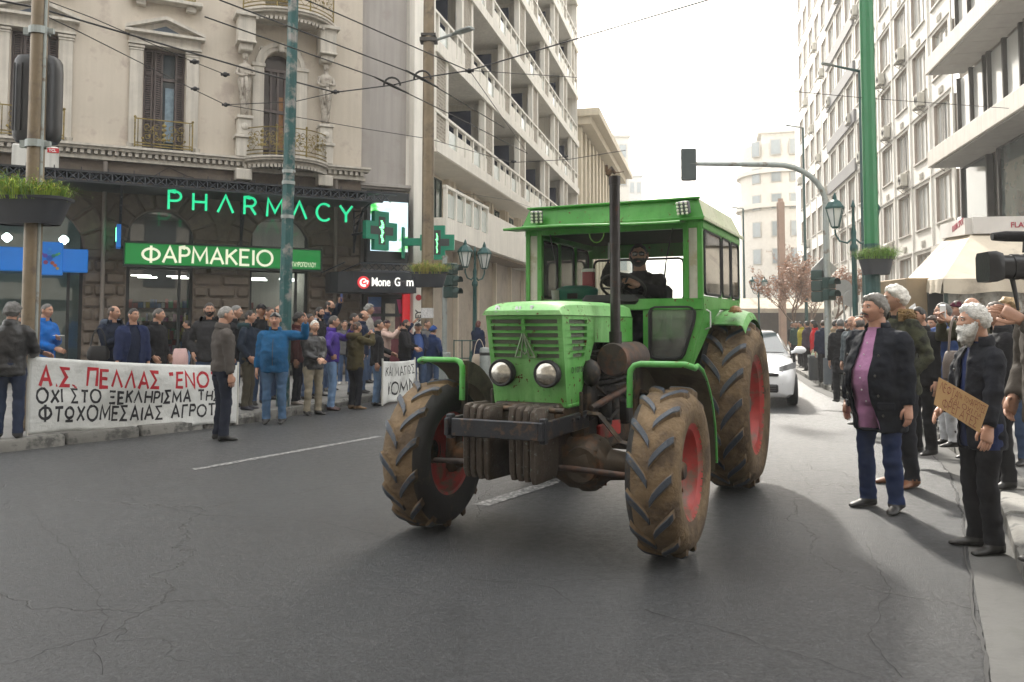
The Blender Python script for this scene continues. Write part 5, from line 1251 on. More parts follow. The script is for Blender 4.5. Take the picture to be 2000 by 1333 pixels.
for k in range(NF):
    z = hz_(k)
    s_ = MB().box((HL / 2 + .75, -.85, z + .15), (HL - 1.5, 1.75, .30)); s_.box((HL / 2 + .75, .04, z + .12), (HL - 1.5, .1, .40)); sl = s_.build("balcony_slab", m_hwall, HT)
    MB().box((HL / 2 + .75, -.06, z + 1.28), (HL - 1.5, .16, .09)).build("top_rail", m_hwall, HT)
    off = 2.2 if k % 2 == 0 else 5.2
    bays = [off + BAY * j for j in range(-1, 6)]
    zb = z + .30
    for ub in bays:
        if 1.5 < ub < HL - .5: obj("pierced_screen", me_scr, HT, T(ub, 0, zb))
        for du, me in ((-.62, me_colf), (.62, me_colf)):
            if 1.5 < ub + du < HL: obj("column", me, HT, T(ub + du, 0, zb))
        if 1.5 < ub < HL: obj("partition", me_col, HT, T(ub, -.16, zb))
        for du, me in ((1.55, me_sh1), (3.7, me_sh1), (5.1, me_sh2)):
            if 1.6 < ub + du < HL - .8 and random.random() < .93: obj("shutter", me, HT, T(ub + du + random.uniform(-.15, .15), 0, zb))
        if 1.6 < ub + 2.6 < HL - .6: obj("divider", me_part, HT, T(ub + 2.62, 0, zb))
        for j in range(5):
            du = .75 + j * 1.02
            if 1.55 < ub + du < HL - .9:
                obj("rail_post", me_post, HT, T(ub + du, 0, zb)); obj("parapet_panel" if (j + k) % 3 else "glass_panel", me_panel if (j + k) % 3 else me_gl, HT, T(ub + du + .5, 0, zb - .1))
# first floor: set-back windows, ribbed wall, projecting parapets
f = MB(); f.box((HL / 2, -1.4, 5.6), (HL, .3, 3.1)); f.build("first_floor_wall", mat("hotel_cream_wall", (.70, .63, .52), .9, var=.08), HT)
f = MB(); f.box((HL / 2 + .3, -.9, H0 - .05), (HL, 1.9, .12)); f.build("soffit", m_hsoffit, HT)
ul = 1.4
while ul < HL - 2:
    w = MB()
    for s0 in (-.62, .62): w.box((ul + .9 + s0, -1.22, 5.75), (.07, .08, 2.3))
    for z_ in (4.62, 6.87): w.box((ul + .9, -1.22, z_), (1.31, .08, .07))
    w.box((ul + .9, -1.22, 5.75), (.05, .07, 2.2)); wo_ = w.build("window", mat("dark_green_frame", (.015, .04, .035), .5), HT)
    MB().box((ul + .9, -1.235, 5.75), (1.2, .02, 2.2)).build("pane", mat("hotel_glass", (.22, .27, .25), .06, var=.25, scale=1.2, spec=.8), wo_)
    for q in (2.0, 2.12, 2.62): MB().box((ul + q, -1.13, 5.6), (.09 if q != 2.62 else .3, .24, 3.0)).build("rib", MATS["hotel_cream_wall"], HT)
    ul += 2.9
pj = MB(); pj.box((4.0, -.3, 4.62), (5.2, 1.5, .62)); pj.build("terrace_slab", m_hwall, HT)
pj = MB(); pj.box((10.7, .15, 5.15), (8.0, .16, 1.45)); pj.box((10.7, -.5, 4.5), (8.0, 1.3, .2)); pj.build("terrace_parapet", m_hwall, HT)
MB().box((4.0, .38, 5.92), (5.2, .12, .09)).build("top_rail", m_hwall, HT)
for j in range(6): MB().box((1.5 + j * 1.0, .38, 5.4), (.12, .12, 1.0)).build("rail_post", m_hwall, HT)
for j in range(5): MB().box((2.0 + j * 1.0, .36, 5.36), (.86, .03, .75)).build("glass_panel", MATS["frosted_panel"], HT)
pj = MB(); pj.box((HL / 2 + 8, -.2, 4.75), (HL - 16, 1.4, .9)); pj.build("terrace_slab", m_hwall, HT)
# ground floor: marble panels between slim ribs
m_marble = mat("veined_marble", (.40, .345, .28), .55, var=.22, scale=.9, dirt=((.30, .25, .2), .35, 1.3))
for j in range(11):
    MB().box((1.0 + 2.9 * j + 1.3, -1.0, 2.2), (2.62, .12, 4.3)).build("marble_panel", m_marble, HT)
    MB().box((1.0 + 2.9 * j + 2.75, -.93, 2.2), (.12, .3, 4.3)).box((1.0 + 2.9 * j + 2.93, -.93, 2.2), (.08, .2, 4.3)).build("rib", MATS["hotel_cream_wall"], HT)
MB().box((.5, -.6, 2.2), (1.0, .4, 4.3)).build("corner_pier", m_hwall, HT)
MB().box((HL / 2, -.9, 4.38), (HL, 1.9, .12)).build("arcade_ceiling", mat("brown_soffit", (.33, .27, .21), .9), HT)

# ================================================================ beyond the hotel
CB = thing("columned_building", "cream building with tall pilasters and a wide flat cornice beyond the hotel", "building", HOM @ T(0, 0, 0))
m_cream2 = mat("cream_limestone", (.62, .55, .43), .9, var=.08, streak=.08)
MB().box((43.5, -5.3, 7.8), (24, 10, 15.6)).build("wall", m_cream2, CB)
MB().box((43.7, -4.6, 15.9), (25, 12.2, .5)).box((43.7, -4.8, 15.4), (24.4, 11.4, .5)).build("cornice", m_cream2, CB)
for j in range(12):
    MB().box((32.3 + 2.0 * j, -.1, 7.6), (.8, .5, 15.0)).build("pilaster", m_cream2, CB)
    MB().box((33.3 + 2.0 * j, -.27, 9.0), (.7, .1, 11.5)).build("window", mat("far_window", (.28, .27, .24), .4), CB)
def far_block(name, label, x0, x1, ytop, Y, depth, colr, rows_=0, cols_=0, ang=0):
    a, b = at(x0, ytop, Y), at(x1, ytop, Y); w = b.x - a.x; h = a.z
    B = thing(name, label, "building", T((a.x + b.x) / 2, Y, 0) @ RZ(-ang)); m_ = mat(name + "_" + label.split()[0] + str(x0), colr, .9, var=.06)
    MB().box((0, depth / 2, h / 2), (w, depth, h)).box((0, depth / 2, h + .2), (w + .5, depth + .5, .4)).build("wall", m_, B)
    if rows_:
        fh = (h - 4) / rows_
        for r_ in range(rows_):
            for c_ in range(cols_):
                u = (c_ + .5 - cols_ / 2) * w / cols_; z = 4 + fh * (r_ + .5)
                wo_ = MB().box((u, -.02, z), (w / cols_ * .62, .1, fh * .5)).build("window", mat("far_frame", (.4, .38, .35), .6), B); MB().box((u, -.08, z), (w / cols_ * .52, .05, fh * .42)).build("pane", mat("far_pane", (.25, .28, .29), .1, spec=.8), wo_)
    return B
far_block("apartment_building", "pale hazy block rising behind the cream cornice", 1135, 1228, 268, 115, 20, (.55, .53, .48), 6, 4)
far_block("apartment_building", "distant hazy block with a small rooftop box near the exhaust pipe", 1215, 1254, 345, 160, 20, (.5, .5, .48), 6, 3)
far_block("apartment_building", "grey far block closing the street left of the scaffolded front", 1395, 1470, 470, 260, 30, (.5, .49, .46), 8, 6)
# right far: plain stone block with grey window bays, rounded corner block, scaffolded front
p0 = at(1487, 262, 92); p1 = at(1540, 262, 88)
SB = thing("stone_building", "beige stone block with a column of grey framed windows down the street", "building", T(p0.x, 92, 0) @ RZ(-.25))
h = p0.z; w = 4.2
m_bei = mat("beige_stone", (.54, .52, .48), .9, var=.08, streak=.08)  # greyed base colour puts distance haze into the stone
MB().box((w / 2, 8, h / 2), (w, 16, h)).box((w / 2, 8, h + .2), (w + .8, 16.8, .4)).build("wall", m_bei, SB)
for r_ in range(7):
    z = 3.4 + r_ * 2.75; q = MB().box((w * .62, -.06, z), (2.3, .16, 2.3)).build("window", mat("grey_bay", (.25, .25, .25), .7), SB); MB().box((w * .62, -.16, z + .25), (1.7, .05, 1.4)).box((w * .62, -.2, z + .25), (.08, .06, 1.4)).build("pane", MATS["far_pane"], q)
RC = thing("rounded_building", "cream rounded corner building with curved cornices beside the bare trees", "building", T(at(1562, 300, 84).x, 90, 0))
hR = at(1562, 268, 84).z
MB().lathe([(4.4, 0), (4.4, hR - 7), (4.9, hR - 7), (4.9, hR - 6.5), (4.4, hR - 6.5), (4.4, hR - 3.3), (4.8, hR - 3.3), (4.8, hR - 2.9), (4.2, hR - 2.9), (4.2, hR), (0.01, hR)], 32).box((4, 6, hR / 2), (8, 8, hR)).build("wall", mat("cream_stone", (.58, .55, .50), .9, var=.08), RC, True)  # cream greyed as well, haze painted into the wall colour
for r_ in range(7):
    for a_ in (-2.5, -2.0, -1.57, -1.1):
        q = MB().box((0, -4.4, 0), (1.1, .12, 1.7)).build("window", MATS["far_frame"], RC, M=T(0, 0, 3 + r_ * 2.9) @ RZ(a_ + 1.57)); MB().box((0, -4.47, 0), (.9, .05, 1.5)).build("pane", MATS["far_pane"], q)
# scaffolded front
pS = at(1470, 300, 110)
SCF = thing("scaffolded_building", "narrow building front covered in reddish scaffolding far down the street", "building", T(pS.x, 110, 0) @ RZ(-.2))
hS = at(1478, 300, 110).z
MB().box((1.5, 4, hS / 2), (3.6, 10, hS)).build("wall", mat("scaffold_wall", (.30, .26, .25), .9), SCF)
sc_ = MB()
for r_ in range(9): sc_.box((1.5, -1.0, 2 + r_ * hS / 9.5), (3.6, 1.2, .14))
for u in (-.3, .9, 2.1, 3.3): sc_.box((u, -1.5, hS / 2), (.14, .14, hS)); 
for r_ in range(9):
    for u in (-.3, .9, 2.1): sc_.tube([(u, -1.55, 2 + r_ * hS / 9.5), (u + 1.2, -1.55, 2 + (r_ + 1) * hS / 9.5)], .06, 4)
tag(sc_.build("scaffolding", mat("red_scaffold", (.30, .09, .07), .6), SCF))

# ================================================================ right-hand office block
RB = Plane((10.3, 0), radians(11.9), -1); RBM = RB.mat()
OB = thing("office_building", "long white panelled office block with rows of windows along the right", "building", RBM)
m_panel = mat("white_facade_panel", (.80, .78, .73), .75, var=.06, scale=.6, streak=.08, rnd=.03)
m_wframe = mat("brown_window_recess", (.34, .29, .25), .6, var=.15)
m_rglass = mat("sky_painted_glass", (.68, .70, .69), .15, var=.22, scale=.35, spec=.8, metal=.0)  # bright sky reflection is put into the pane's base colour
Z0, FHr, PW, WW, WH = 2.75, 2.93, 3.0, 2.05, 1.86
UA, UZ_, NR = 31.3, 76.0, 10
hs = []; cols = [UA + .55 + PW * j for j in range(int((UZ_ - UA) / PW))]
rowsz = [Z0 + FHr * r_ for r_ in range(NR)]
for r_ in rowsz:
    for u in cols: hs.append((u, u + WW, r_, r_ + WH))
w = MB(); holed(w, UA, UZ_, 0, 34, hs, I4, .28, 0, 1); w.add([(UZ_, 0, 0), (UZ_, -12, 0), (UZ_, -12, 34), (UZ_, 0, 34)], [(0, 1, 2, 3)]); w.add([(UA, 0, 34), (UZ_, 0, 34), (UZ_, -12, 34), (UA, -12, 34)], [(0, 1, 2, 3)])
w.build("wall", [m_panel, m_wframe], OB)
fm = MB()
for s0 in (0, WW * .36, WW * .68, WW): fm.box((s0 + (.03 if s0 == 0 else -.03 if s0 == WW else 0), -.16, WH / 2), (.06, .07, WH))
for s0 in (.03, WH - .03): fm.box((WW / 2, -.16, s0), (WW, .07, .06))
fm.box((WW / 2, .03, -.04), (WW + .1, .10, .06))
me_fr = fm.mesh("window", mat("window_frame_pale", (.50, .48, .44), .5)); me_pa = MB().box((WW / 2, -.19, WH / 2), (WW - .06, .02, WH - .06)).mesh("pane", m_rglass)
me_rib = MB().box((0, .03, 0), (.10, .06, FHr)).mesh("rib", m_panel); me_jn = MB().box((0, .025, 0), (PW, .05, .06)).mesh("joint", mat("panel_joint", (.42, .40, .37), .8)); 
vt = MB(); [vt.box((0, .025, .055 * i), (.55, .03, .025)) for i in range(5)]; me_vt = vt.mesh("vent_grille", mat("vent_pale", (.48, .46, .42), .7)); 
cu_ = MB().box((.45, -.15, WH / 2), (.5, .02, WH - .2)).mesh("curtain", mat("grey_curtain", (.35, .34, .32), .9, var=.3, scale=6)); 
for i, r_ in enumerate(rowsz):
    for j, u in enumerate(cols):
        q = obj("window", me_fr, OB, T(u, 0, r_)); obj("pane", me_pa, q)
        if random.random() < .3: obj("curtain", cu_, q, T(random.uniform(0, 1), -.0, 0))
        if j < 9: obj("vent_grille", me_vt, OB, T(u + WW / 2, 0, r_ - .75)); obj("joint", me_jn, OB, T(u + WW / 2, 0, r_ + WH + .16))
for j, u in enumerate(cols):
    for i, r_ in enumerate(rowsz): obj("rib", me_rib, OB, T(u - .47, 0, r_ + .5))
# recessed dark loggia strips further along
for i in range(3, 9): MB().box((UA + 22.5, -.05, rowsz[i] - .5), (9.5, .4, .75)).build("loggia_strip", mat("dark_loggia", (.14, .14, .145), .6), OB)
# near end: glazed floors with deep balcony bands
UN = 17.0
m_band = mat("balcony_band_white", (.66, .62, .565), .8, var=.07, streak=.1)
m_tint = mat("tinted_shop_glass", (.10, .13, .13), .05, var=.3, scale=.8, spec=1.0, metal=.2)
MB().box(((UN + UA) / 2, -5.2, 17), (UA - UN, 10, 34)).build("core_wall", mat("stone_cladding", (.42, .38, .33), .8, var=.15, scale=2), OB)
zb1 = RB.uz(1862, 297, 1.25)[1]; zb2 = RB.uz(1862, 262, 1.25)[1]
for k in range(5):
    z = zb1 + 3.45 * k
    s_ = MB(); s_.box(((UN + UA) / 2 - .5, .62, z + (zb2 - zb1) / 2), (UA - UN - 1.0, 1.3, zb2 - zb1), b=.02); s_.build("balcony_band", m_band, OB)
    so_ = MB(); [so_.box((UN + .5 + 1.2 * j, .6, z - .03), (1.17, 1.2, .05)) for j in range(int((UA - UN - 1) / 1.2))]; so_.build("soffit_panel", mat("grey_soffit", (.30, .29, .275), .8), OB)
    for j in range(4):
        u = UA - 1.9 - j * 3.1
        fr_ = MB(); [fr_.box((u + s0, -.02, z + 2.15), (.1, .2, 2.5)) for s0 in (-1.35, 0, 1.35)]; fr_.box((u, -.02, z + .95), (2.8, .2, .1)); q = fr_.build("window", mat("dark_bronze_frame", (.05, .045, .04), .5, .4), OB); MB().box((u, -.08, z + 2.15), (2.7, .05, 2.4)).build("pane", m_rglass if k else m_rglass, q)
for j in range(3):
    u = UA - 2.2 - j * 3.6; fr_ = MB(); [fr_.box((u + s0, .04, 6.0), (.12, .2, 2.6)) for s0 in (-1.3, 1.3)]; fr_.box((u, .04, 7.3), (2.72, .2, .12)); q = fr_.build("window", MATS["dark_bronze_frame"], OB); MB().box((u, -.0, 6.0), (2.5, .1, 2.6)).build("pane", m_tint, q)
MB().box((UA - 2, .2, 4.5), (8, .4, .3)).build("shop_fascia", m_band, OB)
# air conditioners hung on the office front
ACn = 0
m_acw = mat("ac_casing_old", (.52, .50, .44), .6, var=.12, streak=.2)
def ac_unit(M_, label):
    o = thing("air_conditioner", label, "air conditioner", M_, "air conditioners on the office front")
    o2 = obj("casing", AC_ME[0], o); obj("fan_grille", AC_ME[1], o); [obj("bracket", AC_ME[2], o, T(q, 0, 0)) for q in (-.3, .3)]
fg = MB(); 
for r_ in (.05, .1, .15, .19): fg.tube([(r_ * cos(2 * pi * k / 16) - .12, .335, .3 + r_ * sin(2 * pi * k / 16)) for k in range(17)], .008, 4)
bk = MB(); bk.box((0, .17, -.02), (.04, .36, .04)); bk.tube([(0, .34, -.02), (0, .0, -.3)], .015, 4)
AC_ME = [MB().box((0, .18, .3), (.82, .30, .58), b=.03).mesh("casing", m_acw), fg.mesh("fan_grille", mat("grille_dark", (.05, .05, .05), .6)), bk.mesh("bracket", mat("ac_bracket", (.2, .19, .17), .6))]
spots = {0: [1, 8], 1: [3, 4, 10], 2: [0, 2, 7, 12], 3: [1, 3, 5, 9], 4: [2, 3, 6, 10, 13], 5: [1, 4, 8, 11], 6: [0, 5, 9, 12], 7: [3, 7, 10], 8: [2, 6]}
nth = ["first", "second", "third", "fourth", "fifth", "sixth", "seventh", "eighth", "ninth", "tenth"]
for i, js in spots.items():
    for kk, j in enumerate(js):
        ac_unit(RBM @ T(cols[j] + WW * .5 + (.4 if (i + j) % 2 else -.5), .0, rowsz[i] - .72), "boxy air conditioner, %s from the near end on the %s window row" % (nth[kk], nth[i]))
# ================================================================ unseen block behind the viewer, added and shaped to cut frontal sky light
OP = thing("added_sky_blocker", "plain unseen block added behind the viewer to cut the sky light", "building", T(-6, -14, 0))
MB().box((0, -5, 15), (90, 10, 30)).build("wall", mat("opposite_wall", (.26, .24, .215), .9, var=.1), OP)
for r_ in range(9):
    MB().box((0, .5, 3.6 + 3.1 * r_), (88, 1.0, .9)).build("balcony_band", mat("opposite_band", (.30, .28, .25), .9), OP)
    for j in range(12): MB().box((-27 + 4.9 * j, .03, 5.2 + 3.1 * r_), (2.4, .1, 1.9)).build("window", mat("opposite_glass", (.04, .05, .055), .1), OP)
# ================================================================ street furniture
m_teal = mat("teal_pole_paint", (.018, .085, .085), .5, .2, var=.2, scale=6, dirt=((.24, .235, .22), .42, 4.5), bump=.15, bscale=40)
m_teal2 = mat("dark_teal_iron", (.012, .065, .062), .5, .2, var=.2, scale=8)
m_greenp = mat("green_pole_paint", (.022, .17, .065), .45, .1, var=.1, scale=3)
m_tan = mat("tan_pole_paint", (.20, .155, .10), .45, .35, var=.2, scale=5, streak=.2, dirt=((.11, .085, .06), .3, 4))
m_galv = mat("galvanised_grey", (.30, .33, .32), .5, .4, var=.15, scale=6, dirt=((.18, .15, .12), .2, 5))
m_tub = mat("planter_plastic", (.028, .032, .04), .55, var=.2)
m_sig = mat("signal_dark_green", (.012, .04, .035), .5, var=.15)
m_signback = mat("sign_back_grey", (.33, .34, .34), .5, .4, var=.12)
def leafmat(name, c): return mat(name, c, .7, var=.45, scale=14)
def tuft(mb, c, r, h, n, rg, droop=.5, w=.006):
    for _ in range(n):
        a = rg.uniform(0, 2 * pi); q = rg.uniform(0, 1) ** .7; p = Vector(c) + Vector((r * q * cos(a), r * q * sin(a), 0)); L_ = h * rg.uniform(.5, 1.15); d = Vector((cos(a), sin(a), 0)) * rg.uniform(.1, droop) * (.3 + q)
        P = [p, p + Vector((0, 0, L_ * .5)) + d * L_ * .3, p + Vector((0, 0, L_ * (.8 - .5 * q * droop))) + d * L_]
        s_ = Vector((-sin(a), cos(a), 0)) * w
        mb.add([P[0] - s_, P[0] + s_, P[1] + s_ * .9, P[1] - s_ * .9, P[2]], [(0, 1, 2, 3), (3, 2, 4)], rg.choice((0, 0, 1)))
        for k in range(3):
            b = P[1].lerp(P[2], rg.random()); o = Vector((rg.uniform(-1, 1), rg.uniform(-1, 1), rg.uniform(-.2, 1))) * .05; mb.add([b, b + o + s_ * 1.5, b + o * 1.3], [(0, 1, 2)], rg.choice((0, 1, 1, 2)))
def planter(M_, label, w, d, h, seed, fern=(.26, .36, .03), fern2=(.12, .24, .025), fern3=(.45, .36, .05), ph=.38, hole=0.0):
    o = thing("planter", label, "planter", M_, "planters strapped to the poles"); rg = random.Random(seed)
    t = MB(); t.loft([sring_(0, 0, z, w / 2 * k, d / 2 * k) for z, k in ((0, .74), (h * .12, .78), (h * .88, .97), (h * .9, 1.04), (h, 1.05), (h, .95), (h * .7, .9))], caps=False)
    t.add(sring_(0, 0, h * .05, w / 2 * .72, d / 2 * .72), [tuple(range(20))[::-1]]); t.add(sring_(0, 0, h * .85, w / 2 * .9, d / 2 * .9), [tuple(range(20))])
    t.build("tub", m_tub, o, True)
    f = MB()
    for k in range(7):
        a = 2 * pi * k / 7; tuft(f, (w * .3 * cos(a), d * .3 * sin(a), h * .85), .20, ph * rg.uniform(.8, 1.25), 130, rg, 1.0)
    tag(f.build("foliage", [leafmat("fern_a_%d" % seed, fern), leafmat("fern_b_%d" % seed, fern2), leafmat("fern_c_%d" % seed, fern3)], o), kind="stuff"); return o
def sring_(cx, cy, z, rx, ry, n=20, p=3.2):
    out = []
    for k in range(n):
        a = 2 * pi * k / n; c, s_ = cos(a), sin(a); out.append(Vector((cx + rx * (abs(c) ** (2 / p)) * (1 if c >= 0 else -1), cy + ry * (abs(s_) ** (2 / p)) * (1 if s_ >= 0 else -1), z)))
    return out
def onpave(x, Y): p = at(x, 720, Y); return Vector((p.x, Y, PAVE))
# -- tan pole at the far left with the black sign back and planter
p = onpave(57, 11.1); zt = 11
P1 = thing("trolley_pole", "thick tan steel pole at the far left carrying a black sign box", "pole", T(*p))
MB().tube([(0, 0, 0), (0, 0, 3.0), (.0, 0, 3.02), (0, 0, zt)], [.115, .113, .112, .098], 20).build("shaft", m_tan, P1, True)
MB().tube([(.11, -.05, .2), (.11, -.05, zt)], .02, 8).build("conduit", m_galv, P1, True)
for y_ in (62, 282): z_ = at(70, y_, 11.1).z - PAVE; MB().lathe([(.125, -.05), (.135, -.05), (.135, .05), (.125, .05)], 20, T(0, 0, z_)).box((.16, 0, z_), (.08, .05, .07)).box((-.16, 0, z_), (.1, .06, .1)).build("clamp", m_galv, P1)
z0, z1 = at(45, 272, 11.1).z - PAVE, at(45, 104, 11.1).z - PAVE
BX = thing("sign_box", "black rounded sign housing clamped behind the tan pole", "sign", T(*p) @ T(-.12, .22, 0))
MB().loft([sring_(0, 0, z, .30 * k, .2 * k, 24, 3.4) for z, k in ((z0, .86), (z0 + .06, .97), (z0 + .2, 1.0), (z1 - .2, 1.0), (z1 - .06, .97), (z1, .86))]).build("housing", mat("black_housing", (.010, .011, .013), .4, var=.2), BX, True)
for k in range(4): MB().box((-.22 + .1 * k, -.2, (z0 + z1) / 2), (.02, .02, z1 - z0 - .25), b=.004).build("rib", MATS["black_housing"], BX)
MB().box((-.31, 0, z0 + .35), (.04, .1, .3)).build("hinge", MATS["black_housing"], BX)
zp = at(60, 440, 11.1).z
planter(T(p.x - .05, p.y - .05, zp), "dark planter with yellow green fern on the tan pole at far left", 1.08, .62, .36, 21, ph=.42)
# -- teal pole, peeling, in the middle of the left crowd
p = onpave(553, 14.3)
P2 = thing("street_pole", "teal steel pole with peeling grey paint standing among the left crowd", "pole", T(*p) @ RY(.012))
MB().tube([(0, 0, 0), (0, 0, 1.0), (0, 0, 9.5)], [.118, .112, .085], 8).build("shaft", m_teal, P2)
for z_ in (3.3, 4.1, 3.9): MB().lathe([(.108, -.03), (.118, -.03), (.118, .03), (.108, .03)], 12, T(0, 0, z_)).build("clamp", m_galv, P2)
# -- tan pole by the corner with street lamp and planter
p = onpave(834, 19.6)
P3 = thing("trolley_pole", "tall tan steel pole with a street lamp in front of the hotel corner", "pole", T(*p))
MB().tube([(0, 0, 0), (0, 0, 3), (0, 0, 13)], [.15, .147, .125], 20).build("shaft", m_tan, P3, True)
zl = at(834, 80, 19.6).z - PAVE; e = at(922, 55, 18.6) - p; a0 = Vector((.13, 0, zl)); e = Vector((e.x, e.y, e.z))
MB().tube([a0, a0.lerp(e, .55)], .035, 8).build("lamp_arm", m_galv, P3, True)
lh = MB(); d = (e - a0).normalized(); q = a0.lerp(e, .75)
lh.tube([a0.lerp(e, .52), a0.lerp(e, .6), a0.lerp(e, .66), a0.lerp(e, .97), e], [.05, .06, .10, .10, .06], 10, sq=(.45, 1.2)); lh.build("lamp_head", m_galv, P3, True)
MB().box((0, -.0, zl), (.42, .3, .10), b=.01).box((0, 0, zl + .12), (.36, .28, .06)).build("clamp", mat("clamp_dark", (.06, .055, .05), .6, .3), P3)
MB().lathe([(.1505, -.12), (.152, -.12), (.152, .12), (.1505, .12)], 20, T(0, 0, at(834, 612, 19.6).z - PAVE)).build("sticker", mat("paper_sticker", (.5, .5, .5), .7, var=.4, scale=30), P3)
planter(T(p.x + .05, p.y - .1, at(834, 562, 19.6).z), "dark planter with wispy dry grass on the tan pole by the traffic light", .88, .5, .36, 22, ph=.36, fern=(.38, .34, .08), fern3=(.5, .34, .12))
# -- thick green pole on the right
p = onpave(1708, 16.6)
P4 = thing("street_pole", "thick bright green pole on the right with a planter", "pole", T(*p))
MB().tube([(0, 0, 0), (0, 0, 13)], [.145, .13], 12).build("shaft", m_greenp, P4)
MB().tube([(-.1, -.145, 0), (-.1, -.145, 2.7)], .0, 4) if False else None
MB().tube([(0, 0, 0), (0, 0, 3.05)], [.15, .148], 12).build("base_sleeve", m_teal2, P4)
planter(T(p.x + .0, p.y - .18, at(1708, 537, 16.4).z), "dark planter with leafy green plants on the thick green pole", .66, .42, .36, 23, ph=.30, fern=(.12, .26, .03), fern2=(.20, .34, .04), fern3=(.16, .14, .05))
# -- slim teal lamp post behind it, arm out over the road
p = onpave(1693, 24.5)
P5 = thing("street_lamp", "slim teal lamp post behind the thick green pole", "lamp", T(*p))
zt = at(1686, 140, 24.5).z - PAVE; e = at(1606, 124, 24.0) - p
MB().tube([(0, 0, 0), (0, 0, zt)], [.085, .06], 10).build("shaft", m_teal2, P5, True); MB().tube([(0, 0, zt), e.lerp(Vector((0, 0, zt)), .25)], [.045, .03], 8).build("lamp_arm", m_teal2, P5, True)
MB().tube([e.lerp(Vector((0, 0, zt)), .3), e.lerp(Vector((0, 0, zt)), .2), e], [.03, .09, .07], 8, sq=(.5, 1)).build("lamp_head", m_galv, P5, True)
# -- lantern posts
def lantern(M_, label, s_=1.0, n=2, z=3.7, rot=0):
    o = thing("lantern_post", label, "lamp", M_, "ornate twin lantern posts"); m_ = m_teal2
    MB().lathe([(.0, 0), (.16, 0), (.16, .5), (.11, .56), (.12, .62), (.07, .72), (.06, 1.6), (.055, z - .95), (.085, z - .9), (.085, z - .82), (.05, z - .76), (.06, z - .5), (.035, z - .4), (.03, z + .05), (.05, z + .08), (.012, z + .22), (.001, z + .24)], 14).build("column", m_, o, True)
    for k in range(n):
        a = rot + pi * k; d = Vector((cos(a), sin(a), 0)); c = d * .42 + Vector((0, 0, z - .42))
        MB().tube([Vector((0, 0, z - .62)), d * .15 + Vector((0, 0, z - .75)), d * .33 + Vector((0, 0, z - .70)), d * .42 + Vector((0, 0, z - .55)), c - Vector((0, 0, .02))], .022, 6).build("scroll_arm", m_, o, True)
        f = MB(); Mk = Matrix.Translation(c)
        f.lathe([(.001, .0), (.07, .0), (.09, .04)], 6, Mk); f.lathe([(.20, .44), (.22, .44), (.22, .48), (.14, .60), (.05, .66), (.05, .70), (.015, .80), (.001, .82)], 6, Mk)
        for j in range(6):
            b = 2 * pi * j / 6; f.tube([c + Vector((.088 * cos(b), .088 * sin(b), .03)), c + Vector((.2 * cos(b), .2 * sin(b), .45))], .012, 4)
        lo = f.build("lantern", m_, o)
        MB().lathe([(.078, .04), (.185, .44)], 6, Mk).build("pane", mat("lantern_glass", (.62, .64, .62), .25, var=.1), lo)
    return o
lantern(T(*onpave(927, 23.6)), "teal twin lantern post by the hotel marble wall", rot=.9, z=3.45)
lantern(T(*onpave(1673, 18.4)), "teal twin lantern post in front of the office block", rot=.05, z=4.0)
lantern(T(*onpave(1484, 52)), "small distant twin lantern post beyond the white car", rot=.2, z=4.1)
# -- traffic lights
def sig_head(mb, c, n=3, h=.3, w=.26, yaw=0.0):
    R_ = Matrix.Rotation(yaw, 3, 'Z'); c = Vector(c)
    for k in range(n):
        q = c + Vector((0, 0, -h * k)); mb.box(q, (w, .2, h - .012), R_, b=.02)
        P = []
        for r in (.105, .10):
            P.append([q + R_ @ Vector((r * cos(a), -.10 - (.17 if r == .105 else .17), r * sin(a))) for a in [radians(-20 + 220 * j / 10) for j in range(11)]])
        V0 = [q + R_ @ Vector((.105 * cos(a), -.10, .105 * sin(a))) for a in [radians(-20 + 220 * j / 10) for j in range(11)]]
        mb.grid([V0, P[0]])
p = onpave(868, 21.2)
TL1 = thing("traffic_light", "dark green traffic light on a grey post beside the tan pole", "traffic light", T(*p))
MB().tube([(0, 0, 0), (0, 0, 3.2)], .065, 12).build("post", m_galv, TL1, True)
for yw, dx in ((1.0, .2), (2.4, .12)): h_ = MB(); sig_head(h_, (dx, -.08, at(868, 545, 21.2).z - PAVE + .25), yaw=yw); h_.build("signal_head", m_sig, TL1)
MB().box((0, 0, .35), (.3, .3, .7), b=.02).build("base_box", m_galv, TL1)
p = onpave(1619, 19.6)
TL2 = thing("signal_mast", "curved grey signal mast reaching over the road with a signal at its end", "traffic light", T(*p))
za = at(1500, 322, 19.6).z - PAVE; zc_ = at(1618, 400, 19.6).z - PAVE; P = [(0, 0, 0), (0, 0, 2), (0, 0, zc_)]
rr_ = za - zc_
for k in range(1, 9): a = pi / 2 * k / 8; P.append((-rr_ * 1.25 * (1 - cos(a)), 0, zc_ + rr_ * sin(a)))
xe = at(1345, 318, 19.6).x - p.x; P.append((xe, 0, za + .02))
MB().tube(P, [.085, .08, .075] + [.065] * 8 + [.05], 12).build("mast", m_galv, TL2, True)
MB().tube([(0, 0, 0), (0, 0, .62)], .13, 16).build("base_sleeve", mat("base_grey", (.10, .115, .13), .6), TL2, True)
h_ = MB(); h_.box((xe, 0, za + .0), (.36, .10, .78), b=.02); sig_head(h_, (xe, .16, za + .26), 3, .25, .22, yaw=pi); h_.build("signal_head", mat("signal_back", (.045, .06, .062), .5), TL2)
h_ = MB(); sig_head(h_, (-.02, -.16, at(1618, 570, 19.6).z - PAVE + .2), 2, .28, yaw=.4); sig_head(h_, (-.2, .1, at(1618, 562, 19.6).z - PAVE + .3), 3, .26, yaw=2.6); h_.build("signal_head", m_sig, TL2)
MB().box((-.02, .1, at(1618, 525, 19.6).z - PAVE), (.44, .02, .44), (0, pi / 4, 0)).build("diamond_sign", m_signback, TL2)
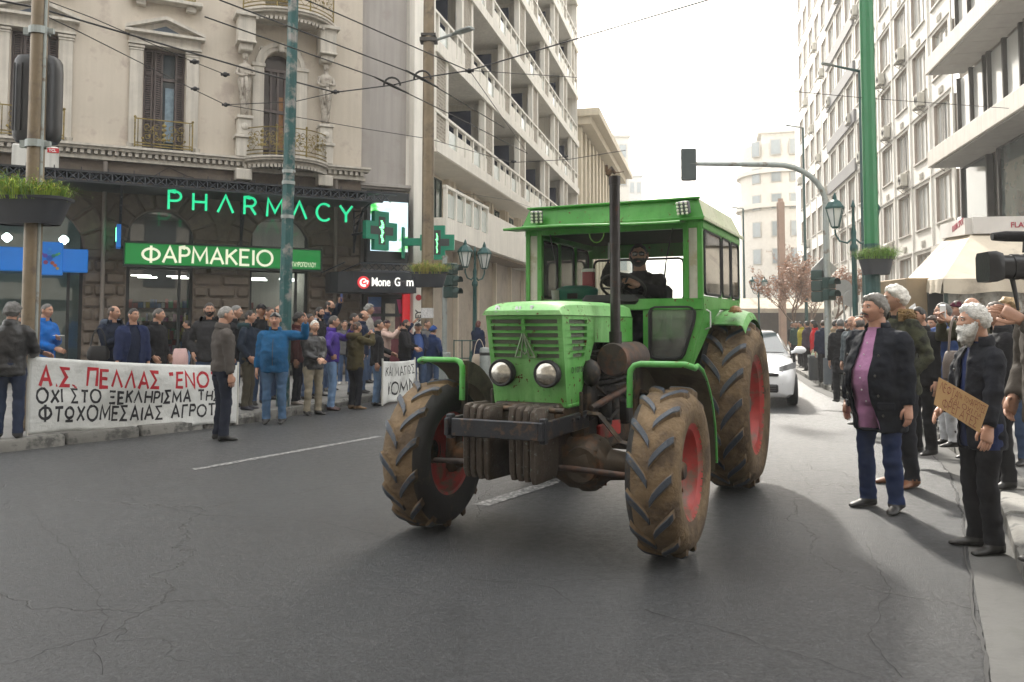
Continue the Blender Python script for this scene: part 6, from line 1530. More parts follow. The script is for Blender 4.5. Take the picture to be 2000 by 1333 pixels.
for x, Y, y0, r, lab in ((1651, 31, 563, .30, "round grey sign back on a thin post right of the signal mast"), (1664, 29, 584, .28, "lower round grey sign back beside the lantern post")):
    p = onpave(x, Y); o = thing("road_sign", lab, "sign", T(*p), "round road signs seen from behind"); z_ = at(x, y0, Y).z - PAVE
    MB().tube([(0, 0, 0), (0, 0, z_ + .3)], .03, 8).build("post", m_galv, o, True); MB().lathe([(.001, .01), (r, .01), (r + .012, 0), (r, -.01), (.001, -.01)], 24, T(0, -.04, z_) @ RX(pi / 2)).build("disc", m_signback, o, True)
# -- pinkish square post and slim lamps further off
p = onpave(1530, 40); o = thing("square_post", "tall pinkish square post standing beyond the white car", "post", T(*p)); hh = at(1530, 395, 40).z - PAVE; MB().box((0, 0, hh / 2), (.30, .30, hh), b=.02).box((0, 0, hh + .08), (.2, .2, .16)).build("shaft", mat("pink_render", (.50, .36, .29), .9), o)
for k, (x, yt, Y, lab) in enumerate(((1456, 408, 62, "slim far lamp post left of the scaffolded front"), (1446, 490, 85, "farthest slim lamp post along the street"), (1577, 250, 48, "slim lamp post in front of the rounded building")), ):
    p = onpave(x, Y); o = thing("street_lamp", lab, "lamp", T(*p), "slim far lamp posts"); hh = at(x, yt, Y).z - PAVE; MB().tube([(0, 0, 0), (0, 0, hh)], [.11, .06], 8).build("shaft", m_teal2, o, True); MB().tube([(0, 0, hh), (-1.0, 0, hh + .15)], [.04, .06], 6).build("lamp_arm", m_galv, o)
# -- overhead trolley wires: all hang about 6.2 m above the road
m_wire = mat("wire_black", (.012, .012, .013), .5)
def wire(pts, label, r=.011, z=6.2, sag=0.0):
    P = [G(x, y, z) for x, y in pts]; Q = []
    for a, b in zip(P[:-1], P[1:]):
        for k in range(6): t = k / 6; Q.append(a.lerp(b, t) - Vector((0, 0, sag * 4 * t * (1 - t))))
    Q.append(P[-1]); o = MB().tube(Q, r, 5).build("overhead_wire", m_wire); tag(o, label, "wire", "overhead trolley wires"); return o
wire([(-60, -10), (75, 16), (500, 140), (655, 181)], "thick black wire running down from the top left to the wire joint", .016)
wire([(400, 33), (735, 152), (793, 181), (905, 236), (1030, 300)], "trolley wire through the left crossing bar", .012)
wire([(428, 0), (793, 139), (855, 172), (985, 250)], "trolley wire through the right crossing bar", .012)
wire([(598, 0), (900, 132), (917, 139)], "upper wire passing right of the balcony to the joint", .011)
wire([(660, 180), (765, 167), (826, 152), (917, 138), (1133, 74), (1390, -2)], "span wire rising right across the hotel into the sky", .013)
wire([(655, 181), (575, 199), (440, 205), (378, 175), (150, 60), (60, 18)], "slack span wire on the left facade with insulators", .009)
wire([(440, 205), (700, 250), (840, 272), (1000, 318), (1110, 312), (1222, 294)], "lower span wire crossing the hotel front", .009)
wire([(917, 138), (1133, 152), (1400, 165), (1690, 192), (1970, 212)], "thin wire crossing the whole street to the office balcony", .007)
wire([(60, -10), (180, 35), (375, 120), (440, 146)], "thin wire past the middle pediment window with two insulators", .008)
wire([(1030, 300), (917, 138)], "short tie wire between the hotel wires", .007)
wire([(802, 362), (1000, 392), (1130, 440)], "thin low cable along the hotel terrace", .006)
for k, (a, b) in enumerate((((732, 151), (797, 183)), ((793, 138), (855, 171)))):
    A, B = G(*a, 6.18), G(*b, 6.18); o = thing("wire_crossing_bar", ("left" if k == 0 else "right") + " dark crossing bar where the trolley wires meet", "wire bar"); MB().tube([A, A.lerp(B, .5), B], [.02, .045, .02], 6, sq=(.6, 1)).build("bar", m_wire, o); c = A.lerp(B, .5); MB().tube([c + Vector((.16 * cos(a_), 0, .16 * sin(a_))) for a_ in [pi * q / 8 for q in range(9)]], .02, 6).build("loop", m_wire, o)
for k, (x, y) in enumerate(((380, 121), (440, 146), (381, 174), (441, 205), (655, 180), (917, 139), (1104, 306), (1003, 316))):
    c = G(x, y, 6.2); tag(MB().ball(c, (.05, .05, .05), 8, 5).box(c, (.16, .04, .04)).build("wire_insulator", m_wire), ["dark insulator near the middle pediment window", "dark insulator left of the caryatid", "lower insulator on the slack wire by the pediment window", "insulator below the left caryatid on the slack wire", "wire joint in front of the right caryatid", "star shaped wire joint before the hotel balconies", "wire clamp before the lower hotel balconies", "left wire clamp over the hotel parapet"][k], "insulator", "wire insulators")
# -- hip awning of the café on the right
AW = thing("cafe_awning", "cream café awning with a valance and sign band on the right pavement", "awning")
A, B, C, D = at(1842, 545, 15.6), at(1766, 551, 20.5), at(1897, 458, 17.6), at(1847, 466, 21.5); E_ = A + (A - at(1842, 545, 15.6)) + Vector((6, -.9, 0)); F_ = C + Vector((6, -.9, 0))
m_awn = mat("awning_canvas", (.50, .44, .35), .85, var=.12, scale=1.6, dirt=((.36, .31, .25), .3, 1.5))
m_ = MB()
def quadgrid(mb, a, b, c, d, n=8, sag=.05):
    mb.grid([[a.lerp(b, i / n).lerp(d.lerp(c, i / n), j / n) - Vector((0, 0, sag * sin(pi * i / n) * sin(pi * j / n))) for i in range(n + 1)] for j in range(n + 1)])
quadgrid(m_, B, A, C, D); quadgrid(m_, A, E_, F_, C); m_.build("canvas", m_awn, AW, 'all')
v = MB(); n = 40
for a, b in ((B, A), (A, E_)):
    P = []
    for k in range(n + 1):
        q = a.lerp(b, k / n); w_ = .03 * sin(k * 1.3); d = (b - a).normalized(); nn = Vector((d.y, -d.x, 0)); P.append([q + Vector((0, 0, .0)), q + nn * w_ - Vector((0, 0, .14)), q + nn * w_ * 1.6 - Vector((0, 0, .27 + .025 * sin(k * .7)))])
    v.grid(P)
v.build("valance", m_awn, AW, 'all')
bd = MB()
for a, b in ((D, C), (C, F_)):
    d = (b - a).normalized(); nn = Vector((d.y, -d.x, 0)) * .12; h = Vector((0, 0, .36)); bd.add([a + nn, b + nn, b + nn + h, a + nn + h, a - nn, b - nn, b - nn + h, a - nn + h], [(0, 1, 2, 3), (3, 2, 6, 7), (7, 6, 5, 4), (0, 4, 5, 1), (1, 5, 6, 2), (0, 3, 7, 4)])
sb_ = bd.build("sign_band", mat("band_grey_white", (.55, .53, .51), .5, var=.08), AW); fixnormals(sb_.data)
me = font_mesh("FLAVA", .16, .004, bold=.002); me.materials.append(mat("brand_red", (.32, .02, .05), .5))
d = (F_ - C).normalized(); px_ = at(1981, 445, 17.2); base = C + d * ((px_ - C).dot(d)); ang = atan2(d.y, d.x); obj("lettering", me, AW, T(base.x, base.y, C.z + .12) @ RZ(ang) @ T(0, -.126, 0) @ RX(pi / 2))
d2 = (C - D).normalized(); ang2 = atan2(d2.y, d2.x); b2 = C - d2 * 1.9; me = font_mesh("FLAVA SPOT", .2, .004, bold=.002); me.materials.append(MATS["brand_red"]); obj("lettering", me, AW, T(b2.x, b2.y, b2.z + .1) @ RZ(ang2) @ T(0, -.126, 0) @ RX(pi / 2) @ Matrix.Diagonal((1.6, 1, 1, 1)))
for q in (A, B, A + Vector((3.4, -.5, 0))): MB().cyl((q.x + .1, q.y + .1, PAVE), (q.x + .1, q.y + .1, q.z), .04, 8).build("post", mat("awning_post_dark", (.03, .05, .045), .5), AW)
# clear plastic side curtain and lower lit kiosk behind
K = thing("cafe_kiosk", "tan café kiosk wall with a dark hatch under the awning", "kiosk", T(A.x + 1.2, A.y + 2.6, PAVE)); MB().box((0, 0, 1.2), (2.2, 1.8, 2.4), b=.02).build("wall", mat("kiosk_tan", (.28, .21, .13), .8, var=.2), K); MB().box((-.35, -.92, 1.7), (.6, .05, .9)).build("hatch", m_dark, K); MB().box((.3, -.95, 1.05), (1.4, .1, .12)).build("counter", m_galv, K)
cu = MB(); P = []
a, b = A + Vector((.15, .3, -.1)), A + Vector((2.1, .0, -.1))
for k in range(25): q = a.lerp(b, k / 24); w_ = .05 * sin(k * 1.1); P.append([q + Vector((0, w_, 0)), q + Vector((.05 * sin(k * .5), w_ * 1.4, -.7)), q + Vector((.08 * sin(k * .5), w_ * 1.4, -1.5))])
cu.grid(P); tag(cu.build("plastic_curtain", mat("crumpled_plastic", (.42, .41, .38), .3, var=.35, scale=9, dirt=((.2, .17, .14), .3, 8)), None, 'all'), "crumpled pale plastic side curtain hanging under the awning", "curtain")
# -- bare street trees with a few russet leaves
def tree(x, Y, h, seed, label, lean=0):
    p = onpave(x, Y); o = thing("street_tree", label, "tree", T(*p), "bare street trees with russet leaves"); rg = random.Random(seed); tr = MB(); lf = MB()
    def branch(a, d, L_, r, lev):
        n = 4; P = [a]; q = a.copy(); dd = d.copy()
        for k in range(n): dd = (dd + Vector((rg.uniform(-.25, .25), rg.uniform(-.25, .25), rg.uniform(-.05, .2)))).normalized(); q = q + dd * L_ / n; P.append(q)
        tr.tube(P, [r * (1 - .55 * k / n) for k in range(n + 1)], 6 if lev < 2 else 4, caps=False)
        if lev >= 2:
            for _ in range(9 if lev == 4 else 5):
                c = P[rg.randrange(1, n + 1)] + Vector((rg.uniform(-.1, .1), rg.uniform(-.1, .1), rg.uniform(-.1, .1))); u = Vector((rg.uniform(-1, 1), rg.uniform(-1, 1), rg.uniform(-1, 1))).normalized() * .055; w_ = u.orthogonal().normalized() * .045
                lf.add([c - u, c + w_, c + u, c - w_], [(0, 1, 2, 3)], rg.choice((0, 0, 1)))
        if lev < 4:
            for _ in range((5, 4, 4, 3)[lev]):
                t = rg.randrange(2 if lev else 3, n + 1); a2 = rg.uniform(0, 2 * pi); nd = (dd * .75 + Vector((cos(a2), sin(a2), rg.uniform(.1, .6))) * .8).normalized(); branch(P[t], nd, L_ * rg.uniform(.5, .75), r * .5, lev + 1)
    branch(Vector((0, 0, 0)), Vector((lean, 0, 1)).normalized(), h * .40, .075, 0)
    tr.build("trunk", mat("bare_bark", (.20, .14, .105), .9, var=.3, scale=9), o); tag(lf.build("crown", [mat("russet_leaf", (.33, .17, .10), .7, var=.3), mat("tan_leaf", (.38, .24, .16), .7, var=.3)], o), kind="stuff")  # bark and leaf colours lightened to carry the far haze
tree(1556, 38, 5.2, 4, "bare tree with russet leaves nearest the white car"); tree(1610, 38, 4.8, 9, "bare tree with russet leaves behind the signal mast"); tree(1585, 48, 5.4, 14, "bare tree far along the right pavement"); tree(1530, 56, 7, 19, "most distant bare tree by the pinkish post")
# -- far awning and shop fronts at street level
FA = thing("far_shop_awning", "long cream awning over far shops beyond the white car", "awning", T(at(1520, 640, 58).x, 58, 0)); MB().add([(-4, 0, 2.7), (5, 0, 2.7), (5, 2.5, 3.5), (-4, 2.5, 3.5)], [(0, 1, 2, 3)]).box((.5, 0, 2.55), (9, .06, .3)).build("canvas", m_awn, FA); MB().box((.5, 3, 1.3), (9, .2, 2.6)).build("shopfront", mat("far_shop_dark", (.10, .075, .06), .6, var=.5, scale=.7), FA)
# ================================================================ people
def sring(cx, cy, z, rx, ry, n=18, p=2.3):
    out = []
    for k in range(n):
        a = 2 * pi * k / n; c, s_ = cos(a), sin(a)
        out.append(Vector((cx + rx * (abs(c) ** (2 / p)) * (1 if c >= 0 else -1), cy + ry * (abs(s_) ** (2 / p)) * (1 if s_ >= 0 else -1), z)))
    return out
SKIN = {}
def skin_mat(k):
    cols = {"a": (.42, .235, .16), "b": (.50, .30, .21), "c": (.30, .16, .105), "d": (.46, .25, .175)}
    return mat("skin_" + k, cols[k], .55, var=.14, scale=22, bump=.12, bscale=90, spec=.4)
m_eyew = mat("eye_white", (.6, .57, .52), .3); m_iris = mat("iris_dark", (.02, .014, .01), .2); m_lip = mat("lip", (.30, .125, .10), .5)
def cloth(name, col, rough=.85, b=.5, s_=16, var=.18, **k): return mat("cloth_" + name, col, rough, spec=.18, var=var, scale=7, bump=b, bscale=s_, bdist=.02, **k)
def hairm(name, col):
    n = "hair_" + name
    if n in MATS: return MATS[n]
    m = mat(n, col, .55, var=.45, scale=28, bump=.8, bscale=75, bdist=.012); return m
# ---- head template (x forward, y left, z up, origin mid head), real metres for a 1.75 m person
def head_grid(nu=40, nv=34, full=1.0, jaw=1.0):
    G_ = []
    for i in range(nv + 1):
        th = pi * i / nv
        row = []
        for j in range(nu):
            t = -1 + 2 * j / nu; ph = pi * (abs(t) ** 1.45) * (1 if t >= 0 else -1)
            z = cos(th); rr = sin(th); x, y = rr * cos(ph), rr * sin(ph)
            X, Y, Z = x * .100, y * .078 * full, z * .118
            if Z < 0:
                k = min(1, -z); Y *= 1 - .26 * k ** 1.6 * jaw
                if x < 0: X *= 1 - .42 * k ** 1.2
                else: X *= 1 + .02 * k
            else:
                X *= 1.0 + (.06 if x < 0 else -.02) * (1 - z)
            if x > 0:
                f = min(1, x / .35)
                g = lambda y0, z0, sy, sz: math.exp(-((Y - y0) / sy) ** 2 - ((Z - z0) / sz) ** 2)
                d = 0.0
                npf = max(0, min(1, (.028 - Z) / .055)) if Z > -.030 else max(0, 1 - (-.030 - Z) / .010)
                d += .026 * math.exp(-(Y / (.0095 + .008 * npf)) ** 2) * npf
                d += .004 * g(0, .03, .012, .02)
                for s_ in (-1, 1): d += -.012 * g(s_ * .032, .010, .016, .012) + .006 * g(s_ * .03, .031, .024, .008) + .005 * g(s_ * .045, -.02, .02, .02) - .003 * g(s_ * .045, -.06, .02, .025) + .005 * g(s_ * .013, -.028, .008, .008)
                d += .008 * g(0, -.058, .024, .006) + .007 * g(0, -.070, .02, .006) - .006 * g(0, -.0635, .022, .0035) + .010 * g(0, -.100, .022, .016) - .003 * g(0, -.083, .02, .006)
                X += d * f
            row.append(Vector((X, Y, Z)))
        G_.append(row)
    return G_
HG = head_grid(); HGF = head_grid(full=1.1, jaw=.6)
def add_grid_closed(mb, P, M_, mi):
    n, m = len(P), len(P[0]); base = [M_ @ p for r in P for p in r]
    mb.add(base, [(i * m + j, (i + 1) * m + j, (i + 1) * m + (j + 1) % m, i * m + (j + 1) % m) for i in range(n - 1) for j in range(m)], mi)
def head_mesh(mb, M_, sp):
    """adds head, ears, eyes, brows to mb; material slots 0 skin 1 eye 2 iris 3 lip 4 hair"""
    P = HGF if sp.get("fat") else HG; n, m = len(P), len(P[0]); s0 = len(mb.f)
    add_grid_closed(mb, P, M_, 0)
    for k in range(s0, len(mb.f)):
        i, j = divmod(k - s0, m); q = P[i][j]
        if q.x > .05 and abs(q.y) < .024 and -.074 < q.z < -.052: mb.m[k] = 3
    for s_ in (-1, 1):
        mb.add([M_ @ p for p in [Vector((-.004 + .02 * sin(a) * (1 - .25 * (a > pi)), s_ * (.077 if not sp.get("fat") else .084) + s_ * d, -.004 + .034 * cos(a))) for d in (0, .016) for a in [2 * pi * k / 10 for k in range(10)]]], [tuple(range(10)), tuple(range(19, 9, -1))] + [(k, k + 10, (k + 1) % 10 + 10, (k + 1) % 10) for k in range(10)], 0)
        e = MB().ball((.0865, s_ * .032, .0095), (.009, .0145, .0075), 10, 6); mb.add([M_ @ Vector(p) for p in e.v], e.f, 1)
        e = MB().ball((.0945, s_ * .031, .0095), (.003, .0062, .0062), 8, 5); mb.add([M_ @ Vector(p) for p in e.v], e.f, 2)
        e = MB().tube([(.0935, s_ * .014, .028), (.0965, s_ * .030, .033), (.084, s_ * .05, .028)], [.0035, .005, .003], 5); mb.add([M_ @ Vector(p) for p in e.v], e.f, 4)
        e = MB().tube([(.094, s_ * .016, .0155), (.0965, s_ * .032, .0195), (.086, s_ * .048, .013)], .0035, 5); mb.add([M_ @ Vector(p) for p in e.v], e.f, 0)
def hair_shell(style, sp, seed=0, thick=.016):
    P = HGF if sp.get("fat") else HG; n, m = len(P), len(P[0]); mb = MB(); off = {}
    off_v = Vector((seed * 1.7, seed * 2.3, 0)); msk = [[0.0] * m for _ in range(n)]; V = []
    for i in range(n):
        for j in range(m):
            p = P[i][j]; az = atan2(p.y, p.x); nz_ = mnoise.noise(p * 30 + off_v) * .014 + mnoise.noise(p * 95 + off_v) * .012
            fr = cos(az)                                   # 1 front, -1 back
            if style in ("short", "receding", "thick", "curly", "long"):
                top = {"receding": .088}.get(style, .072)
                line = top * max(0, fr) ** .8 + (-.005) * (1 - abs(fr)) + (-.062 if style != "long" else -.2) * max(0, -fr) ** .7
                if abs(az) > .9 and fr > -.1: line = min(line, -.002 + .06 * max(0, fr))
                if style == "receding" and abs(p.y) < .05 and p.x > -.02 and p.z > .05: line = 9
                k = (p.z - line + nz_) / .014
            elif style == "bald":
                k = min((p.z + .062 - .06 * max(0, fr + .25) + nz_) / .014, (.048 - p.z + nz_ + .02 * max(0, -fr)) / .014, (.25 - fr) / .2)
            elif style == "beard":
                k = min((-.036 - .012 * (abs(p.y) < .03) - p.z + nz_ + .045 * max(0, (abs(az) - .75))) / .010, (fr + .05) / .15)
                if abs(p.y) < .02 and -.072 < p.z < -.055 and p.x > .05: k = 0
                if abs(p.y) < .028 and -.054 < p.z < -.040 and p.x > .05: k = 1
            else: k = 0
            msk[i][j] = max(0, min(1, k))
    ad = thick
    idx = {}
    for i in range(n):
        for j in range(m):
            p = P[i][j]; nrm = Vector((p.x / .01, p.y / .0061, p.z / .0139)).normalized()
            q = msk[i][j]
            fz = 1 + .55 * mnoise.noise(p * (55 if style != "curly" else 38) + off_v) + .35 * mnoise.noise(p * 22 - off_v)
            t = ad * q ** .5 * max(.25, fz)
            o = nrm * (t - .003 * (1 - q))
            if style == "beard" and sp.get("longbeard"): o = nrm * t + Vector((.02, 0, -sp["longbeard"])) * q * max(0, (-.03 - p.z) / .08) * max(.2, fz)
            if style == "long" and p.z < 0 and p.x < .04: o += Vector((-.015, 0, -.02 - .5 * (-p.z))) * q
            V.append(p + o)
    F_ = []
    for i in range(n - 1):
        for j in range(m):
            k = (j + 1) % m
            if max(msk[i][j], msk[i + 1][j], msk[i][k], msk[i + 1][k]) > 0.02: F_.append((i * m + j, (i + 1) * m + j, (i + 1) * m + k, i * m + k))
    used = sorted({a for f in F_ for a in f}); mp = {a: b for b, a in enumerate(used)}
    mb.add([V[a] for a in used], [tuple(mp[a] for a in f) for f in F_]); return mb
def beanie(sp, cap=False):
    P = HG; mb = MB(); n, m = len(P), len(P[0]); R_ = []
    zcut = .050
    for k in range(9):
        t = k / 8; z = zcut - .008 + t * .088; r = sqrt(max(0.0004, 1 - ((z + .01) / .128) ** 2)) if t < 1 else .05
        ext = .014 if t > .18 else .019
        R_.append([Vector(((.100 * r + ext) * cos(2 * pi * j / 24) - .006, (.078 * r + ext) * sin(2 * pi * j / 24), z + (.02 if j in (0, 1, 23) else 0) * (1 - t) - .045 * (1 - t) * max(0, -cos(2 * pi * j / 24)))) for j in range(24)])
    mb.loft(R_)
    if cap:
        mb.grid([[Vector((.095 + .075 * t * cos(a), .085 * sin(a) * (1 - .1 * t), .05 - .018 * t)) for a in [-.95 + 1.9 * k / 10 for k in range(11)]] for t in (0, .5, 1)]); mb.grid([[Vector((.095 + .075 * t * cos(a), .085 * sin(a) * (1 - .1 * t), .044 - .018 * t)) for a in [.95 - 1.9 * k / 10 for k in range(11)]] for t in (0, .5, 1)])
    return mb
def hand_mb(curl, side, spread=.10):
    """wrist at origin, fingers +x, palm -z, thumb towards +y*side"""
    mb = MB()
    mb.loft([[Vector((x, y * w, z * t)) for y, z in ((-.5, -.5), (0, -.62), (.5, -.5), (.62, 0), (.5, .5), (0, .6), (-.5, .5), (-.62, 0))] for x, w, t in ((-.02, .05, .042), (.01, .056, .038), (.045, .075, .030), (.085, .076, .026), (.098, .066, .020))])
    for k, (y, L_) in enumerate(((.028, .070), (.009, .078), (-.010, .073), (-.028, .058))):
        p = Vector((.088, y, 0)); a = -.06 - curl * .5; P = [p]; 
        for q in range(3):
            ln = L_ * (.45, .32, .23)[q]; a2 = a - curl * (.0, .9, 1.5)[q]
            P.append(P[-1] + Vector((ln * cos(a2), y * spread * (1 if q == 0 else .2), ln * sin(a2))))
        mb.tube(P, [.0098, .0090, .0082, .0060], 6)
    P = [Vector((.018, .03, -.008)), Vector((.045, .052, -.016 - .010 * curl)), Vector((.075, .058 - .012 * curl, -.022 - .018 * curl)), Vector((.098, .054 - .03 * curl, -.026 - .024 * curl))]
    mb.tube(P, [.014, .0125, .0105, .0075], 6)
    if side < 0: mb.v = [(x, -y, z) for x, y, z in mb.v]; mb.f = [f[::-1] for f in mb.f]
    return mb
def ik(a, b, l1, l2, pole):
    d = b - a; L_ = min(d.length, (l1 + l2) * .999); dn = d.normalized(); b = a + dn * L_
    c = (l1 * l1 - l2 * l2 + L_ * L_) / (2 * L_); h = sqrt(max(0, l1 * l1 - c * c)); pv = pole - dn * pole.dot(dn)
    return a + dn * c + pv.normalized() * h, b
POSES = {"hang": (.03, .235, .80), "pocket": (.10, .20, .93), "clasp": (.25, .03, 1.03), "phone": (.36, .06, 1.50), "phonehi": (.30, .12, 1.86), "up": (.22, .55, 1.62), "chest": (.24, .02, 1.20), "hip": (.02, .22, 1.02), "brow": (.20, .10, 1.70), "hold": (.30, .16, 1.05), "wheel": (.42, .10, 1.22), "low": (.12, .24, .84), "point": (.42, .30, 1.55)}
REMESH = []      # (temp object, callback)
PEOPLE = {}
def person(key, label, px, Y, top, yaw, gz=PAVE, H=None, L="hang", R="hang", jacket=("navy", (.012, .018, .04)), shirt=("dark", (.02, .02, .025)), trousers=("denim", (.045, .075, .14)), shoes=(.012, .011, .010), skin="a", hair=("short", "dark", (.018, .014, .012)), beard=None, hem=.80, bulk=1.0, belly=0.0, open_=None, hat=None, hood=None, collar=True, head=0.0, tilt=0.0, vox=.021, pos=None, glasses=False, stride=.0, seated=False, lean=0.0, sub=None, cat="person", group="people watching from the kerb", armbulk=1.0, jmat=None, fat=False, cuff=None, grip=(.35, .35), noses=1):
    p = pos if pos is not None else at(px, 700, Y)
    if H is None: H = max(1.52, min(1.93, at(px, top, Y).z - gz))
    s = H / 1.75; rg = random.Random(hash(key) % 9999 if False else sum(ord(c) for c in key) * 7)
    M_ = T(p.x, p.y, gz) @ RZ(radians(-90 + yaw)) @ Matrix.Diagonal((s, s, s, 1))
    root = thing("person", label, cat, M_, group); S_ = {"root": root, "M": M_}
    b = bulk; V = Vector
    ln = V((lean, 0, 0))
    # skeleton
    shz = 1.395; sh = {1: V((-.01, .168 * b, shz)) + ln, -1: V((-.01, -.168 * b, shz)) + ln}; hands = {}; elb = {}
    for sd, ps in ((1, L), (-1, R)):
        if isinstance(ps, str): x, y, z = POSES[ps]; tgt = V((x, sd * y * (b if y > .15 else 1), z))
        else: tgt = V(ps)
        tgt = tgt + ln * .8
        pole = V((-.55, sd * .6, -.5)) if tgt.z < 1.35 else V((-.1, sd * .7, -.9))
        if ps == "hip": pole = V((-.5, sd * 1.0, 0))
        e, h = ik(sh[sd], tgt, .29, .255, pole); elb[sd] = e; hands[sd] = h
    # jacket: torso + sleeves
    J = MB(); jw = 1.0
    rows_ = [(hem, .180, .138, 0), (hem + .03, .184, .142, 0), (hem + .12, .178, .138, 0), (1.02, .166, .132, .008), (1.14, .168, .136, .010), (1.27, .180, .138, .006), (1.36, .176, .124, 0), (1.41, .142, .104, -.006), (1.45, .105, .088, -.012), (1.475, .082, .076, -.014)]
    
    R_ = []
    for z, ry, rx, xo in rows_:
        bl = belly * math.exp(-((z - 1.08) / .16) ** 2)
        R_.append(sring(xo + bl * .5 + ln.x * max(0, (z - .9) / .55), 0, z, (rx + bl * .5) * (.5 + .5 * b), ry * b + bl * .25))
    J.loft(R_)
    for sd in (1, -1):
        a, e, h = sh[sd], elb[sd], hands[sd]; k = armbulk * (.6 + .4 * b); w = h.lerp(e, .06)
        J.tube([a + V((0, -sd * .07, .012)), a + V((0, -sd * .01, 0)), a.lerp(e, .12), a.lerp(e, .4), a.lerp(e, .8), e, e.lerp(h, .25), e.lerp(h, .7), w], [.060 * k, .074 * k, .078 * k, .073 * k, .064 * k, .062 * k, .060 * k, .053 * k, .048 * k], 12)
    # body: shirt torso, legs, shoes, neck
    B = MB()
    R_ = []
    for z, ry, rx, xo in ((.86, .165, .118, -.01), (.94, .168, .125, -.01), (1.02, .160, .122, 0), (1.14, .162, .126, .006), (1.27, .165, .122, .002), (1.36, .155, .108, -.004), (1.41, .125, .088, -.01), (1.46, .085, .072, -.014), (1.50, .062, .064, -.004), (1.56, .058, .062, .004), (1.60, .055, .06, .008)):
        bl = belly * math.exp(-((z - 1.08) / .16) ** 2)
        R_.append(sring(xo + bl * .52 + ln.x * max(0, (z - .9) / .55), 0, z, (rx + bl * .5) * (.5 + .5 * b), (ry * b if z < 1.44 else ry) + bl * .25))
    B.loft([[Vector((p.x * .94, p.y * .94, p.z)) if p.z < 1.44 else p for p in r] for r in R_])
    feet = []
    for sd in (1, -1):
        hp = V((-.005, sd * .088 * b, .92)); st_ = stride * sd
        if seated: kn = V((.46, sd * .13, .98)); an = V((.60, sd * .13, .56)); hp.z = .95
        else: kn = V((.025 + st_ * .5, sd * .098 * b, .50)); an = V((-.01 + st_, sd * .105 * b, .085))
        B.tube([hp, hp.lerp(kn, .3), hp.lerp(kn, .75), kn, kn.lerp(an, .3), kn.lerp(an, .75), an + V((0, 0, .02 if not seated else 0)), an - V((0, 0, .045))], [.098 * b, .094 * b, .078, .072, .072, .066, .068, .070], 12)
        f = an.copy(); f.z -= .085; ft = rg.uniform(-.25, .25) + sd * .18
        d = V((cos(ft), sin(ft), 0)); n_ = V((-d.y, d.x, 0))
        Rg = []
        for x, w, h in ((-.075, .026, .055), (-.055, .036, .075), (.02, .040, .082), (.08, .045, .062), (.135, .046, .048), (.175, .036, .036), (.19, .018, .022)):
            Rg.append([f + d * x + n_ * (w * cos(2 * pi * q / 10)) + V((0, 0, h * .5 + h * .5 * sin(2 * pi * q / 10))) for q in range(10)])
        B.loft(Rg)
    hd = RZ(radians(head)) @ RY(radians(tilt))
    Mh = T(.033 + ln.x * 1.15, 0, 1.636) @ hd @ Matrix.Scale(.955, 4)
    S_.update(hands=hands, elb=elb, Mh=Mh, key=key, s=s)
    mats = [skin_mat(skin), m_eyew, m_iris, m_lip, hairm(hair[1], hair[2]), cloth("shirt_" + shirt[0], shirt[1]), cloth("trs_" + trousers[0], trousers[1], b=.35, s_=12), mat("shoe_%.2f_%.2f" % (shoes[0], shoes[2]), shoes, .5, var=.2)]
    jm = jmat or cloth("jkt_" + jacket[0], jacket[1])
    # hands and head go in unremeshed
    X = MB(); head_mesh(X, Mh, {"fat": fat})
    for sd in (1, -1):
        h, e = hands[sd], elb[sd]; d = (h - e).normalized(); pn = V((0, -sd, 0)) if d.z < -.5 else V((0, -sd * .8, -.6))
        zax = -(pn - d * pn.dot(d)).normalized(); yax = zax.cross(d); Mm = Matrix.Identity(4)
        for i in range(3): Mm[i][0] = d[i]; Mm[i][1] = yax[i]; Mm[i][2] = zax[i]; Mm[i][3] = h[i]
        # thumb points forward/up: choose the mirror that puts it there
        up_ = yax.dot(V((1, 0, .6))); hm = hand_mb(grip[0 if sd > 0 else 1], 1 if up_ > 0 else -1); X.add([Mm @ Vector(q) for q in hm.v], hm.f, 0); S_["hm%d" % sd] = Mm
    def fin_body(me):
        n = len(me.vertices); co = np.empty(n * 3); me.vertices.foreach_get("co", co); co = co.reshape(-1, 3)
        no = np.empty(n * 3); me.vertices.foreach_get("normal", no); no = no.reshape(-1, 3); o3 = Vector((len(key) * 1.7, n * .011, 0))
        for i in range(n):
            q = co[i]
            if .08 < q[2] < 1.46: co[i] += no[i] * (1 if q[2] < .9 else .2) * (.012 * mnoise.noise(Vector((q[0] * 7, q[1] * 7, q[2] * 13)) + o3) + .006 * mnoise.noise(Vector((q[0] * 16, q[1] * 16, q[2] * 26)) + o3))
        nf = len(me.polygons); mi = []
        for pl in me.polygons:
            c = pl.center
            mi.append(0 if c.z > 1.488 else 5 if c.z > (.985 if not open_ else hem + .02) else 6 if (c.z > .075 and not seated) or (seated and c.z > .53) else 7)
        vs = [tuple(q) for q in co]; fs = [tuple(pl.vertices) for pl in me.polygons]; sm = len(fs)
        mb = MB(); mb.add(vs, fs); mb.m = mi; mb.add(X.v, X.f); mb.m[sm:] = X.m
        out = mb.mesh("body", mats, 'all'); o = obj("body", out, root); bpy.data.meshes.remove(me)
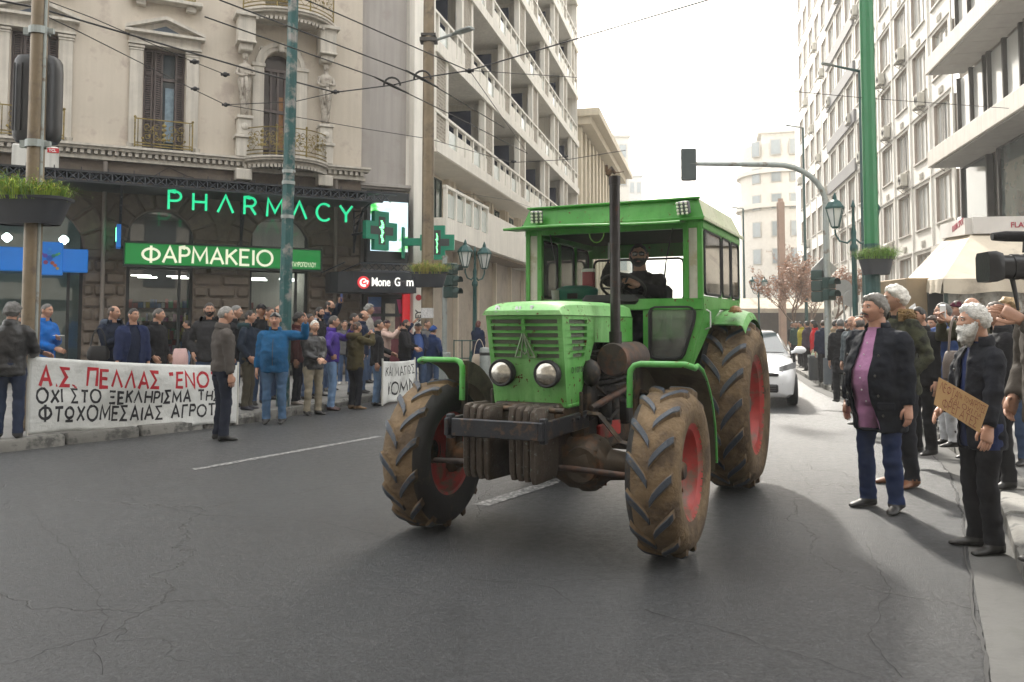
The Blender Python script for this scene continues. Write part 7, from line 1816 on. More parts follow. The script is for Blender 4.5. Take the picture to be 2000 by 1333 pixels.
    def fin_jacket(me):
        n = len(me.vertices); co = np.empty(n * 3); me.vertices.foreach_get("co", co); co = co.reshape(-1, 3); no = np.empty(n * 3); me.vertices.foreach_get("normal", no); no = no.reshape(-1, 3)
        o3 = Vector((len(key) * 3.1, n * .013, 1.0))
        for i in range(n):
            q = co[i]; v = Vector((q[0] * 9, q[1] * 9, q[2] * 6.5)) + o3
            dd = .014 * mnoise.noise(v) + .010 * mnoise.noise(Vector((v.x * 1.1, v.y * 1.1, v.z * 2.9))) + .005 * mnoise.noise(v * 3.1)
            co[i] += no[i] * dd
        me.vertices.foreach_set("co", co.ravel()); 
        if open_:
            bm = bmesh.new(); bm.from_mesh(me); w0, w1 = open_
            kill = [f for f in bm.faces if f.calc_center_median().x > .03 and abs(f.calc_center_median().y + .02 * sin(f.calc_center_median().z * 9)) < w1 + (w0 - w1) * max(0, min(1, (f.calc_center_median().z - hem) / (1.46 - hem))) and f.normal.x > .15 and f.calc_center_median().z < 1.5 and abs(f.calc_center_median().y) < .17]
            bmesh.ops.delete(bm, geom=kill, context='FACES')
            for _ in range(10):
                nw = []
                for v in bm.verts:
                    nb = [e.other_vert(v).co for e in v.link_edges if e.is_boundary]
                    if len(nb) == 2: nw.append((v, v.co * .4 + (nb[0] + nb[1]) * .3))
                for v, c in nw: v.co = c
            bm.to_mesh(me); bm.free()
        me.materials.clear(); me.materials.append(jm); smooth_mesh(me, 'all'); me.name = "jacket"; jo = obj("jacket", me, root)
        if open_:
            md = jo.modifiers.new("thickness", 'SOLIDIFY'); md.thickness = .012; md.offset = -1
        if collar:
            c = MB(); P = []
            cw_ = 38 if not open_ else 55
            for k in range(17):
                a = radians(cw_ + (360 - 2 * cw_) * k / 16); cx = -.006 + ln.x
                P.append([V((cx + r * cos(a) * 1.0, r * .98 * sin(a), z + .02 * (cos(a) < 0) * -cos(a))) for r, z in ((.083, 1.445), (.074, 1.50), (.082, 1.525), (.098, 1.50), (.104, 1.455))])
            c.grid(P); co_ = c.build("collar", jm, jo, 'all')
        if hood:
            h = MB(); P = []
            for k in range(13):
                a = radians(60 + 240 * k / 12); P.append([V((-.02 + r * cos(a) * 1.15 + ln.x, r * 1.1 * sin(a), z)) for r, z in ((.09, 1.47), (.095, 1.52), (.13, 1.535), (.155, 1.49), (.15, 1.42), (.11, 1.40))])
            h.grid(P); h.build("hood", cloth("hood_" + hood[0], hood[1]), jo, 'all')
    for mb_, cb, vx in ((B, fin_body, vox), (J, fin_jacket, vox)):
        me = bpy.data.meshes.new("tmp"); me.from_pydata(mb_.v, [], mb_.f); fixnormals(me); o = bpy.data.objects.new("tmp", me); COL.objects.link(o)
        r = o.modifiers.new("r", 'REMESH'); r.mode = 'VOXEL'; r.voxel_size = vx; q = o.modifiers.new("s", 'SMOOTH'); q.factor = .5; q.iterations = 3
        REMESH.append((o, cb))
    # hair, hats, beard
    if hat:
        kind, cname, ccol = hat
        o = beanie({}, kind == "cap").build("hat", cloth("hat_" + cname, ccol), root, 'all', M=Mh)
        if kind == "hood":
            o.scale = (1.12, 1.12, 1.1)
    if hair[0] != "none" and not (hat and hair[0] == "short" and False):
        st_ = hair[0]; hair_shell(st_, {"fat": fat}, rg.randrange(50), {"short": .007, "thick": .024, "curly": .032, "receding": .008, "bald": .008, "long": .026}[st_] if not hat else .008).build("hair", hairm(hair[1], hair[2]), root, 'all', M=Mh)
    if beard:
        hair_shell("beard", {"fat": fat, "longbeard": beard[2] if len(beard) > 2 else 0}, 3, .009 if len(beard) < 3 else .022).build("beard", hairm(beard[0], beard[1]), root, 'all', M=Mh)
    if glasses:
        g = MB()
        for sd in (-1, 1): g.box((.106, sd * .033, .008), (.012, .058, .040), (0, 0, -sd * .18), b=.005); g.tube([(.10, sd * .055, .015), (.03, sd * .082, .015)], .003, 5)
        g.tube([(.108, -.012, .014), (.108, .012, .014)], .003, 5); g.build("glasses", mat("sunglass", (.01, .01, .012), .12), root, True, M=Mh)
    PEOPLE[key] = S_
    return S_
def finish_people():
    dg = bpy.context.evaluated_depsgraph_get(); outs = []
    for o, cb in REMESH: outs.append((bpy.data.meshes.new_from_object(o.evaluated_get(dg)), cb))
    for o, cb in REMESH:
        me = o.data; bpy.data.objects.remove(o); bpy.data.meshes.remove(me)
    for me, cb in outs: cb(me)
    REMESH.clear()
BLK = ("black", (.010, .010, .012)); NAVY = ("navy", (.010, .016, .038)); DEN = ("denim", (.05, .09, .18)); LDEN = ("lightdenim", (.13, .21, .34)); DKT = ("darktrouser", (.012, .013, .018))
GREY = lambda k=.3: ("short", "greyx%d" % (k * 100), (k * .6, k * .59, k * .56))
DARK = ("short", "dark", (.014, .011, .009)); BROWN = ("short", "brown", (.045, .028, .018))
leather = mat("black_leather", (.012, .012, .013), .38, var=.2, scale=10, bump=.5, bscale=14, bdist=.02)
# ---- left pavement
person("l_leather", "man in black leather jacket seen from behind at the far left edge", 18, 10.6, 594, 195, jmat=leather, pos=at(20, 700, 10.25), trousers=("djean", (.02, .03, .06)), hair=("curly", "grey22", (.10, .096, .09)), bulk=1.1, L="hold", R="hold")
person("l_leather2", "man half hidden behind the leather jacket man at the left edge", 42, 11.6, 600, 120, jacket=NAVY, hair=("short", "grey30", (.17, .165, .155)), L="hold", R="hang")
person("l_bluecoat", "man in bright blue coat looking at his phone behind the wide brown pole", 86, 13.2, 594, 75, jacket=("brightblue", (.012, .12, .42)), hair=("short", "grey22", (.10, .096, .09)), L="chest", R="clasp", hem=.62)
person("l_navyhood", "man in navy hooded jacket with a shoulder bag before the stone pier", 218, 13.2, 598, 62, jacket=("navyhood", (.012, .018, .035)), hood=("greyhood", (.05, .065, .09)), trousers=DKT, hair=("receding", "brown", (.045, .028, .018)), L="chest", R="chest", head=20, bulk=1.08)
person("l_navycoat", "dark haired man in open navy coat standing in front of the shop window", 258, 13.0, 603, 38, jacket=("navy2", (.012, .02, .06)), shirt=("nav", (.01, .015, .035)), hair=DARK, open_=(.06, .10), bulk=1.08, L="hang", R="low", head=25)
person("l_black", "grey haired man in black jacket and jeans facing right before the shop", 305, 13.5, 603, 80, jacket=BLK, trousers=DEN, hair=("short", "grey18", (.075, .066, .058)), L="pocket", R="pocket", bulk=1.12, head=10)
person("l_shophand", "young man in black carrying plastic bags at the pharmacy door", 366, 19.5, 628, -70, jacket=BLK, trousers=LDEN, hair=DARK, hem=.95)
person("l_beardman", "bearded man in charcoal hooded jacket looking towards the viewer", 408, 13.4, 592, 10, jacket=("charcoal", (.028, .028, .03)), hair=DARK, beard=("dark", (.014, .011, .009)), hood=("charcoal2", (.03, .03, .032)), L="pocket", R="pocket", bulk=1.12, head=15)
person("l_greyjacket", "grey haired man in grey jacket standing on the road before the banner", 435, 11.1, 599, 128, gz=0, jacket=("taupe", (.075, .066, .06)), trousers=("ink", (.016, .02, .034)), hair=("short", "grey38", (.22, .215, .2)), L="hang", R="hang", hem=.90, bulk=1.05, vox=.017, head=-20)
person("l_glasses", "grey haired man with glasses behind the grey jacket man", 456, 14.2, 597, 95, jacket=BLK, hair=GREY(.25), glasses=False)
person("l_phone", "man in navy vest filming with a raised gold phone", 484, 13.7, 607, 88, jacket=("navyvest", (.012, .02, .035)), trousers=("olivet", (.06, .052, .035)), hair=DARK, L="phone", R="pocket", hood=("tealhood", (.01, .03, .035)), shoes=(.02, .02, .03))
person("l_cap", "man in black cap peering over the man filming with his phone", 506, 14.6, 594, 55, jacket=BLK, hat=("cap", "blackcap", (.012, .012, .014)), hair=DARK)
person("l_orange", "man in ochre top half hidden behind the black cap", 522, 15.4, 600, 70, jacket=("ochre", (.28, .13, .02)), hair=BROWN)
person("l_beanie", "man in teal blue jacket and black beanie raising his arm at the kerb", 537, 13.0, 611, 5, gz=.0, jacket=("tealblue", (.010, .085, .20)), trousers=("jean2", (.06, .115, .20)), hat=("beanie", "blackbeanie", (.012, .012, .013)), hair=GREY(.3), L=(.18, .50, 1.60), R="hang", bulk=1.18, belly=.06, vox=.017, skin="d", fat=True)
person("l_bald2", "balding man partly hidden behind the raised arm", 541, 15.8, 597, 75, jacket=("rust", (.08, .04, .02)), hair=("bald", "brown", (.045, .028, .018)))
person("l_brown", "person with curly black hair and maroon jacket facing right", 580, 14.6, 612, 92, jacket=("maroon", (.055, .018, .018)), trousers=DKT, hair=("curly", "dark", (.014, .011, .009)), shoes=(.25, .22, .2), skin="c", L="chest")
person("l_dark3", "dark haired man behind the maroon jacket", 600, 15.6, 613, 80, jacket=BLK, skin="c", hair=DARK)
person("l_oldman", "white haired old man in black leather jacket with clasped hands and beige trousers", 612, 14.2, 626, 42, gz=0, jmat=leather, trousers=("beige", (.24, .21, .155)), shirt=("plum", (.08, .03, .035)), hair=("short", "white", (.62, .6, .55)), L="clasp", R="clasp", bulk=1.08, hem=.84, skin="b", vox=.018)
person("l_greyhood", "bearded man in black jacket with a grey hood facing right", 620, 16.2, 600, 70, jacket=BLK, hood=("palegrey", (.22, .24, .28)), hair=DARK, beard=("dark", (.014, .011, .009)), bulk=1.15)
person("l_armup", "bearded man in navy holding his phone up high near the stone pier", 640, 17.6, 583, 75, jacket=NAVY, hair=("receding", "dark", (.014, .011, .009)), beard=("dark", (.014, .011, .009)), L=(.38, -.18, 1.80), R="hang", bulk=1.15)
person("l_purple", "man in purple jacket and jeans with a hand on his hip", 648, 15.0, 617, 100, gz=0, jacket=("purple", (.055, .028, .20)), trousers=LDEN, hair=("short", "grey18", (.075, .066, .058)), L="phone", R="hip", hem=.88, vox=.019, shoes=(.06, .03, .03))
person("l_small", "young man in grey far back by the stone pier", 672, 19.6, 632, 20, jacket=("grey", (.10, .10, .10)), hair=DARK, shoes=(.4, .38, .36))
person("l_olive", "person in olive hooded jacket and black trousers filming with a phone", 694, 15.2, 629, 132, gz=0, jacket=("olive", (.055, .045, .018)), hood=("olive2", (.07, .055, .025)), trousers=DKT, hair=("short", "brown", (.03, .022, .016)), L="phone", R="phone", bulk=1.15, hem=.78, vox=.018, shoes=(.15, .09, .04))
person("l_black4", "dark haired man in black behind the olive jacket", 688, 16.6, 612, 90, jacket=BLK, hair=DARK)
person("l_bald3", "balding man in navy jacket right of the olive jacket", 707, 17.0, 607, 92, jacket=NAVY, hair=("bald", "dark", (.014, .011, .009)), fat=True)
person("l_greyhair", "grey haired man in pale jacket by the money shop door", 718, 20.0, 590, 85, jacket=("pale", (.36, .33, .30)), hair=("curly", "grey38", (.22, .215, .2)), H=1.9)
person("l_black5", "man in black puffer jacket and pale jeans holding the second banner", 736, 15.9, 625, 92, gz=0, jacket=BLK, trousers=LDEN, hair=DARK, L="hold", R="hang", vox=.019, shoes=(.05, .05, .05))
person("l_pink", "woman in pale pink coat and dark cap filming with a raised phone", 752, 18.2, 628, 80, jacket=("palepink", (.50, .36, .31)), hat=("beanie", "darkcap", (.03, .015, .025)), hair=BROWN, L="phone", R="phone", trousers=DKT)
person("l_black6", "dark haired bearded man in black jacket facing right behind the second banner", 790, 17.4, 629, 85, jacket=BLK, hair=DARK, beard=("dark", (.014, .011, .009)), bulk=1.2, trousers=DKT, L="hold", R="hold")
person("l_shade", "man in blue shirt shading his eyes with a raised hand", 816, 17.9, 630, 15, gz=0, jacket=("navyjk", (.012, .02, .05)), shirt=("blueshirt", (.045, .085, .24)), open_=(.10, .16), hat=("cap", "blackcap", (.012, .012, .014)), hair=GREY(.25), L=(.28, .02, 1.10), R=(.22, -.14, 1.74), trousers=DEN, belly=.05)
person("l_boy", "young man standing behind the blue hooded person", 832, 19.0, 635, 60, jacket=("grey", (.10, .10, .10)), hair=BROWN)
person("l_hoodie", "person in blue hooded coat seen from behind by the traffic light", 845, 18.4, 644, 150, gz=0, jacket=("bluehood", (.015, .03, .085)), hat=("hood", "bluehat", (.015, .05, .19)), hair=BROWN, trousers=DEN, L="pocket", R="pocket")
person("l_woman", "woman in burgundy hat and navy coat with a pale shoulder bag", 933, 22.5, 647, 150, jacket=("navycoat", (.012, .02, .05)), hat=("beanie", "burgundy", (.10, .012, .018)), hair=("long", "auburn", (.10, .03, .02)), trousers=NAVY, hem=.55, L="chest", R="hang")
# ---- right side
pm = G(1722, 995)
person("r_purple", "stout man in open dark jacket and lilac shirt smoking on the road", 1712, 6.9, 577, -62, gz=0, pos=pm, H=1.80, jacket=("darknavy", (.008, .010, .016)), shirt=("lilac", (.40, .19, .34)), trousers=("jeandark", (.014, .026, .075)), hair=("thick", "greymix", (.15, .14, .125)), skin="d", bulk=1.26, belly=.10, open_=(.06, .11), hem=.64, L=(.0, .27, .80), R="hang", vox=.013, head=-12, tilt=-4, fat=True, group=None, cat="person", shoes=(.010, .010, .010))
person("r_camo", "tall white haired man in camouflage jacket with fur collar behind the lilac shirt", 1757, 8.0, 560, -75, gz=0, jmat=mat("camo_cloth", (.055, .058, .034), .85, spec=.18, var=.2, bump=.5, bscale=16, bdist=.02, dirt=((.014, .015, .011), .55, 8)), hair=("thick", "white", (.62, .6, .55)), trousers=DKT, shoes=(.16, .06, .02), L="pocket", R="pocket", head=-25, vox=.015, group=None)
person("r_sign", "old man with long white beard holding a cardboard sign in the gutter", 1912, 5.72, 597, -88, gz=0, jacket=("inkcoat", (.008, .009, .013)), shirt=("navysh", (.015, .025, .08)), trousers=BLK, hair=("thick", "whitegrey", (.50, .49, .46)), beard=("whitegrey", (.50, .49, .46), .055), L=(.16, .34, .90), R=(.26, -.06, 1.0), open_=(.04, .05), vox=.014, head=-10, group=None, shoes=(.008, .008, .009), hem=.72)
cmx = G(2052, 1120, PAVE)
person("r_cameraman", "man in brown coat at the right edge holding up a video camera", 2060, 4.7, 560, -80, pos=Vector((3.22, 4.82, 0)), H=1.80, bulk=1.25, jacket=("brownolive", (.05, .042, .034)), trousers=("tan", (.12, .10, .07)), hair=BROWN, R="pocket", L=(.41, .17, 1.40), vox=.015, group=None)
person("r_tablet", "grey haired man in patterned blue jacket filming with a tablet", 1850, 9.6, 592, -95, jacket=("bluepat", (.03, .06, .17)), hair=("short", "grey22", (.10, .096, .09)), L="phone", R="phone", trousers=("whitejean", (.45, .45, .46)), head=-5)
person("r_burgundy", "woman in dark coat and burgundy knitted hat on the right pavement", 1880, 9.9, 588, -100, jacket=("dkgrn", (.02, .025, .02)), hat=("beanie", "burg2", (.055, .006, .018)), hair=BROWN)
person("r_olivebag", "balding grey man in olive coat filming with a white phone", 1906, 8.6, 582, -80, jacket=("olivecoat", (.05, .048, .028)), hair=("bald", "grey22", (.10, .096, .09)), L="phone", R="phone", trousers=BLK, hem=.6)
person("r_curl", "woman with blond curly hair behind the video camera", 1975, 8.4, 585, -60, jacket=BLK, hair=("curly", "blond", (.30, .2, .09)))
person("r_far1", "dark haired woman filming beside the camouflage jacket", 1828, 11.2, 622, -70, jacket=("grypurple", (.05, .045, .09)), hair=("long", "brown", (.045, .028, .018)), L="phone", R="hang", trousers=BLK)
person("r_far2", "young woman in dark green jacket and white trousers near the kerb", 1815, 12.2, 625, -85, jacket=("dkgrn", (.02, .025, .02)), hair=DARK, trousers=("whitejean", (.45, .45, .46)), shoes=(.03, .02, .04))
person("r_check", "balding man in dark checked coat left of the lilac shirt man", 1682, 11.6, 628, -150, gz=PAVE, jacket=("check", (.014, .016, .026)), hair=("bald", "grey18", (.075, .066, .058)), L="pocket", R="pocket", bulk=1.1, trousers=BLK)
person("r_bald", "bald man in grey suit jacket by the round road sign", 1668, 14.2, 618, -60, jacket=("slate", (.06, .075, .085)), hair=("bald", "grey18", (.075, .066, .058)), fat=True, bulk=1.1)
person("r_sung", "man in sunglasses behind the bald man by the round sign", 1690, 14.8, 608, -30, jacket=BLK, hair=DARK, glasses=True)
person("r_black", "grey haired man in long black coat with a suitcase by the signal mast", 1643, 15.0, 624, 165, jacket=BLK, hair=("short", "grey22", (.10, .096, .09)), hem=.6, trousers=BLK)
person("r_red", "woman in red jacket and brown skirt carrying a pale green bag", 1592, 22.0, 638, -120, jacket=("red", (.42, .012, .018)), hair=("long", "dark", (.014, .011, .009)), trousers=("brownskirt", (.07, .045, .035)), L="hang", R="hang", shoes=(.01, .01, .01))
person("r_navyback", "person in navy coat walking right of the red jacket", 1610, 20.0, 640, 170, jacket=NAVY, hair=BROWN, trousers=BLK)
for k, (x, Y, tp_, jc, hr, lab) in enumerate(((1800, 9.0, 600, BLK, DARK, "dark haired man in black directly right of the camouflage jacket"), (1842, 12.5, 612, ("plumc", (.06, .02, .04)), DARK, "woman in plum coat behind the tablet"), (1866, 11.0, 606, BLK, ("bald", "grey18", (.075, .066, .058)), "balding man in black behind the burgundy hat"), (1925, 10.2, 596, ("greyc", (.07, .07, .075)), DARK, "man in grey coat behind the bearded man's head"), (1955, 7.2, 590, BLK, BROWN, "person in black directly behind the bearded man with the sign"), (1790, 14.5, 620, NAVY, ("short", "grey22", (.10, .096, .09)), "grey haired man in navy under the awning edge"), (1720, 13.0, 615, BLK, DARK, "man in black between the checked coat and the green pole"), (1660, 17.5, 628, ("brn", (.06, .04, .03)), DARK, "man in brown jacket under the round signs"))):
    person("rb%d" % k, lab, x, Y, tp_, -70 - 9 * k, jacket=jc, hair=hr, trousers=BLK, L="phone" if k in (1, 3) else "hang", vox=.022)
for k, (x, Y, tp_, jc, lab) in enumerate(((1578, 25, 643, ("dkpurp", (.05, .035, .05)), "woman in dark coat left of the red jacket"), (1566, 27, 645, ("ylw", (.35, .3, .03)), "person in a yellow top far along the right pavement"), (1556, 29, 646, ("grnfar", (.03, .06, .05)), "person in dark green far along the right pavement"), (1548, 32, 644, BLK, "person in black farthest along the right pavement"), (1632, 17.5, 633, ("tanp", (.22, .17, .11)), "person in tan coat behind the signal mast"))):
    person("far%d" % k, lab, x, Y, tp_, -150 + 60 * k, jacket=jc, hair=DARK, trousers=BLK, vox=.03)
# driver, seated
dv = TR_M @ Vector((-2.34, .02, 0))
person("driver", "bearded driver in black with sunglasses at the tractor wheel", 0, 0, 0, math.degrees(atan2(TR_F.y, TR_F.x)) + 90, gz=.60, pos=Vector((dv.x, dv.y, 0)), H=1.75, seated=True, jacket=BLK, hair=DARK, beard=("dark", (.014, .011, .009)), glasses=True, L=(.44, .10, 1.33), R=(.42, -.14, 1.56), hem=.95, vox=.016, group=None, trousers=DKT, collar=False, fat=True, bulk=1.15, head=14)
finish_people()
# ================================================================ white hatchback
CM = T(4.97, 17.35, 0) @ RZ(radians(-90 - 14.5))          # local x forward (towards the viewer)
CAR = thing("car", "white hatchback car following the tractor along the road", "car", CM)
m_carw = mat("car_white_paint", (.78, .79, .80), .22, var=.02, coat=.8); m_carb = mat("car_black_trim", (.012, .012, .013), .4); m_carg = mat("car_glass", (.05, .065, .07), .04, var=.1, spec=1.0)
def cring(x, zt, zb, hw, tum):
    """body section: sill to shoulder to bonnet"""
    Q = [(0, zt), (hw * .55, zt - .005), (hw * .82, zt - .03), (hw * .95, zt - .09), (hw, zt - .2), (hw * .99, (zt + zb) / 2), (hw * .95, zb + .06), (hw * .85, zb), (0, zb)]
    R_ = [Vector((x, y, z)) for y, z in Q] + [Vector((x, -y, z)) for y, z in Q[-2:0:-1]]; return R_
b = MB(); b.loft([cring(*q, 0) for q in ((2.03, .60, .30, .42), (2.02, .66, .24, .58), (1.96, .72, .20, .72), (1.82, .80, .19, .80), (1.5, .89, .19, .845), (1.0, .97, .19, .86), (.3, .98, .19, .865), (-.8, 1.0, .19, .865), (-1.5, 1.02, .20, .85), (-1.85, 1.0, .24, .78), (-2.02, .9, .30, .66), (-2.05, .7, .35, .5))])
b.build("body", m_carw, CAR, True)
g = MB()
def gring(x, zt, hw, zb=.95, hwb=.80): return [Vector((x, y, z)) for y, z in ((-hwb, zb), (-hw * 1.0, zt - .06), (-hw * .9, zt - .012), (0, zt), (hw * .9, zt - .012), (hw, zt - .06), (hwb, zb))]
g.loft([gring(1.02, .99, .72, .93), gring(.62, 1.20, .66), gring(.22, 1.38, .60), (gring(.0, 1.425, .585)), gring(-.6, 1.445, .585), gring(-1.2, 1.41, .57), gring(-1.62, 1.22, .58), gring(-1.9, .98, .60, .92, .7)])
gh = g.build("cabin", m_carw, CAR, True)
ws = [(1.0, -.70, 1.0), (1.0, .70, 1.0), (.25, .56, 1.385), (.25, -.56, 1.385)]; n_ = Vector((.46, 0, .88))
MB().grid([[Vector(ws[0]).lerp(Vector(ws[1]), i / 6).lerp(Vector(ws[3]).lerp(Vector(ws[2]), i / 6), j / 4) + n_ * (.012 + .03 * (1 - (2 * i / 6 - 1) ** 2) * .3) for i in range(7)] for j in range(5)]).build("windscreen", m_carg, gh, True)
for s_ in (-1, 1):
    MB().add([Vector(p) + Vector((0, s_ * .012, .004)) for p in ((.80, s_ * .79, 1.0), (-1.35, s_ * .80, 1.0), (-1.05, s_ * .63, 1.34), (-.1, s_ * .612, 1.37), (.2, s_ * .62, 1.31))], [(0, 1, 2, 3, 4) if s_ < 0 else (4, 3, 2, 1, 0)]).build("side_window", m_carg, gh)
    mr = MB().tube([(.78, s_ * .82, 1.0), (.76, s_ * .93, 1.03)], .03, 6); mr.ball((.76, s_ * .99, 1.05), (.07, .12, .075), 12, 8); mr.build("wing_mirror", m_carw, CAR, True)
    # swept headlamp, fog lamp strip
    hl = MB(); hl.grid([[Vector((1.995 - .30 * t ** 1.3, s_ * (.50 + .32 * t), .70 + .09 * t + dz)) + Vector((.012, s_ * .012, .012)) for t in [k / 6 for k in range(7)]] for dz in (-.06, .0, .055)]); hl.build("headlight", mat("car_lamp", (.30, .31, .32), .08, .5, var=.3, scale=30, coat=1), CAR, True)
    MB().box((2.025, s_ * .45, .665), (.03, .22, .022), (0, 0, -s_ * .2)).build("running_light", mat("drl", (.9, .9, .9), .3, emis=((1, 1, .95), 1.2)), CAR)
    for x in (1.28, -1.28):
        W_ = MB().lathe([(.21, -.09), (.29, -.10), (.31, -.07), (.31, .07), (.29, .10), (.21, .09)], 28, T(x, s_ * .775, .31) @ RX(pi / 2)).build("wheel", m_black, CAR, True); MB().lathe([(.001, .085), (.19, .085), (.215, .07), (.215, -.07)], 20, T(x, s_ * .775, .31) @ RX(-s_ * pi / 2)).build("rim", m_galv, W_, True)
MB().box((2.025, 0, .625), (.05, 1.0, .07), b=.02).build("upper_grille", m_carb, CAR); MB().box((2.03, 0, .37), (.05, .98, .15), b=.03).build("lower_grille", m_carb, CAR)
for k in range(3): MB().box((2.057, 0, .33 + .04 * k), (.012, .9, .01)).build("grille_slat", mat("grille_grey", (.08, .08, .085), .4), CAR)
MB().box((2.05, 0, .485), (.02, .50, .11), b=.004).build("number_plate", mat("plate_white", (.7, .7, .68), .4), CAR)
me = font_mesh("353", .105, .002, bold=.002); me.materials.append(mat("plate_black", (.01, .01, .01), .5)); obj("plate_number", me, CAR, Matrix(((0, 0, 1, 2.0615), (1, 0, 0, .03), (0, 1, 0, .448), (0, 0, 0, 1))))
me = font_mesh("ΥΝΑ", .105, .002, bold=.002); me.materials.append(MATS["plate_black"]); obj("plate_letters", me, CAR, Matrix(((0, 0, 1, 2.0615), (1, 0, 0, -.235), (0, 1, 0, .448), (0, 0, 0, 1))))
# ================================================================ banners
m_bred = mat("banner_red_paint", (.42, .012, .025), .7, var=.3, scale=14); m_bblk = mat("banner_black_paint", (.018, .018, .022), .7, var=.5, scale=14)
m_sheet = mat("banner_sheet", (.62, .63, .61), .8, var=.06, scale=3, bump=.7, bscale=4, bdist=.06)
def banner(A, B, ztA, zbA, ztB, zbB, lines, label, seed, sag=.05, poles=(1, 1)):
    rg = random.Random(seed); o = thing("banner", label, "banner"); d = (B - A); d.z = 0; L_ = d.length; dn = d.normalized(); nn = Vector((dn.y, -dn.x, 0))
    def S(u, v, off=0):      # u 0..1 left to right, v 0 top .. 1 bottom
        p = A + dn * L_ * u; zt = ztA + (ztB - ztA) * u - sag * 4 * u * (1 - u) * (1 - .5 * v); zb = zbA + (zbB - zbA) * u + .02 * sin(u * 9)
        w = .05 * mnoise.noise(Vector((u * 5 + seed, v * 1.6, 0))) + .03 * sin(u * 7 + v * 2.5) * (.3 + v) + .012 * mnoise.noise(Vector((u * 16, v * 5 + u * 9, seed)))
        w *= min(1, u * 8, (1 - u) * 8) + .1
        return Vector((p.x, p.y, zt + (zb - zt) * v)) + nn * (w + off)
    sh = MB(); nu, nv = 70, 20; sh.grid([[S(i / nu, j / nv) for i in range(nu + 1)] for j in range(nv + 1)]); s_ = sh.build("sheet", m_sheet, o, 'all'); so = s_.modifiers.new("t", 'SOLIDIFY'); so.thickness = .004; so.offset = -1
    for txt, u0, u1, v0, v1, wd, m_ in lines:
        st, w_ = stroke_text(txt, 1.0, wd, .30, jit=.05, rnd=rg, varw=.22); LT = {}
        for Ls, Rs, ci in st:
            mb = LT.setdefault(ci, MB())
            nL, nR = [], []
            for i in range(len(Ls) - 1):
                for t in (0, .25, .5, .75): nL.append(Ls[i].lerp(Ls[i + 1], t)); nR.append(Rs[i].lerp(Rs[i + 1], t))
            nL.append(Ls[-1]); nR.append(Rs[-1]); f = lambda q: S(u0 + (u1 - u0) * q.x / w_, v1 + (v0 - v1) * q.y, .006)
            mb.grid([[f(l.lerp(r, t)) for t in (0, .5, 1)] for l, r in zip(nL, nR)])
        for mb in LT.values(): mb.build("letter", m_, o)
    for k, (q, zt, zb) in enumerate(((A, ztA, zbA), (B, ztB, zbB))):
        if poles[k]: MB().tube([(q.x, q.y, zb - .01), (q.x, q.y, zt + .05)], .018, 8).build("pole", mat("banner_pole", (.5, .49, .45), .6), o, True)
    return o
def zat(x, y, Y): return at(x, y, Y).z
A, B = at(55, 760, 10.45), at(464, 770, 12.72)
banner(A, B, zat(55, 696, 10.45), .155, zat(464, 714, 12.72), .03, [("Α.Σ. ΠΕΛΛΑΣ \"ΕΝΟΤ", .045, .885, .13, .375, .19, m_bred), ("ΟΧΙ ΣΤΟ ΞΕΚΛΗΡΙΣΜΑ ΤΗΣ", .035, .89, .425, .60, .20, m_bblk), ("ΦΤΩΧΟΜΕΣΑΙΑΣ ΑΓΡΟΤΙ", .045, .885, .655, .85, .19, m_bblk)], "long white protest banner with red and black hand painted Greek lettering", 3, .03)
A, B = at(747, 740, 15.6), at(810, 740, 17.3)
banner(A, B, zat(748, 706, 15.6), .03, zat(810, 703, 17.3), .05, [("ΚΑΙ ΜΑΓΙΩΣ", .08, .95, .14, .36, .14, m_bblk), ("ΚΟΜΜ", .14, .95, .52, .80, .16, m_bblk)], "smaller white banner with black lettering half hidden by the tractor tyre", 8, .02)
# ================================================================ cardboard sign
S3 = PEOPLE["r_sign"]; o = thing("cardboard_sign", "brown cardboard sign with red hand lettered Greek slogan held by the bearded man", "sign")
tl, tr_, br, bl = at(1834, 737, 5.42), at(1931, 792, 5.32), at(1913, 846, 5.30), at(1824, 790, 5.40)
def CS(u, v, off): 
    p = tl.lerp(tr_, u).lerp(bl.lerp(br, u), v); nn = (bl - tl).cross(tr_ - tl).normalized(); nn = nn if nn.y < 0 else -nn
    return p + nn * (off + .012 * sin(u * 3) * .5)
cb = MB(); cb.grid([[CS(i / 8, j / 4, 0) for i in range(9)] for j in range(5)]); cb.grid([[CS(i / 8, j / 4, -.005) for i in range(8, -1, -1)] for j in range(5)]); cb.build("board", mat("corrugated_card", (.36, .225, .10), .85, var=.1, scale=6), o)
rg = random.Random(2)
for txt, u0, u1, v0, v1, wd in (("ΛΕΦΤΑ", .05, .42, .10, .40, .09), ("ΓΙΑ ΤΟΥΣ", .42, .70, .14, .32, .10), ("ΑΓΡΟΤΕΣ", .68, .97, .10, .34, .10), ("ΚΑΙ", .30, .46, .42, .58, .10), ("ΟΧΙ", .54, .74, .40, .58, .10), ("ΓΙΑ", .80, .93, .42, .56, .10), ("ΦΡΕΓΑΤΕΣ", .16, .90, .62, .93, .08)):
    st, w_ = stroke_text(txt, 1.0, wd, .22, jit=.05, rnd=rg); LT = {}
    for Ls, Rs, ci in st: LT.setdefault(ci, MB()).grid([[CS(u0 + (u1 - u0) * q.x / w_, v1 + (v0 - v1) * q.y, .003) for q in (l, r)] for l, r in zip(Ls, Rs)])
    for mb in LT.values(): mb.build("letter", mat("marker_red_brown", (.16, .03, .02), .7), o)
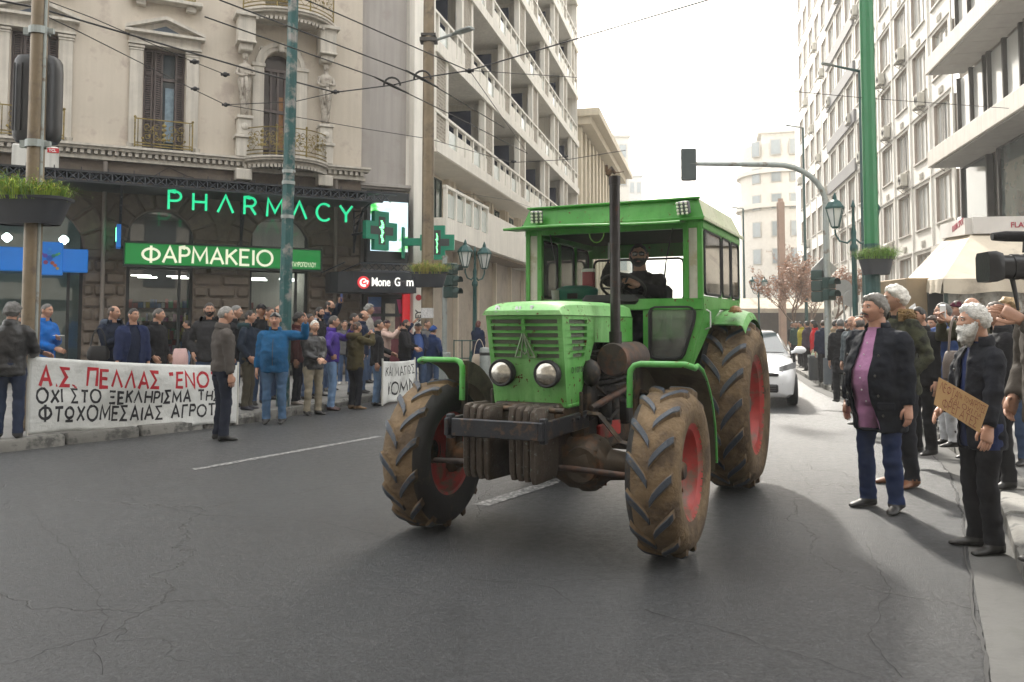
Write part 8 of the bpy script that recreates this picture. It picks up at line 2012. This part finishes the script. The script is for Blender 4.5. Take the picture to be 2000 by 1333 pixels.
# ================================================================ things held in hands
def held(key, sd, name, label, cat, dims, m_, off=(.10, 0, .0), rot=(0, 0, 0), screen=None, up=False):
    S_ = PEOPLE[key]; hm = S_["M"] @ S_["hm%d" % sd]; c = hm @ Vector(off); yaw = S_["M"].to_euler().z
    o = thing(name, label, cat, T(*c) @ RZ(yaw) @ Euler(rot).to_matrix().to_4x4(), "phones and cameras held up by onlookers" if cat in ("phone", "tablet") else None)
    MB().box((0, 0, 0), dims, b=min(dims) * .35).build("body", m_, o)
    if screen: MB().box((-dims[0] / 2 - .0006, 0, 0), (.001, dims[1] * .88, dims[2] * .86)).build("screen", screen, o)
    return o
m_phn = mat("phone_black", (.01, .01, .012), .2); m_scr = mat("phone_screen", (.04, .06, .09), .1, emis=((.10, .14, .2), .4)); m_phg = mat("phone_gold", (.35, .24, .09), .3, .4)
held("l_phone", 1, "smartphone", "gold cased phone held up by the man in the navy vest", "phone", (.01, .08, .16), m_phg, (.09, 0, -.02), screen=m_scr)
held("l_armup", 1, "smartphone", "blue phone held high above the left crowd", "phone", (.01, .085, .17), mat("phone_blue", (.02, .05, .2), .3), (.12, 0, 0), screen=m_scr)
held("l_olive", 1, "smartphone", "black phone held by the person in the olive jacket", "phone", (.01, .16, .08), m_phn, (.09, .0, 0), screen=m_scr)
held("l_pink", 1, "smartphone", "black phone held up by the woman in pink", "phone", (.01, .08, .16), m_phn, (.10, 0, 0), screen=m_scr)
held("l_purple", 1, "smartphone", "dark phone held up by the man in purple", "phone", (.01, .08, .16), m_phn, (.10, 0, 0), screen=m_scr)
held("l_bluecoat", 1, "smartphone", "white phone in the hands of the man in bright blue", "phone", (.16, .08, .01), mat("phone_white", (.7, .7, .7), .3), (.10, 0, .01))
held("r_tablet", 1, "tablet", "white tablet held up by the man in the patterned jacket", "tablet", (.012, .18, .25), mat("tablet_white", (.72, .72, .72), .3), (.10, 0, .03), rot=(.25, 0, 0), screen=m_scr)
held("r_olivebag", 1, "smartphone", "white phone held up by the man in the olive coat", "phone", (.01, .085, .165), MATS["phone_white"], (.10, 0, .02), screen=m_scr)
held("r_far1", 1, "smartphone", "black phone held up by the woman by the camouflage jacket", "phone", (.01, .085, .165), m_phn, (.10, 0, .0), screen=m_scr)
held("driver", -1, "smartphone", "pale phone held up by the tractor driver", "phone", (.01, .08, .16), mat("phone_silver", (.42, .43, .44), .3), (.10, 0, .04))
# cigarette
S_ = PEOPLE["r_purple"]; Mw = S_["M"] @ S_["Mh"]; a = Mw @ Vector((.098, -.012, -.064)); b = Mw @ Vector((.172, -.03, -.075)); tag(MB().tube([a, b], .0042, 6).build("cigarette", mat("cigarette_paper", (.75, .73, .68), .7)), "lit cigarette in the mouth of the man in lilac", "cigarette")
# bags
def bag(c, w, d, h, label, m_, strap=None, yaw=0):
    o = thing("shoulder_bag", label, "bag", T(*c) @ RZ(yaw)); MB().loft([sring_(0, 0, z, w / 2 * k, d / 2 * k, 16) for z, k in ((-h / 2, .8), (-h / 2 + .03, 1), (h * .1, 1.0), (h / 2 - .02, .8), (h / 2, .7))]).build("pouch", m_, o, True)
    if strap: MB().tube([(-w * .35, 0, h / 2)] + [(-w * .35 + w * .7 * k / 8, 0, h / 2 + strap * sin(pi * k / 8) ** .6) for k in range(1, 8)] + [(w * .35, 0, h / 2)], .011, 6).build("strap", m_, o, True)
c = at(192, 690, 12.9); bag(c, .32, .14, .22, "black shoulder bag at the hip of the man in navy hood", m_black, .28, .4)
c = at(936, 705, 22.2); bag(c, .42, .14, .36, "pale tote bag of the woman in burgundy hat", mat("canvas_bag", (.5, .42, .33), .8), .4, .3)
c = at(1868, 715, 8.3); bag(c, .34, .15, .30, "taupe handbag with chain strap below the white phone", mat("taupe_leather", (.13, .10, .085), .5, bump=.3), .35, .5)
c = at(1598, 705, 21.8); bag(c, .42, .2, .42, "pale green plastic carrier bag of the woman in red", mat("green_plastic", (.42, .52, .36), .5), .15)
c = at(352, 700, 19.2); bag(c, .35, .2, .45, "pink and white plastic bag at the pharmacy door", mat("pink_plastic", (.55, .36, .34), .5))
# suitcase and bins on the right pavement
def suitcase(x, Y, label, col):
    p = onpave(x, Y); o = thing("suitcase", label, "suitcase", T(*p) @ RZ(.3)); MB().box((0, 0, .38), (.42, .26, .62), b=.05).build("shell", mat("suitcase_" + str(x), col, .45, var=.15), o)
    for s_ in (-1, 1): MB().tube([(s_ * .1, .1, .69), (s_ * .1, .1, 1.0)], .01, 6).build("handle_tube", m_galv, o); [MB().lathe([(.001, .02), (.04, .02), (.04, -.02), (.001, -.02)], 12, T(s_ * .16, q, .04) @ RY(pi / 2)).build("wheel", m_black, o) for q in (-.09, .09)]
    MB().box((0, .1, 1.0), (.22, .025, .03), b=.006).build("handle", m_black, o); MB().box((0, -.14, .30), (.34, .03, .34), b=.012).build("pocket", mat("suitcase_pocket", (.06, .065, .075), .6), o)
suitcase(1643, 18.2, "grey blue wheeled suitcase on the right pavement", (.09, .10, .12))
p = onpave(1594, 21.0); o = thing("litter_bin", "small dark grey litter bin by the right kerb", "bin", T(*p)); MB().loft([sring_(0, 0, z, .18 * k, .18 * k) for z, k in ((0, .9), (.02, .95), (.55, 1.0), (.6, 1.05), (.62, 1.0))]).build("bin_body", mat("bin_grey", (.05, .055, .06), .6), o, True); MB().lathe([(.185, .58), (.2, .58), (.2, .64), (.185, .64)], 20).build("rim", m_galv, o)
p = onpave(947, 21.8); o = thing("bollard", "short grey bollard by the hotel near the lantern post", "bollard", T(*p)); MB().lathe([(.001, 0), (.14, 0), (.14, .75), (.12, .8), (.001, .82)], 16).build("post", m_galv, o, True); MB().lathe([(.141, .6), (.143, .6), (.143, .68), (.141, .68)], 16).build("band", m_black, o)
o = thing("street_railing", "low dark iron railing by the hotel left of the lantern", "railing", T(*onpave(908, 22.4)));
for k in range(4): MB().tube([(k * .22 - .3, 0, 0), (k * .22 - .3, 0, 1.0)], .016, 6).build("upright", m_teal2, o)
for z_ in (.5, .98): MB().tube([(-.3, 0, z_), (.36, 0, z_)], .014, 6).build("rail", m_teal2, o)
# ================================================================ video camera raised at the right edge
VC = at(1958, 522, 4.55); Mv = T(*VC) @ RZ(radians(-6)) @ RZ(pi)     # local x = viewing direction (to the left)
VCo = thing("video_camera", "black video camera with microphone held up at the right edge", "camera", Mv)
m_vc = mat("camera_black", (.011, .011, .013), .35, var=.15, bump=.1)
MB().loft([[Vector((x, y * a, z * b)) for y, z in ((-1, -.7), (-.8, -1), (.8, -1), (1, -.7), (1, .7), (.8, 1), (-.8, 1), (-1, .7))] for x, a, b in ((.105, .085, .082), (.06, .085, .085), (.02, .07, .072))]).build("lens_hood", m_vc, VCo, True)
MB().lathe([(.068, .05), (.066, -.02), (.072, -.022), (.072, -.06), (.066, -.062), (.074, -.10), (.074, -.16), (.06, -.165)], 28, RY(pi / 2) @ T(0, 0, -.02)).build("lens_barrel", m_vc, VCo, True)
MB().box((-.27, 0, .0), (.22, .13, .15), b=.02).build("camera_body", m_vc, VCo)
MB().tube([(.05, 0, .17), (-.02, 0, .172), (-.25, 0, .165)], [.022, .03, .03], 12).build("microphone", mat("foam_black", (.012, .012, .013), .95, bump=.6, bscale=200), VCo, True)
MB().tube([(-.12, 0, .08), (-.12, 0, .13), (-.20, 0, .14), (-.34, 0, .13), (-.34, 0, .07)], .014, 8).build("top_handle", m_vc, VCo, True)
MB().tube([(-.05, 0, -.07), (-.065, 0, -.16), (-.075, 0, -.24)], [.014, .012, .008], 8).build("grip_stick", m_vc, VCo, True)
# ================================================================ clutter in the tractor cab
def inc(x, y, z): return TR_M @ Vector((x, y, z))
o = thing("crate", "green plastic crate on the tractor dashboard", "crate", TR_M @ T(-1.75, -.42, 1.72)); MB().loft([sring_(0, 0, z, .12 * k, .19 * k) for z, k in ((0, .9), (.1, 1), (.16, 1.05), (.18, .95), (.2, .6))]).build("box", mat("crate_green", (.01, .17, .12), .5), o, True); MB().box((.125, 0, .1), (.01, .1, .05)).build("handle_slot", m_black, o)
o = thing("paper_cup", "white paper cup beside the green crate in the cab", "cup", TR_M @ T(-1.66, -.60, 1.77)); MB().lathe([(.001, 0), (.035, 0), (.045, .1), (.042, .1)], 16).build("cup", mat("cup_white", (.7, .7, .68), .6), o, True); MB().lathe([(.043, .1), (.047, .1), (.047, .106), (.043, .106)], 16).build("rim", MATS["cup_white"], o)
o = thing("red_box", "small red box standing behind the crate in the cab", "box", TR_M @ T(-1.9, -.36, 1.92)); MB().box((0, 0, .07), (.06, .11, .15), b=.01).build("carton", mat("carton_red", (.30, .03, .04), .5), o); MB().box((0, 0, .155), (.062, .112, .03)).build("lid", MATS["cup_white"], o)
# fur collar of the camouflage jacket
S_ = PEOPLE["r_camo"]; f = MB(); rg = random.Random(4)
for k in range(700):
    a = radians(50 + 260 * rg.random()); r = .105 + .03 * rg.random(); c = Vector((-.01 + r * cos(a), r * sin(a), 1.46 + .07 * rg.random())); u = Vector((rg.uniform(-1, 1), rg.uniform(-1, 1), rg.uniform(-1, .4))).normalized() * .022; w_ = u.orthogonal() * .3; f.add([c - w_, c + w_, c + u], [(0, 1, 2)])
for k in range(17):
    pass
P = [[Vector((-.01 + r * cos(a), r * sin(a), z)) for r, z in ((.09, 1.45), (.085, 1.52), (.11, 1.55), (.135, 1.50), (.13, 1.44))] for a in [radians(45 + 270 * k / 16) for k in range(17)]]
f.grid(P); f.build("fur_collar", mat("fur_tan", (.22, .14, .06), .95, var=.4, scale=60, bump=.8, bscale=120), S_["root"])

# ================================================================ small details on the nearest people
def part_of(key, name): return next(c for c in PEOPLE[key]["root"].children if c.name.split(".")[0] == name)
def front(ob, y, z, lo=0.0):
    best = None
    for v in ob.data.vertices:
        d = (v.co.y - y) ** 2 + (v.co.z - z) ** 2
        if v.co.x > lo and d < .0009 and (best is None or v.co.x > best): best = v.co.x
    return best
bo = part_of("r_purple", "body"); jo = part_of("r_purple", "jacket"); rt = PEOPLE["r_purple"]["root"]; m_btn = mat("shirt_button", (.6, .55, .6), .4); m_cb = mat("coat_button", (.05, .045, .04), .35, .3)
for k in range(6):
    z = 1.36 - k * .095; x = front(bo, 0, z)
    if x: MB().ball((x + .001, 0, z), (.004, .008, .008), 8, 5).build("button", m_btn, rt)
for sd in (-1, 1):
    for k in range(4):
        z = 1.26 - k * .16; x = front(jo, sd * .15, z)
        if x: MB().ball((x + .002, sd * .15, z), (.005, .012, .012), 8, 5).build("button", m_cb, jo)
    x = front(jo, sd * .175, .86)
    if x: MB().box((x - .004, sd * .185, .86), (.018, .13, .055), (0, .1, sd * .75), b=.006).build("pocket_flap", jo.data.materials[0], jo)
    # shirt collar points
    MB().add([(.055, sd * .012, 1.44), (.03, sd * .075, 1.485), (.0, sd * .082, 1.50), (.075, sd * .058, 1.405)], [(0, 1, 3), (1, 2, 3)]).build("shirt_collar", bo.data.materials[5], rt)
Mh = PEOPLE["r_purple"]["Mh"]
MB().tube([(.088, -.034, -.058), (.108, -.016, -.047), (.112, 0, -.045), (.108, .016, -.047), (.088, .034, -.058)], [.004, .008, .008, .008, .004], 7).build("moustache", hairm("dark", (.014, .011, .009)), rt, True, M=Mh)
jo = part_of("r_sign", "jacket")
for k in range(4):
    z = 1.28 - k * .15; x = front(jo, -.09, z)
    if x: MB().ball((x + .002, -.09, z), (.005, .011, .011), 8, 5).build("button", m_cb, jo)
for key in ("l_greyjacket", "l_beanie", "l_oldman"):
    jo = part_of(key, "jacket"); P = [(front(jo, 0, z), 0, z) for z in [.92 + .07 * k for k in range(7)]]; P = [p for p in P if p[0]]
    if len(P) > 2: MB().tube([(p[0] + .002, 0, p[2]) for p in P], .005, 5).build("zip", m_cb, jo)
# ================================================================ street haze
hz = MB().box((20, 130, 19), (260, 340, 42)); ho = hz.build("haze", None) if False else obj("haze", hz.mesh("haze", []))
hm = bpy.data.materials.new("haze_air"); hm.use_nodes = True; N = hm.node_tree.nodes; N.remove(N["Principled BSDF"]); pv = N.new("ShaderNodeVolumePrincipled")
pv.inputs["Color"].default_value = (.96, .95, .92, 1); pv.inputs["Density"].default_value = .0016; pv.inputs["Anisotropy"].default_value = .1
hm.node_tree.links.new(pv.outputs[0], N["Material Output"].inputs["Volume"]); ho.data.materials.append(hm); tag(ho, kind="stuff")
hm.cycles.homogeneous_volume = True
bpy.context.view_layer.update()
